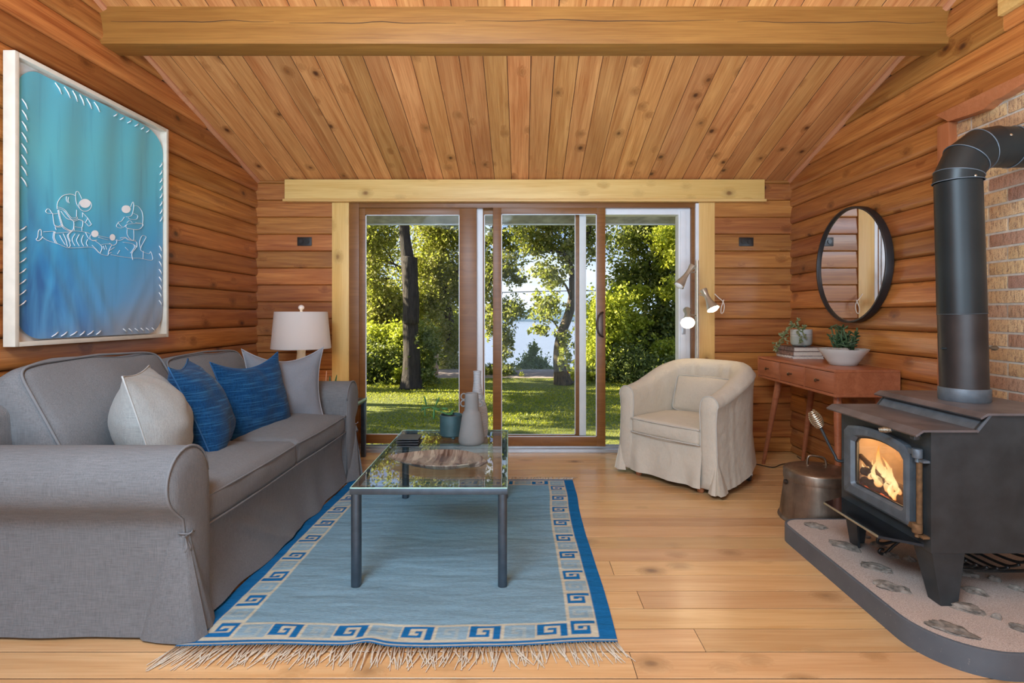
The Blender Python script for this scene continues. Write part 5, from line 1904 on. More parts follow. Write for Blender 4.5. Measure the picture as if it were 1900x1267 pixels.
rl = random.Random(4)
for pathp in (((400, 130, 4.0), (350, 100, 3.98), (300, 125, 3.97), (275, 190, 3.96), (250, 240, 3.95), (215, 290, 3.94)), ((390, 130, 3.99), (340, 95, 4.0), (325, 75, 4.0)), ((385, 120, 4.0), (378, 75, 4.01), (385, 55, 4.02)),
              ((395, 130, 3.98), (385, 160, 3.94), (410, 210, 3.935), (405, 240, 3.935)), ((410, 125, 3.98), (430, 170, 3.94), (440, 205, 3.94)), ((420, 125, 4.0), (430, 105, 4.0), (440, 110, 4.0)), ((300, 150, 3.97), (260, 165, 3.96), (240, 180, 3.95)),
              ((290, 190, 3.96), (300, 240, 3.95)), ((350, 110, 3.97), (280, 150, 3.95), (255, 210, 3.94), (195, 240, 3.93)), ((240, 240, 3.95), (205, 265, 3.94), (210, 310, 3.94))):
    sp = spline([dpx(*q) for q in pathp], 7)
    mb = MB()
    mb.tube(sp, 0.0022, 5)
    for q in sp[::2]:
        for _ in range(2):
            d = Vector((rl.gauss(0, 1), rl.gauss(0, 1), rl.gauss(0, 1))).normalized()
            pad(mb, q, q + d * rl.uniform(0.014, 0.024), rl.uniform(0.0045, 0.0065), 0.8)
    obj('trailing_stem', mb, M_STRING, t, angle=180)

# white bowl of succulents and stones
bc = Vector((2.052, 3.452, ZD))
t = thing('succulent_bowl', 'wide white bowl of spiky succulents and stones on the desk', 'potted plant', bc)
M_BOWL = simple('white_glazed_bowl', (0.60, 0.62, 0.58), 0.22, var=0.03)
obj('bowl', MB().lathe([(0, 0.004), (0.072, 0.0), (0.078, 0.002), (0.095, 0.028), (0.122, 0.068), (0.146, 0.100), (0.1475, 0.104), (0.144, 0.104), (0.118, 0.072), (0.10, 0.055), (0, 0.05)], bc, n=56), M_BOWL, t, angle=60)
obj('soil', MB().lathe([(0, 0.098), (0.10, 0.094), (0.136, 0.090)], bc, n=24), M_SOIL, t)
rl = random.Random(9)
M_SUCC = leaf_mat('spiky_succulent', (0.018, 0.055, 0.022), (0.05, 0.105, 0.040), (0.16, 0.21, 0.12), 0.1)
for i in range(26):
    a = rl.uniform(0, 2 * PI)
    r = 0.055 * rl.random() ** 0.5
    root = bc + Vector((0.015 + r * math.cos(a), r * math.sin(a), 0.094))
    mb = MB()
    tip = root + Vector((math.cos(a) * r * rl.uniform(0.5, 1.4) + rl.gauss(0, 0.015), math.sin(a) * r * 0.9 + rl.gauss(0, 0.015), rl.uniform(0.05, 0.155)))
    st_ = [root, root + (tip - root) * 0.5 + Vector((rl.gauss(0, 0.006), rl.gauss(0, 0.006), 0)), tip]
    mb.tube(st_, [0.006, 0.006, 0.004], 6)
    for k in range(7):
        f = rl.uniform(0.25, 1.0)
        q = st_[0].lerp(tip, f)
        d = Vector((rl.gauss(0, 1), rl.gauss(0, 1), rl.uniform(0.0, 1.2))).normalized()
        pad(mb, q, q + d * rl.uniform(0.022, 0.045), 0.0058, 0.8)
    obj('succulent_stem', mb, M_SUCC, t, angle=180)
for (dx_, dy_, s) in ((-0.075, -0.055, 0.024), (-0.050, -0.085, 0.028), (-0.095, -0.02, 0.018), (0.055, -0.10, 0.020), (0.085, -0.07, 0.016)):
    mb = MB().rbox(s, s * 0.85, s * 0.6, s * 0.55, n=4, M=Matrix.Translation(bc + Vector((dx_, dy_, 0.100))), wob=0.004, seed=s * 100)
    obj('stone', mb, simple('grey_beach_stone', (0.32, 0.30, 0.27), 0.7, var=0.2, scale=60), t, angle=180)

# cord on the floor
cp = spline([(1.64, 4.02, 0.004), (1.74, 4.10, 0.004), (1.85, 4.00, 0.004), (1.96, 4.08, 0.004), (2.06, 4.12, 0.004), (2.16, 4.16, 0.004), (2.19, 4.3, 0.004)], 6)
o = obj('power_cord', MB().tube(cp, 0.0035, 6), M_BLACKPLATE, None, angle=180, origin=cp[0])
tag(o, 'thin dark power cord lying on the floor under the desk', 'cord')
# ------------------------------------------------------------------ hearth pad
def build_hearth():
    X0, X1, Y0, Y1_, ZH = 1.318, 2.215, 1.672, 2.790, 0.085
    def outline(ins, z=None):
        r1, r2 = 0.235 - ins, 0.10 - ins
        o = [(X1, Y0 + ins)]
        o += arc(X0 + ins + r1, Y0 + ins + r1, r1, 1.5 * PI, PI, 14)
        o += arc(X0 + ins + r2, Y1_ - ins - r2, r2, PI, 0.5 * PI, 10)
        o += [(X1, Y1_ - ins)]
        return o
    t = thing('stove_hearth', 'raised stone-set concrete hearth pad with a dark metal rim under the stove', 'hearth', ((X0 + X1) / 2, (Y0 + Y1_) / 2, 0))
    m, n, l, b = mat_new('dark_rim_metal')
    tc = n.new('ShaderNodeTexCoord')
    nz = tex_noise(n, l, tc.outputs['Object'], 9, 5, 0.6)
    sc_ = tex_noise(n, l, mapping(n, l, tc.outputs['Object'], (60, 60, 25)), 1.5, 3, 0.7)
    c = mixc(n, l, nz, (0.075, 0.090, 0.105), (0.13, 0.15, 0.17))
    c = mixc(n, l, maprange(n, l, sc_, 0.66, 0.72, 0, 0.6), c, (0.28, 0.27, 0.26))
    l.new(c, b.inputs['Base Color'])
    b.inputs['Roughness'].default_value = 0.5
    b.inputs['Metallic'].default_value = 0.2
    rim = MB()
    oo, ii = outline(0.0), outline(0.012)
    nn_ = len(oo)
    vs = [(*p, 0.0) for p in oo] + [(*p, ZH - 0.002) for p in oo] + [(*p, ZH) for p in outline(0.003)] + [(*p, ZH) for p in ii] + [(*p, ZH - 0.012) for p in ii]
    fs = []
    for k in range(4):
        for i in range(nn_ - 1):
            fs.append((k * nn_ + i, k * nn_ + i + 1, (k + 1) * nn_ + i + 1, (k + 1) * nn_ + i))
    rim.add(vs, fs)
    obj('metal_rim', rim, m, t, angle=50)
    m2, n, l, b = mat_new('sandy_aggregate')
    tc = n.new('ShaderNodeTexCoord')
    f1 = tex_noise(n, l, tc.outputs['Object'], 320, 3, 0.7)
    f2 = tex_noise(n, l, tc.outputs['Object'], 7, 4)
    c = mixc(n, l, maprange(n, l, f1, 0.32, 0.62), (0.27, 0.205, 0.165), (0.56, 0.465, 0.40))
    c = mixc(n, l, maprange(n, l, f2, 0.5, 0.75, 0, 0.5), c, (0.40, 0.34, 0.29))
    l.new(c, b.inputs['Base Color'])
    b.inputs['Roughness'].default_value = 0.95
    bump(n, l, b, f1, 0.5, 0.004)
    # top surface, gently uneven
    top = MB()
    o = outline(0.012)
    cx_, cy_ = 1.80, 2.24
    rings = 14
    vs = []
    for k in range(rings + 1):
        s = k / rings
        for (a, b_) in o:
            x, y = cx_ + (a - cx_) * s, cy_ + (b_ - cy_) * s
            z = ZH + (0.004 * noise.noise(Vector((x * 9, y * 9, 0))) if s < 0.97 else -0.002)
            vs.append((x, y, z))
    no = len(o)
    fs = []
    for k in range(rings):
        for i in range(no):
            fs.append((k * no + i, k * no + (i + 1) % no, (k + 1) * no + (i + 1) % no, (k + 1) * no + i))
    top.add(vs, fs)
    obj('concrete_bed', top, m2, t, angle=180)
    stm = simple('hearth_stone', (0.19, 0.165, 0.135), 0.75, var=0.55, scale=40, bmp=0.9, bscale=70)
    spots = [(215, 620, 48, 16, 0.55), (330, 702, 60, 22, 0.5), (462, 792, 60, 26, 0.45), (522, 872, 68, 26, 0.45), (400, 658, 28, 16, 0.3), (470, 700, 30, 10, 0.1), (515, 742, 34, 12, 0.1), (765, 1045, 85, 32, 0.4), (835, 962, 68, 28, 0.4),
             (868, 893, 45, 20, 0.2), (1060, 1045, 40, 24, 0.5), (1040, 880, 30, 18, 0.3), (840, 822, 40, 12, 0.2), (700, 800, 30, 12, 0.2), (960, 1000, 20, 8, 0.3), (950, 840, 26, 10, 0.2), (600, 760, 24, 8, 0.2)]
    for k, (px, py, sx, sy, yaw) in enumerate(spots):
        u, v = 1420 + px / 2.235, 700 + py / 2.235
        s = (v - CY) / (CAM_H - ZH)
        Y, X = 1000 / s, (u - CX) / s
        if X > X1 - 0.06 or Y < Y0 + 0.05 or Y > Y1_ - 0.04:
            continue
        lx = sx / 2.235 / s
        rk = random.Random(k + 3)
        bm = bmesh.new()
        bmesh.ops.create_icosphere(bm, subdivisions=3, radius=1)
        vs = []
        a = -0.75 + rk.uniform(-0.25, 0.25)
        for w in bm.verts:
            p = w.co.copy()
            d = 1 + 0.42 * noise.noise(p * 1.6 + Vector((k * 7, 0, 0))) + 0.22 * noise.noise(p * 4 + Vector((k, 5, 0)))
            p = Vector((p.x * lx * 0.95 * d, p.y * lx * 0.52 * d, p.z * 0.017 * d))
            vs.append((X + p.x * math.cos(a) - p.y * math.sin(a), Y + p.x * math.sin(a) + p.y * math.cos(a), ZH + 0.0 + p.z))
        fs = [[w.index for w in f.verts] for f in bm.faces]
        bm.free()
        obj('stone', MB().add(vs, fs), stm, t, angle=30)
    return ZH


ZH = build_hearth()

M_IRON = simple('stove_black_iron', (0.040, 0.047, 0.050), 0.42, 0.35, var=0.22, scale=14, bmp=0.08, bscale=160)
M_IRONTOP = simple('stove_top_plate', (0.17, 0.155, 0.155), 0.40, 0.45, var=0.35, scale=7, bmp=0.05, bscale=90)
M_CAST = simple('cast_door_iron', (0.115, 0.140, 0.160), 0.5, 0.35, var=0.18, scale=20, bmp=0.15, bscale=220)
M_SPRING = simple('nickel_spring', (0.55, 0.50, 0.40), 0.28, 0.95, var=0.1)
M_RUST = simple('rusty_hinge', (0.16, 0.085, 0.035), 0.8, 0.3, var=0.4, scale=50)


def build_stove():
    XF_, XB, YN, YF = 1.477, 2.02, 1.950, 2.497
    ZB, ZL, ZU = 0.276, 0.722, 0.782
    t = thing('wood_stove', 'black cast-iron wood stove with a glowing glass door on the hearth', 'wood stove', ((XF_ + XB) / 2, (YN + YF) / 2, ZH))
    # body shell, open behind the door
    oy0, oy1, oz0, oz1 = 2.050, 2.385, 0.385, 0.620
    b = MB()
    prof = [(XF_, ZB), (XF_, ZL), (1.638, ZL), (1.690, ZU), (XB, ZU), (XB, ZB)]
    for ya, yb in ((YN, YN + 0.010), (YF - 0.010, YF)):
        b.prism(prof, 'y', ya, yb)
    ya, yb = YN + 0.010, YF - 0.010
    b.box(XF_ + 0.004, XB, ya, yb, ZB, ZB + 0.012)
    b.box(XB - 0.01, XB, ya, yb, ZB, ZU)
    b.box(XF_, XF_ + 0.012, ya, oy0, ZB, ZL)
    b.box(XF_, XF_ + 0.012, oy1, yb, ZB, ZL)
    b.box(XF_, XF_ + 0.012, oy0, oy1, ZB, oz0)
    b.box(XF_, XF_ + 0.012, oy0, oy1, oz1, ZL)
    obj('body', b, M_IRON, t, angle=30)
    rs = MB().prism([(1.636, ZL - 0.004), (1.688, ZU - 0.002), (1.696, ZU - 0.006), (1.644, ZL - 0.010)], 'y', YN - 0.004, YF + 0.004)
    obj('step_riser', rs, M_CAST, t, angle=30)
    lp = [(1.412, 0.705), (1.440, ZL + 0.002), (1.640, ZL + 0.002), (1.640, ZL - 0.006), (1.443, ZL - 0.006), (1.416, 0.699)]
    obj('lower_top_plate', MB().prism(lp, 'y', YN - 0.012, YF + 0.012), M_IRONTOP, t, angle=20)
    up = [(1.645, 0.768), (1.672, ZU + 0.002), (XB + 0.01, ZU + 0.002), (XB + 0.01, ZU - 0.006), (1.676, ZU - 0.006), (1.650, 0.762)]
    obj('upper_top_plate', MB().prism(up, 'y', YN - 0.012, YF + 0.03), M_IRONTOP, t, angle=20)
    # legs: angle section, tapering
    for xs, sx in ((XF_, 1), (XB, -1)):
        for ys, sy in ((YN, 1), (YF, -1)):
            m_ = MB()
            w0, w1, th_ = 0.125, 0.062, 0.010
            xs_, ys_ = xs + sx * 0.002, ys + sy * 0.002

            def ell(ox, wx_, wy_, z, xs_=xs_, ys_=ys_, sx=sx, sy=sy):
                return [(xs_ + sx * (ox + a_), ys_ + sy * b_, z) for a_, b_ in ((0, 0), (wx_, 0), (wx_, th_), (th_, th_), (th_, wy_), (0, wy_))]
            m_.add(ell(0, w0, w0 * 0.8, ZB + 0.02) + ell(0.035, w1, w1, ZH), [(5, 4, 3, 2, 1, 0), (6, 7, 8, 9, 10, 11)] + [(i, (i + 1) % 6, 6 + (i + 1) % 6, 6 + i) for i in range(6)])
            obj('leg', m_, M_IRON, t, smooth=False)
    # ash shelf
    sh = MB()
    z0, z1 = 0.284, 0.294
    pl = [(1.360, 2.062), (1.360, 2.432), (XF_, YF), (XF_, 1.985)]
    sh.prism(pl, 'z', z0, z1)
    obj('ash_shelf', sh, simple('polished_ash_shelf', (0.030, 0.034, 0.040), 0.12, 0.7, var=0.1), t, smooth=False)
    obj('shelf_edge_glint', MB().box(1.357, 1.361, 2.062, 2.432, z0 + 0.002, z1 + 0.001, 0.0008), simple('painted_edge_glint', (0.50, 0.55, 0.48), 0.25, 0.9), t)  # thin pale strip stands in for the highlight along the shelf edge
    # door with an arched top, framing the glass
    X_, dy0, dy1, dz0 = 1.448, 2.026, 2.440, 0.343

    def arch(y0, y1, z0, zs, zc, r, n=14):
        o = arc(y0 + r, z0 + r, r, PI, 1.5 * PI, 4) + arc(y1 - r, z0 + r, r, 1.5 * PI, 2 * PI, 4)
        mid = (y0 + y1) / 2
        for i in range(n + 1):
            y = y1 - (y1 - y0) * i / n
            q = (y - mid) / ((y1 - y0) / 2)
            edge = min(1.0, (1 - abs(q)) / 0.12)
            o.append((y, zs + (zc - zs) * (1 - q * q) - 0.018 * (1 - edge) ** 2))
        return o
    outer = arch(dy0, dy1, dz0, 0.636, 0.664, 0.016)
    inner = arch(2.062, 2.372, 0.398, 0.596, 0.622, 0.014)
    mid_o = arch(dy0 + 0.010, dy1 - 0.010, dz0 + 0.010, 0.626, 0.654, 0.014)
    mid_i = arch(2.052, 2.382, 0.388, 0.604, 0.631, 0.016)
    n_ = len(outer)
    d = MB()
    layers = [(XF_, outer), (X_ + 0.006, outer), (X_, mid_o), (X_, mid_i), (X_ + 0.018, inner), (XF_, inner)]
    vs = []
    for x, o in layers:
        vs += [(x, y, z) for y, z in o]
    fs = []
    for k in range(len(layers) - 1):
        for i in range(n_):
            fs.append((k * n_ + i, k * n_ + (i + 1) % n_, (k + 1) * n_ + (i + 1) % n_, (k + 1) * n_ + i))
    d.add(vs, fs)
    dr = obj('door', d, M_CAST, t, angle=25)
    gp = MB().prism(inner, 'x', X_ + 0.020, X_ + 0.024)
    obj('glass_pane', gp, glass('stove_glass', (0.93, 0.88, 0.82), 1.5), dr, smooth=False)
    gk = MB().tube([(X_ + 0.019, y, z) for y, z in inner], 0.004, 5, closed=True)
    obj('gasket', gk, M_BLACKPLATE, dr, angle=180)
    # hinges on the near edge
    for zc in (0.628, 0.352):
        h = MB().lathe([(0.016, -0.016), (0.017, -0.014), (0.017, 0.014), (0.015, 0.017), (0, 0.017)], (XF_ - 0.022, 1.988, zc), n=18)
        h.box(XF_ - 0.024, XF_ + 0.002, 1.955, 1.985, zc - 0.028, zc - 0.020)
        h.box(XF_ - 0.024, XF_ + 0.002, 1.992, 2.035, zc - 0.010, zc + 0.010)
        h.lathe([(0.008, -0.032), (0.008, -0.016)], (XF_ - 0.022, 1.988, zc), n=10)
        obj('hinge', h, M_CAST if zc > 0.5 else M_RUST, t, angle=40)
    obj('hinge_rod', MB().tube([(XF_ - 0.014, 1.988, 0.335), (XF_ - 0.014, 1.988, 0.615)], 0.010, 8), M_RUST, t, angle=60, label='rusty hinge strip')
    # door latch with coil handle
    a = Vector((XF_ - 0.012, 2.452, 0.470))
    pts_ = [a, a + Vector((-0.03, 0.008, 0.004)), P(1549, 845, 2.47), P(1538, 825, 2.48), P(1522, 792, 2.49)]
    lt = MB().tube(spline(pts_, 5), 0.0065, 8)
    lt.lathe([(0.016, -0.006), (0.016, 0.008), (0, 0.008)], a, (-1, 0, 0), n=14)
    lh = obj('door_latch', lt, M_IRON, t, angle=60)
    q0, q1 = P(1522, 792, 2.49), P(1506, 763, 2.49)
    ax = (q1 - q0).normalized()
    s1 = ax.orthogonal().normalized()
    s2 = ax.cross(s1)
    coil = []
    turns = 9
    for i in range(turns * 12 + 1):
        f = i / (turns * 12)
        r = 0.010 + 0.016 * math.sin(PI * min(1, 0.12 + 0.80 * f)) ** 1.2
        th_ = 2 * PI * turns * f
        coil.append(q0 + ax * ((q1 - q0).length * f) + s1 * r * math.cos(th_) + s2 * r * math.sin(th_))
    obj('coil_grip', MB().tube(coil, 0.0030, 6), M_SPRING, lh, angle=180, label='nickel coil grip')
    # air control lever under the lip
    q0, q1 = P(1655, 798, 2.07), P(1631, 797, 2.10)
    ac = MB().tube([Vector((XF_, 2.0, 0.690)), P(1676, 797, 2.03), q0], 0.004, 6)
    al = obj('air_lever', ac, M_IRON, t, angle=60)
    ax = (q1 - q0).normalized()
    s1 = ax.orthogonal().normalized()
    s2 = ax.cross(s1)
    coil = []
    for i in range(109):
        f = i / 108
        r = 0.004 + 0.006 * math.sin(PI * min(1, 0.1 + 0.8 * f))
        th_ = 2 * PI * 9 * f
        coil.append(q0 + ax * ((q1 - q0).length * f) + s1 * r * math.cos(th_) + s2 * r * math.sin(th_))
    obj('coil_grip', MB().tube(coil, 0.0018, 5), M_SPRING, al, angle=180, label='brass-coloured coil grip')
    obj('lever_bracket', MB().box(1.425, 1.445, 1.962, 1.985, 0.683, 0.704, 0.002), M_IRON, t)
    # firebrick lining
    light('firelight', 'POINT', (1.60, 2.28, 0.55), None, 1.6, (1.0, 0.62, 0.30), radius=0.03)
    fb = MB()
    x0, x1, y0, y1, z0_, z1_ = XF_ + 0.014, 1.90, 2.01, 2.44, 0.325, 0.66
    fb.box(x1 - 0.02, x1, y0, y1, z0_, z1_)
    fb.box(x0, x1, y0 - 0.02, y0, z0_, z1_)
    fb.box(x0, x1, y1, y1 + 0.02, z0_, z1_)
    fb.box(x0, x1, y0, y1, z1_ - 0.02, z1_)
    fb.box(x0, x1, y0, y1, z0_, z0_ + 0.03)
    obj('firebrick_lining', fb, simple('firebrick', (0.52, 0.43, 0.33), 0.95, var=0.25, scale=12), t, smooth=False)
    obj('flue_collar', MB().lathe([(0.0865, 0.0), (0.0885, 0.004), (0.0885, 0.050), (0.086, 0.054)], (1.834, 2.24, ZU + 0.002), n=48), M_CAST, t, angle=40)
    # logs, embers and flames: things inside the firebox
    M_LOG = simple('charred_log', (0.085, 0.055, 0.040), 0.95, var=0.5, scale=30, bmp=0.8, bscale=50)
    M_EMBER = simple('glowing_embers', (0.10, 0.02, 0.01), 0.9, emit=(1.0, 0.16, 0.05), estr=0.9, var=0.4)
    nl = 0
    for (p, q, r, lab) in (((1.530, 2.10, 0.383), (1.545, 2.43, 0.392), 0.026, 'charred log lying lowest across the firebox of the stove'),
                           ((1.560, 2.13, 0.412), (1.525, 2.41, 0.446), 0.022, 'charred log tilted over the lowest log in the stove'),
                           ((1.515, 2.20, 0.410), (1.530, 2.44, 0.500), 0.012, 'thin burning stick leaning up in the stove')):
        p, q = Vector(p), Vector(q)
        sp = [p + (q - p) * (i / 8) + Vector(noise.noise_vector(Vector((i * 0.7, r * 90, 0)))) * 0.006 for i in range(9)]
        o = obj('firewood_log', MB().tube(sp, [r * (0.92 + 0.12 * math.sin(i * 2.3)) for i in range(9)], 10), M_LOG, None, angle=50, origin=p)
        tag(o, lab, 'log', 'burning logs')
    rk = random.Random(2)
    em = MB()
    for i in range(70):
        c = Vector((rk.uniform(1.505, 1.66), rk.uniform(2.09, 2.42), 0.362 + rk.uniform(0, 0.012)))
        s = rk.uniform(0.008, 0.018)
        em.rbox(s, s, s * 0.7, s * 0.4, n=2, M=Matrix.Translation(c), wob=0.003, seed=i)
    o = obj('ember_bed', em, M_EMBER, None, angle=180)
    tag(o, 'red glowing ember bed under the logs in the stove', 'embers', kind='stuff')
    m, n, l, b_ = mat_new('flame')
    n.remove(b_)
    out = [x for x in n if x.type == 'OUTPUT_MATERIAL'][0]
    tc = n.new('ShaderNodeTexCoord')
    sep = n.new('ShaderNodeSeparateXYZ')
    l.new(tc.outputs['Object'], sep.inputs[0])
    hgt = maprange(n, l, sep.outputs['Z'], 0.40, 0.55)
    r = n.new('ShaderNodeValToRGB')
    e = r.color_ramp.elements
    e[0].position, e[0].color = 0.0, (1.0, 0.30, 0.05, 1)
    e[1].position, e[1].color = 1.0, (1.0, 0.36, 0.06, 1)
    k = e.new(0.35)
    k.color = (1.0, 0.80, 0.42, 1)
    l.new(hgt, r.inputs[0])
    em_ = n.new('ShaderNodeEmission')
    l.new(r.outputs[0], em_.inputs[0])
    em_.inputs[1].default_value = 1.7
    tr = n.new('ShaderNodeBsdfTransparent')
    lw = n.new('ShaderNodeLayerWeight')
    lw.inputs[0].default_value = 0.35
    nz = tex_noise(n, l, mapping(n, l, tc.outputs['Object'], (30, 30, 12)), 1.5, 2)
    fac = val(n, 'MULTIPLY', val(n, 'SUBTRACT', 1.0, lw.outputs['Facing'], l), maprange(n, l, nz, 0.3, 0.6, 0.35, 0.95), l, True)
    mx = n.new('ShaderNodeMixShader')
    l.new(fac, mx.inputs[0])
    l.new(tr.outputs[0], mx.inputs[1])
    l.new(em_.outputs[0], mx.inputs[2])
    l.new(mx.outputs[0], out.inputs[0])
    ft = thing('wood_fire', 'bright orange flames rising from the logs behind the stove glass', 'fire', (1.62, 2.2, 0.40))
    for i, (y, h, w, x) in enumerate(((2.345, 0.045, 0.012, 1.61), (2.31, 0.075, 0.016, 1.62), (2.275, 0.145, 0.026, 1.62), (2.255, 0.10, 0.016, 1.60), (2.235, 0.075, 0.020, 1.61), (2.205, 0.120, 0.022, 1.60), (2.185, 0.095, 0.016, 1.61), (2.16, 0.100, 0.018, 1.60), (2.135, 0.065, 0.018, 1.59),
                                      (2.105, 0.060, 0.018, 1.57), (2.085, 0.050, 0.014, 1.56), (2.29, 0.05, 0.02, 1.585), (2.22, 0.05, 0.03, 1.58), (2.15, 0.045, 0.03, 1.57))):
        mb = MB()
        p = Vector((x - 0.088 + 0.008 * (i % 3), y + 0.045, 0.405 + 0.10 * (y + 0.045 - 2.13)))
        sp = [p + Vector((0.010 * math.sin(f * 5 + i), 0.014 * math.sin(f * 4 + i * 2) * f + 0.018 * f, h * f)) for f in (0, 0.1, 0.25, 0.45, 0.65, 0.82, 0.94, 1.0)]
        mb.tube(sp, [w * 0.62 * k_ for k_ in (0.35, 0.8, 1.0, 0.85, 0.55, 0.3, 0.14, 0.02)], 10)
        obj('flame', mb, m, ft, angle=180)


build_stove()


def build_pipe():
    M_PIPE = simple('black_stovepipe', (0.016, 0.021, 0.022), 0.36, 0.3, var=0.20, scale=5, bmp=0.03, bscale=60)
    M_PIPE2 = simple('heat_browned_stovepipe', (0.040, 0.033, 0.030), 0.42, 0.5, var=0.3, scale=6, bmp=0.05, bscale=60)
    b0 = Vector((1.834, 2.24, 0.825))
    r = 0.0825
    zseam, ztop, zel = 1.143, 1.690, 1.835
    lean = -0.030
    def px(z):
        return b0 + Vector((lean * (z - b0.z), 0, z - b0.z))
    t = thing('stove_pipe', 'black metal stovepipe rising from the stove and bending into the bricks', 'stovepipe', b0)
    obj('lower_section', MB().lathe([(r + 0.002, 0.0), (r, 0.006), (r, zseam - b0.z)], b0, px(2) - b0, n=48, caps=False), M_PIPE2, t)
    u0 = px(zseam - 0.002)
    obj('upper_section', MB().lathe([(r + 0.0025, 0.0), (r + 0.0015, 0.004), (r - 0.001, ztop - zseam)], u0, px(2) - b0, n=48, caps=False), M_PIPE, t)
    obj('seam_ring', MB().lathe([(r + 0.0015, -0.0015), (r + 0.0038, 0.0), (r + 0.0015, 0.0015)], px(zseam), px(2) - b0, n=48, caps=False), M_CAST, t)
    # segmented elbow
    p0 = px(ztop)
    cx_ = p0.x
    R = 0.145
    segs = 4
    el = MB()
    a_list = [0, 12, 40, 68, 90]
    for k in range(segs):
        a0, a1 = math.radians(a_list[k]), math.radians(a_list[k + 1])
        def pos(a):
            return Vector((cx_ + R - R * math.cos(a), p0.y, ztop + R * math.sin(a)))
        def tan(a):
            return Vector((math.sin(a), 0, math.cos(a)))
        rr = r + 0.004 - 0.001 * (k % 2)
        vs = []
        for a in (a0, a1):
            c, tg = pos(a), tan(a)
            nrm = Vector((-math.cos(a), 0, math.sin(a)))
            for i in range(48):
                th_ = 2 * PI * i / 48
                vs.append(c + nrm * rr * math.cos(th_) + Vector((0, 1, 0)) * rr * math.sin(th_))
        s = MB().add(vs, [(i, (i + 1) % 48, 48 + (i + 1) % 48, 48 + i) for i in range(48)])
        e = obj('elbow_gore', s, M_PIPE, t, angle=60)
        if k < segs:
            ring = vs[:48]
            c = pos(a0)
            obj('gore_seam', MB().tube([c + (q - c) * 1.012 for q in ring], 0.0022, 5, closed=True), M_CAST, e, angle=180)
    x0 = cx_ + R
    zc = ztop + R
    obj('horizontal_section', MB().lathe([(r, 0), (r, XR - 0.012 - x0)], (x0 - 0.002, p0.y, zc), (1, 0, 0), n=48, caps=False), M_PIPE, t)
    obj('seam_ring', MB().lathe([(r + 0.001, -0.002), (r + 0.004, 0.0), (r + 0.001, 0.002)], (x0 + 0.075, p0.y, zc), (1, 0, 0), n=48, caps=False), M_CAST, t)
    for (u, v) in ((1798.5, 328), (1869.5, 252.5)):
        d = Vector(((u - CX) / F, 1, (CY - v) / F))
        p = d * 2.175 + Vector((0, 0, CAM_H))
        if u > 1850:
            q = Vector((p.x, p0.y - math.sqrt(max(0, (r + 0.002) ** 2 - (p.z - zc) ** 2)), p.z))
            ax = Vector((0, q.y - p0.y, q.z - zc)).normalized()
        else:
            c = px(p.z)
            dx_ = 0.003
            q = Vector((c.x + dx_, c.y - math.sqrt((r + 0.002) ** 2 - dx_ ** 2), p.z))
            ax = Vector((dx_, q.y - c.y, 0)).normalized()
        obj('screw', MB().lathe([(0.0055, 0), (0.0055, 0.002), (0.003, 0.004), (0, 0.0045)], q, ax, n=12), M_SPRING, t)
    # damper rod with coil knob
    zc_ = 1.0
    c = px(zc_)
    dp = MB().tube([c + Vector((-0.105, -0.02, -0.0)), c + Vector((-0.07, -0.012, 0)), c + Vector((0.07, 0.012, 0)), c + Vector((0.115, 0.02, -0.002))], 0.004, 6)
    dh = obj('damper_rod', dp, M_IRON, t, angle=60)
    kb = MB()
    s0 = c + Vector((0.098, 0.018, 0))
    kb.lathe([(0.003, 0), (0.009, 0.006), (0.010, 0.012), (0.005, 0.02), (0.005, 0.04), (0.010, 0.052), (0.011, 0.062), (0.006, 0.072), (0, 0.075)], s0, (1, 0.15, -0.02), n=14)
    obj('damper_knob', kb, simple('antique_nickel', (0.25, 0.22, 0.17), 0.35, 0.9), dh, angle=180)


build_pipe()


# ------------------------------------------------------------------ iron grate under the stove
def build_grate():
    M_G = simple('blackened_grate', (0.055, 0.058, 0.058), 0.4, 0.7, var=0.2)
    t = thing('iron_grate', 'wrought-iron log grate with curled feet stored under the stove', 'grate', (1.78, 2.2, ZH))
    def c2(x, y, Y):
        return P(1450 + x / 3.453, 900 + y / 3.453, Y)
    # rails run across in x; ends curl up and down
    for Y, xa in ((2.36, 1.56), (2.10, 1.60)):
        pts_ = [(xa + 0.015, Y, 0.165), (xa - 0.005, Y, 0.158), (xa - 0.002, Y, 0.140), (xa + 0.03, Y, 0.138), (xa + 0.09, Y, 0.150), (xa + 0.2, Y, 0.142), (xa + 0.36, Y, 0.142), (xa + 0.44, Y, 0.150), (xa + 0.455, Y, 0.165)]
        obj('rail', MB().tube(spline(pts_, 5), 0.0065, 8), M_G, t, angle=180)
        for xx, s in ((xa + 0.09, -1), (xa + 0.36, 1)):
            ft = [(xx, Y, 0.147), (xx + s * 0.03, Y, 0.125), (xx + s * 0.055, Y, 0.10), (xx + s * 0.075, Y, 0.0915), (xx + s * 0.090, Y, 0.100), (xx + s * 0.083, Y, 0.113), (xx + s * 0.070, Y, 0.110)]
            obj('foot', MB().tube(spline(ft, 5), 0.0058, 8), M_G, t, angle=180)
    for k in range(9):
        x = 1.63 + 0.040 * k
        dz = 0.055 * (abs(k - 4) / 4) ** 2
        pts_ = [(x, 2.03, 0.185 + dz), (x, 2.08, 0.160 + dz * 0.8), (x, 2.2, 0.153 + dz * 0.6), (x, 2.36, 0.156 + dz * 0.7), (x, 2.41, 0.185 + dz)]
        obj('bar', MB().tube(spline(pts_, 5), 0.0055, 7), M_G, t, angle=180)


build_grate()


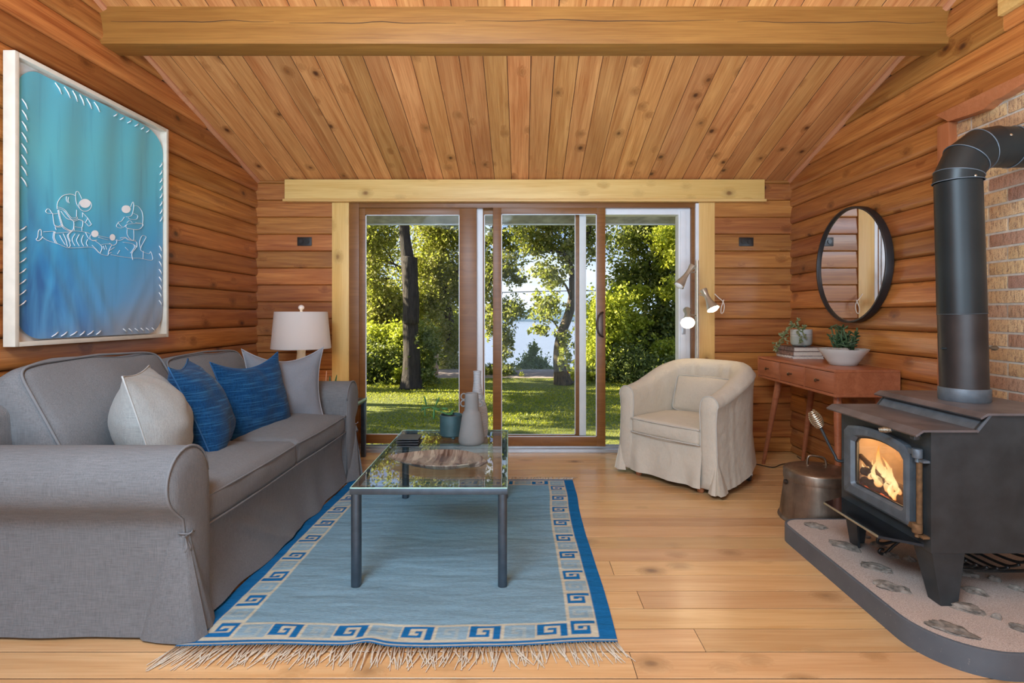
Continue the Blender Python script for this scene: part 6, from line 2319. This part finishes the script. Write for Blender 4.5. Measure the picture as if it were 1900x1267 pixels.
# ------------------------------------------------------------------ ash bucket
def build_bucket():
    m, n, l, b = mat_new('aged_copper_steel')
    tc = n.new('ShaderNodeTexCoord')
    nz = tex_noise(n, l, tc.outputs['Object'], 9, 5, 0.6)
    st_ = tex_noise(n, l, mapping(n, l, tc.outputs['Object'], (30, 30, 2)), 1.5, 3)
    c = mixc(n, l, maprange(n, l, nz, 0.35, 0.7), (0.20, 0.155, 0.115), (0.33, 0.255, 0.19))
    c = mixc(n, l, maprange(n, l, st_, 0.5, 0.7, 0, 0.5), c, (0.14, 0.10, 0.075))
    l.new(c, b.inputs['Base Color'])
    b.inputs['Metallic'].default_value = 0.85
    b.inputs['Roughness'].default_value = 0.38
    c0 = Vector((1.640, 3.005, 0))
    t = thing('ash_bucket', 'aged metal ash bucket with a domed lid beside the stove', 'bucket', c0)
    obj('pail', MB().lathe([(0, 0.002), (0.196, 0.0), (0.200, 0.006), (0.196, 0.018), (0.190, 0.022), (0.166, 0.215), (0.163, 0.262), (0.0, 0.262)], c0, n=56), m, t, angle=40)
    lid = obj('lid', MB().lathe([(0.170, 0.222), (0.171, 0.268), (0.166, 0.276), (0.150, 0.282), (0.10, 0.294), (0.05, 0.300), (0, 0.301)], c0, n=56, caps=False), m, t, angle=40)
    h = MB().tube(spline([c0 + Vector((-0.050, 0.01, 0.298)), c0 + Vector((-0.046, 0.01, 0.335)), c0 + Vector((-0.030, 0.008, 0.350)), c0 + Vector((0.025, -0.004, 0.345)), c0 + Vector((0.042, -0.008, 0.330)), c0 + Vector((0.047, -0.009, 0.298))], 5), 0.0062, 8)
    for s in (-1, 1):
        h.lathe([(0.013, 0), (0.012, 0.004), (0, 0.006)], c0 + Vector((s * 0.0485, 0.0, 0.297)), n=12)
    obj('lid_handle', h, m, lid, angle=180)
    for a in (math.radians(178), math.radians(-58)):
        d = Vector((math.cos(a), math.sin(a), 0))
        rr = 0.172 if a > 0 else 0.181
        zz = 0.205 if a > 0 else 0.115
        obj('bail_ear', MB().lathe([(0.014, -0.004), (0.014, 0.006), (0.007, 0.010), (0, 0.010)], c0 + d * rr + Vector((0, 0, zz)), d, n=14), M_BRONZE, t)


build_bucket()
# ------------------------------------------------------------------ outdoors
def outdoor():
    GZ = -0.35

    def ground_mat():
        m, n, l, b = mat_new('lawn_soil_and_grass')
        tc = n.new('ShaderNodeTexCoord')
        nz = tex_noise(n, l, mapping(n, l, tc.outputs['Object'], (1, 1, 1)), 30, 4)
        big = tex_noise(n, l, tc.outputs['Object'], 0.8, 2)
        c = mixc(n, l, maprange(n, l, nz, 0.35, 0.65), (0.07, 0.090, 0.005), (0.15, 0.155, 0.012))
        c = mixc(n, l, maprange(n, l, big, 0.4, 0.7, 0, 0.5), c, (0.14, 0.15, 0.02))
        l.new(c, b.inputs['Base Color'])
        b.inputs['Roughness'].default_value = 0.9
        bump(n, l, b, nz, 0.6, 0.03)
        return m
    lawn = obj('lawn', MB().grid(lambda s, t: (-22 + 44 * s, 4.62 + 7.8 * t, GZ + 0.02 * math.sin(s * 40) * math.sin(t * 9)), 44, 16), ground_mat(), None, angle=180)
    lawn['kind'] = 'structure'
    road = obj('road', MB().grid(lambda s, t: (-22 + 44 * s, 12.42 + 1.9 * t, GZ + 0.015), 20, 2), simple('pinkish_gravel_lane', (0.30, 0.225, 0.20), 0.95, var=0.15, scale=8, bmp=0.3, bscale=40), None, angle=180)
    road['kind'] = 'structure'
    bank = obj('lake_bank', MB().grid(lambda s, t: (-40 + 80 * s, 14.32 + 14.5 * t, GZ + 0.015 - 2.55 * smooth(t * 1.15)), 30, 8), ground_mat(), None, angle=180)
    bank['kind'] = 'structure'
    # lake
    m, n, l, b = mat_new('lake_water')
    tc = n.new('ShaderNodeTexCoord')
    b.inputs['Base Color'].default_value = (0.16, 0.19, 0.25, 1)
    b.inputs['Roughness'].default_value = 0.25
    b.inputs['Specular IOR Level'].default_value = 0.6
    bump(n, l, b, tex_noise(n, l, mapping(n, l, tc.outputs['Object'], (0.35, 1.0, 1.0)), 2.2, 4), 0.5, 0.25)
    lake = obj('lake', MB().grid(lambda s, t: (-320 + 640 * s, 24 + 236 * t, -2.5), 4, 4), m, None, smooth=False)
    lake['kind'] = 'structure'
    hills = MB()
    hp = []
    for i in range(81):
        x = -320 + 8 * i
        h = 3.2 + 1.6 * noise.noise(Vector((x * 0.02, 0, 0))) + 1.1 * noise.noise(Vector((x * 0.15, 3, 0))) + 0.5 * noise.noise(Vector((x * 0.9, 7, 0)))
        hp.append((x, h))
    rows_ = []
    vs, fs = [], []
    for (x, h) in hp:
        vs += [(x, 250, -2.6), (x, 252, -2.6 + 0.75 * (h + 2.0)), (x, 256, -2.6 + (h + 2.4)), (x, 290, -2.6)]
    for i in range(80):
        for k in range(3):
            a = i * 4 + k
            fs.append((a, a + 4, a + 5, a + 1))
    hills.add(vs, fs)
    o = obj('far_shore_hills', hills, simple('haze_tinted_woods', (0.17, 0.24, 0.30), 1.0, var=0.25, scale=0.4), None, angle=180)  # blue-green base colour has the haze of distance painted in
    o['kind'] = 'structure'
    # grass blades on the lawn, uncountable
    R = np.random.default_rng(3)
    N = 60000
    gx = R.uniform(-5.5, 6.0, N)
    gy = 4.8 + 7.5 * R.random(N) ** 0.8
    ang = R.uniform(0, 2 * PI, N)
    hgt = R.uniform(0.012, 0.035, N)
    wdt = 0.006 + 0.0008 * gy
    base = np.stack([gx, gy, np.full(N, GZ)], 1)
    dx = np.stack([np.cos(ang) * wdt, np.sin(ang) * wdt, np.zeros(N)], 1)
    top = base + np.stack([R.normal(0, 0.02, N), R.normal(0, 0.02, N), hgt], 1)
    V = np.stack([base - dx, base + dx, top], 1).reshape(-1, 3)
    np_mesh('grass', V, 3, leaf_mat('grass_blades', (0.15, 0.18, 0.006), (0.27, 0.27, 0.012), (0.45, 0.39, 0.04), 0.4), None, 'stuff')
    g = bpy.data.objects['grass']
    tag(g, 'short mown grass of the lawn outside the glass doors', 'grass', kind='stuff')

    M_BARK = bark('dark_bark', (0.055, 0.040, 0.028), (0.018, 0.013, 0.010))
    M_BARK2 = bark('light_bark', (0.13, 0.09, 0.052), (0.04, 0.028, 0.018))
    L_MID = leaf_mat('maple_leaves', (0.10, 0.115, 0.02), (0.23, 0.22, 0.05), (0.50, 0.43, 0.15), 0.5)
    L_DARK = leaf_mat('dark_leaves', (0.040, 0.070, 0.014), (0.11, 0.14, 0.03), (0.32, 0.32, 0.10), 0.35)
    L_BRIGHT = leaf_mat('yellow_green_leaves', (0.17, 0.22, 0.015), (0.34, 0.37, 0.03), (0.60, 0.56, 0.07), 0.5)
    L_OLIVE = leaf_mat('olive_leaves', (0.06, 0.075, 0.02), (0.15, 0.16, 0.04), (0.36, 0.31, 0.12), 0.45)
    L_BLUE = leaf_mat('bluish_leaves', (0.06, 0.10, 0.05), (0.12, 0.17, 0.09), (0.20, 0.24, 0.12), 0.4)

    def pts(lst):
        """(u, v, Y, radius px) -> polyline with radii."""
        return [P(u, v, Y) for u, v, Y, r in lst], [r * Y / F for u, v, Y, r in lst]

    def limbs(mb, lst, n=10):
        p, r = pts(lst)
        sp = spline(p, 5)
        rr = []
        for i in range(len(sp)):
            t = i / 5
            a = min(int(t), len(r) - 1)
            b_ = min(a + 1, len(r) - 1)
            rr.append(r[a] + (r[b_] - r[a]) * (t - a))
        q = [s + Vector(noise.noise_vector(s * 1.7)) * rr[i] * 0.25 for i, s in enumerate(sp)]
        mb.tube(q, rr, n)

    def tree(name, label, cat, trunk_l, blobs, lmat, bmat, size=0.10, seed=1, group=None):
        first = trunk_l[0][0] if trunk_l else None
        loc = P(first[0], first[1], first[2]) if first else P(blobs[0][0], blobs[0][1], blobs[0][2])
        t = thing(name, label, cat, loc, group)
        if trunk_l:
            mb = MB()
            limbs(mb, trunk_l[0], 14)
            tr = obj('trunk', mb, bmat, t, angle=180)
            for br in trunk_l[1:]:
                mb = MB()
                limbs(mb, br, 7)
                obj('branch', mb, bmat, tr, angle=180)
        leaves('foliage', blobs, size, seed, lmat, t)
        return t

    def leaves(name, blobs, size, seed, mat, parent):
        R = np.random.default_rng(seed)
        C = []
        for (u, v, Y, ru, rv, n) in blobs:
            c = np.array(P(u, v, Y))
            rad = np.array([ru * Y / F, 0.75 * min(ru, rv) * Y / F + 0.25, rv * Y / F])
            d = R.normal(size=(n, 3))
            d /= np.linalg.norm(d, axis=1)[:, None]
            rr = R.random(n) ** 0.45
            # clump the leaves into sprays
            n = int(n * 3.6)
            d = np.concatenate([d] * 4)[:n]
            rr = R.random(n) ** 0.45
            k = max(8, n // 14)
            seeds = R.normal(size=(k, 3))
            seeds *= 0.52
            pick = R.integers(0, k, n)
            p = 0.95 * seeds[pick] + 0.17 * R.normal(size=(n, 3))
            C.append(c + p * rad)
        C = np.concatenate(C)
        C = C[C[:, 1] > 6.2]
        C = C[C[:, 2] > -2.2]
        n = len(C)
        a = R.normal(size=(n, 3))
        a /= np.linalg.norm(a, axis=1)[:, None]
        b = R.normal(size=(n, 3))
        b -= a * (a * b).sum(1)[:, None]
        b /= np.linalg.norm(b, axis=1)[:, None]
        s = 0.62 * size * R.uniform(0.6, 1.25, n)[:, None]
        c = np.cross(a, b)
        V = np.stack([C - a * s * 0.6, C - b * s * 0.36 + c * s * 0.07, C + a * s * 0.6, C + b * s * 0.36 + c * s * 0.07], 1).reshape(-1, 3)
        return np_mesh(name, V, 4, mat, parent, 'stuff')

    # the big dark trunk with its cut stub
    tree('lawn_tree', 'big dark tree trunk with a sawn-off stub on the lawn', 'tree',
         [[(767, 722, 10.8, 24), (764, 690, 10.8, 17), (761, 620, 10.8, 14.5), (759, 540, 10.8, 13.5), (757, 485, 10.8, 12.5), (752, 440, 10.8, 10), (750, 380, 10.8, 9.5), (746, 250, 10.8, 9), (738, 40, 10.8, 7)],
          [(761, 600, 10.74, 15.5), (761, 540, 10.74, 15), (761, 490, 10.74, 14), (762, 477, 10.74, 13.5)],
          [(752, 300, 10.8, 5), (790, 200, 10.6, 3.5), (850, 120, 10.3, 2.5)], [(748, 280, 10.8, 5), (690, 180, 10.6, 3.5), (620, 110, 10.3, 2.5)]],
         [(690, 60, 10.3, 160, 120, 2600), (850, 120, 10.2, 130, 110, 2200), (760, -120, 10.8, 230, 150, 3000), (560, 130, 11, 150, 120, 1800)], L_MID, M_BARK, 0.15, 11)
    tree('lawn_tree', 'slim grey trunk with bent side branches at the left pane edge', 'tree',
         [[(676, 730, 14.2, 9), (682, 620, 14.2, 7), (683, 540, 14.2, 6.5), (683, 440, 14.2, 6.5), (680, 380, 14.2, 6), (676, 250, 14.2, 5)],
          [(690, 535, 14.2, 2.5), (700, 520, 14, 2), (722, 517, 13.8, 1.5)], [(688, 488, 14.2, 3), (715, 484, 14, 2.2), (745, 497, 13.8, 1.2)], [(686, 470, 14.2, 2), (700, 440, 14, 1.5), (715, 418, 13.9, 1)],
          [(688, 430, 14.2, 1.6), (720, 470, 14, 1.2), (740, 505, 13.9, 0.8)]],
         [(700, 600, 14.4, 46, 50, 1500), (712, 560, 14.6, 42, 42, 1000), (705, 440, 14, 42, 38, 650), (690, 520, 13.8, 26, 60, 420), (735, 600, 14.5, 40, 50, 1100), (650, 430, 14, 40, 70, 500), (660, 300, 14, 90, 70, 900)], L_MID, M_BARK, 0.14, 12)
    tree('lawn_tree', 'pale green tree with an ivy-clad trunk beyond the big dark trunk', 'tree',
         [[(846, 712, 15.5, 15), (838, 660, 15.5, 12), (834, 600, 15.5, 8), (828, 545, 15.5, 6), (842, 515, 15.5, 5), (852, 490, 15.5, 4), (862, 440, 15.5, 3.5)],
          [(830, 550, 15.5, 4), (815, 500, 15.4, 3.5), (822, 470, 15.4, 3), (814, 420, 15.3, 2)], [(834, 580, 15.5, 3), (800, 552, 15.3, 2), (785, 550, 15.2, 1.2)]],
         [(820, 440, 15.4, 46, 40, 1250), (800, 500, 15.5, 42, 36, 1050), (845, 530, 15.6, 36, 34, 900), (795, 560, 15.4, 46, 34, 1250), (830, 620, 15.4, 36, 30, 650), (836, 672, 15.3, 24, 36, 900),
          (775, 620, 15.8, 30, 40, 500), (880, 470, 15.5, 34, 60, 600), (800, 380, 15.4, 80, 60, 1400)], L_MID, M_BARK2, 0.14, 13)
    tree('lawn_tree', 'leaning tree with a sunlit ringed trunk by the lane', 'tree',
         [[(1048, 714, 11.3, 20), (1040, 688, 11.3, 12), (1036, 660, 11.3, 9.5), (1042, 620, 11.3, 9), (1056, 580, 11.3, 8.5), (1064, 545, 11.3, 8), (1063, 515, 11.3, 7)],
          [(1063, 530, 11.3, 6), (1060, 495, 11.3, 4.5), (1048, 475, 11.2, 3.5), (1030, 466, 11.1, 2.2), (1000, 466, 11, 1.2)], [(1064, 530, 11.3, 6), (1076, 480, 11.4, 5), (1092, 430, 11.5, 4.5), (1100, 380, 11.5, 4), (1110, 250, 11.5, 3)],
          [(1062, 560, 11.3, 3.5), (1050, 530, 11.2, 2), (1024, 500, 11.2, 1)], [(1036, 610, 11.3, 1.8), (1024, 594, 11.2, 1.4), (1004, 588, 11.1, 0.8)], [(1062, 500, 11.3, 3), (1030, 430, 11.2, 2), (1018, 400, 11.2, 1.4)]],
         [(1000, 450, 11.2, 40, 26, 330), (1030, 410, 11.2, 60, 26, 520), (1020, 510, 11.2, 34, 24, 260), (1060, 470, 11.3, 36, 30, 380), (1015, 570, 11.2, 28, 26, 260), (1000, 612, 11.1, 16, 12, 90),
          (1095, 440, 11.5, 36, 34, 300), (1040, 330, 11.3, 110, 60, 1300), (1070, 200, 11.3, 160, 100, 1800), (1045, 640, 11.2, 16, 30, 160), (970, 425, 11.0, 34, 18, 150)], L_OLIVE, M_BARK2, 0.12, 14)
    tree('lawn_tree', 'leafy branches hanging over the lake beside the meeting stiles', 'tree',
         [[(872, 715, 13.2, 10), (876, 640, 13.2, 8), (880, 560, 13.2, 6), (890, 490, 13.2, 4), (902, 450, 13.2, 2.6), (915, 420, 13.2, 1.8)],
          [(882, 560, 13.2, 3), (910, 520, 13, 2), (940, 500, 12.9, 1)], [(880, 600, 13.2, 3), (905, 575, 13, 2), (935, 572, 12.9, 1.2)], [(888, 500, 13.2, 3), (910, 430, 13, 1.6), (925, 400, 12.9, 1)]],
         [(905, 500, 13.1, 26, 40, 380), (935, 500, 13, 28, 24, 320), (950, 460, 13, 26, 30, 260), (945, 575, 13, 30, 24, 380), (915, 590, 13, 20, 30, 260), (935, 630, 12.9, 16, 40, 300), (900, 540, 13, 16, 40, 240),
          (925, 440, 13, 30, 22, 260), (945, 690, 13, 18, 14, 180), (905, 690, 13.2, 20, 16, 220), (920, 370, 13, 60, 40, 600), (965, 520, 13, 14, 10, 60)], L_OLIVE, M_BARK, 0.12, 15)
    tree('broadleaf_tree', 'pale leafy woodland edge far behind the trunks of the left pane', 'tree', [[(650, 705, 17.5, 9), (655, 560, 17.5, 7), (660, 430, 17.5, 5)]],
         [(690, 480, 17.5, 50, 34, 450), (700, 570, 17.5, 60, 40, 800), (770, 500, 17.6, 46, 34, 420), (790, 580, 17.6, 56, 36, 750), (850, 600, 17.6, 36, 36, 450), (720, 640, 17.4, 60, 30, 1000), (630, 540, 17.5, 50, 90, 800)], L_MID, M_BARK, 0.15, 33)
    # trees of the same garden further left, whose crowns dapple the lawn
    for k, (X_, Y_, zc_) in enumerate(((-6.4, 9.2, 3.0), (-7.6, 7.4, 3.4), (-8.2, 11.0, 3.2))):
        b0 = Vector((X_, Y_, -0.35))
        tt = thing('lawn_tree', 'tree at the side of the lawn casting dappled shade, ' + ('nearest the lane', 'nearest the house', 'furthest left')[k], 'tree', b0)
        obj('trunk', MB().tube([b0, b0 + Vector((0.05, 0, 1.5)), b0 + Vector((0, 0.1, zc_)), b0 + Vector((0.1, 0, zc_ + 2))], [0.2, 0.15, 0.12, 0.06], 10), M_BARK, tt, angle=180)
        U = lambda x_, y_: CX + x_ * F / y_
        Vv = lambda z_, y_: CY - (z_ - CAM_H) * F / y_
        bl = []
        rr = random.Random(k)
        for q in range(6):
            x_, y_, z_ = X_ + rr.uniform(-1.3, 1.3), Y_ + rr.uniform(-1.6, 1.6), zc_ + rr.uniform(-1.9, 1.9)
            bl.append((U(x_, y_), Vv(z_, y_), y_, 650 / y_, 480 / y_, 110))
        leaves('foliage', bl, 0.26, 50 + k, L_MID, tt)
    # the dense right-hand side
    tree('broadleaf_tree', 'dense dark broadleaf tree filling the open doorway view', 'tree',
         [[(1232, 720, 13.5, 13), (1230, 600, 13.5, 10), (1222, 500, 13.5, 6), (1232, 430, 13.5, 5)], [(1226, 540, 13.5, 4), (1200, 480, 13.3, 2.5)]],
         [(1185, 440, 13.4, 50, 36, 800), (1225, 500, 13.4, 44, 44, 900), (1170, 520, 13.6, 40, 40, 700), (1240, 600, 13.4, 44, 50, 1100), (1190, 620, 13.6, 50, 44, 1000), (1235, 430, 13.3, 36, 36, 550), (1215, 670, 13.2, 56, 30, 1300),
          (1290, 520, 13.4, 50, 110, 1800), (1200, 340, 13.4, 120, 80, 2400), (1160, 680, 13.2, 40, 30, 1000)], L_DARK, M_BARK, 0.145, 16)
    tree('leafy_shrub', 'bright yellow-green shrub beyond the sliding panel handle', 'shrub', [],
         [(1118, 590, 12.2, 34, 38, 1500), (1150, 560, 12.4, 26, 26, 560), (1105, 650, 12.1, 24, 40, 1200), (1140, 620, 12.3, 26, 30, 700), (1085, 690, 11.9, 18, 18, 400), (1185, 545, 12.6, 24, 14, 260), (1068, 695, 11.9, 10, 14, 160)], L_BRIGHT, M_BARK, 0.115, 17)
    tree('leafy_shrub', 'yellow-green spray of leaves at the top of the open doorway', 'shrub', [],
         [(1240, 440, 12.2, 34, 26, 520), (1250, 480, 12.2, 24, 20, 240), (1245, 540, 12.4, 24, 20, 260), (1235, 650, 12.3, 30, 18, 420), (1180, 600, 12.6, 24, 16, 200)], L_BRIGHT, M_BARK, 0.12, 27)
    tree('leafy_shrub', 'dark glossy shrub at the foot of the doorway view', 'shrub', [],
         [(1150, 680, 12.0, 40, 32, 1700), (1200, 690, 12.0, 44, 28, 1600), (1110, 700, 12.2, 30, 18, 600), (1250, 690, 12, 36, 30, 1000)], L_DARK, M_BARK, 0.11, 18)
    tree('leafy_shrub', 'dark green shrub on the left of the big trunk', 'shrub', [],
         [(700, 680, 12.0, 44, 36, 2300), (735, 690, 11.9, 28, 28, 1000), (660, 670, 12.2, 40, 40, 1000)], L_DARK, M_BARK, 0.105, 19)
    tree('leafy_shrub', 'light green shrub top above the dark shrub', 'shrub', [],
         [(700, 630, 12.8, 40, 24, 1150), (745, 640, 12.6, 24, 34, 700), (745, 700, 11.6, 16, 16, 300)], L_BRIGHT, M_BARK, 0.11, 20)
    tree('leafy_shrub', 'green shrub hugging the right side of the big trunk', 'shrub', [],
         [(787, 650, 11.3, 18, 44, 1000), (790, 690, 11.2, 15, 22, 420), (800, 640, 11.4, 16, 24, 320)], L_DARK, M_BARK, 0.105, 21)
    tree('leafy_shrub', 'bluish shrub against the bright lake water', 'shrub', [],
         [(992, 680, 15.5, 26, 22, 750), (975, 690, 15.4, 30, 12, 500), (1015, 690, 15.4, 20, 14, 380), (990, 655, 15.5, 12, 14, 130)], L_BLUE, M_BARK, 0.12, 22)
    tree('leafy_shrub', 'low shrubs along the lane edge behind the middle stile', 'shrub', [],
         [(900, 695, 15.4, 30, 12, 500), (950, 697, 15.4, 30, 9, 420), (812, 690, 15.6, 22, 12, 300)], L_BLUE, M_BARK, 0.11, 23)
    # small things by the lane
    t = thing('fence_panel', 'weathered wooden panel standing right of the big trunk', 'fence panel', P(800, 702, 13.2))
    c = P(800, 680, 13.2)
    obj('board', MB().box(c.x - 0.26, c.x + 0.17, c.y, c.y + 0.06, -0.36, c.z + 0.32, 0.01), simple('weathered_wood', (0.40, 0.28, 0.19), 0.9, var=0.2, scale=10), t)
    c = P(1051, 684, 12.9)
    t = thing('red_box_stand', 'red round-fronted box under a small grey roof behind the ringed trunk', 'box', P(1052, 705, 12.9))
    red = simple('red_paint', (0.55, 0.02, 0.02), 0.4)
    obj('box', MB().rbox(0.075, 0.16, 0.11, 0.05, n=3, M=Matrix.Translation(c)), red, t)
    obj('post', MB().box(c.x - 0.03, c.x + 0.03, c.y - 0.03, c.y + 0.03, -0.36, c.z - 0.10), M_BARK, t)
    obj('roof', MB().box(c.x - 0.10, c.x + 0.30, c.y - 0.16, c.y + 0.22, c.z + 0.14, c.z + 0.19, 0.008), simple('grey_roof', (0.30, 0.28, 0.27), 0.8), t)
    obj('back_post', MB().box(c.x + 0.18, c.x + 0.24, c.y + 0.1, c.y + 0.16, -0.36, c.z + 0.15), M_BARK, t)
    # overhead cable
    cab = [P(560 + 10 * i, 545 + 3 * math.sin(i * 0.09) - 0.05 * i, 16.2) for i in range(80)]
    o = obj('overhead_cable', MB().tube(cab, 0.012, 6), simple('cable_black', (0.03, 0.03, 0.03), 0.6), None, angle=180, origin=cab[0])
    tag(o, 'thin dark cable strung between the trees over the lane', 'cable')


def bark(name, a, b_):
    m, n, l, b = mat_new(name)
    tc = n.new('ShaderNodeTexCoord')
    nz = tex_noise(n, l, mapping(n, l, tc.outputs['Object'], (16, 16, 3)), 1.2, 5, 0.65)
    l.new(mixc(n, l, maprange(n, l, nz, 0.35, 0.62), b_, a), b.inputs['Base Color'])
    b.inputs['Roughness'].default_value = 0.95
    bump(n, l, b, nz, 1.0, 0.05)
    return m


def np_mesh(name, V, k, mat, parent, kind=None):
    me = bpy.data.meshes.new(name)
    nv, nf = len(V), len(V) // k
    me.vertices.add(nv)
    me.vertices.foreach_set('co', V.astype(np.float32).ravel())
    me.loops.add(nv)
    me.loops.foreach_set('vertex_index', np.arange(nv, dtype=np.int32))
    me.polygons.add(nf)
    me.polygons.foreach_set('loop_start', np.arange(0, nv, k, dtype=np.int32))
    me.polygons.foreach_set('loop_total', np.full(nf, k, dtype=np.int32))
    me.update(calc_edges=True)
    me.validate()
    me.materials.append(mat)
    o = bpy.data.objects.new(name, me)
    link(o, parent)
    if kind:
        o['kind'] = kind
    return o


outdoor()
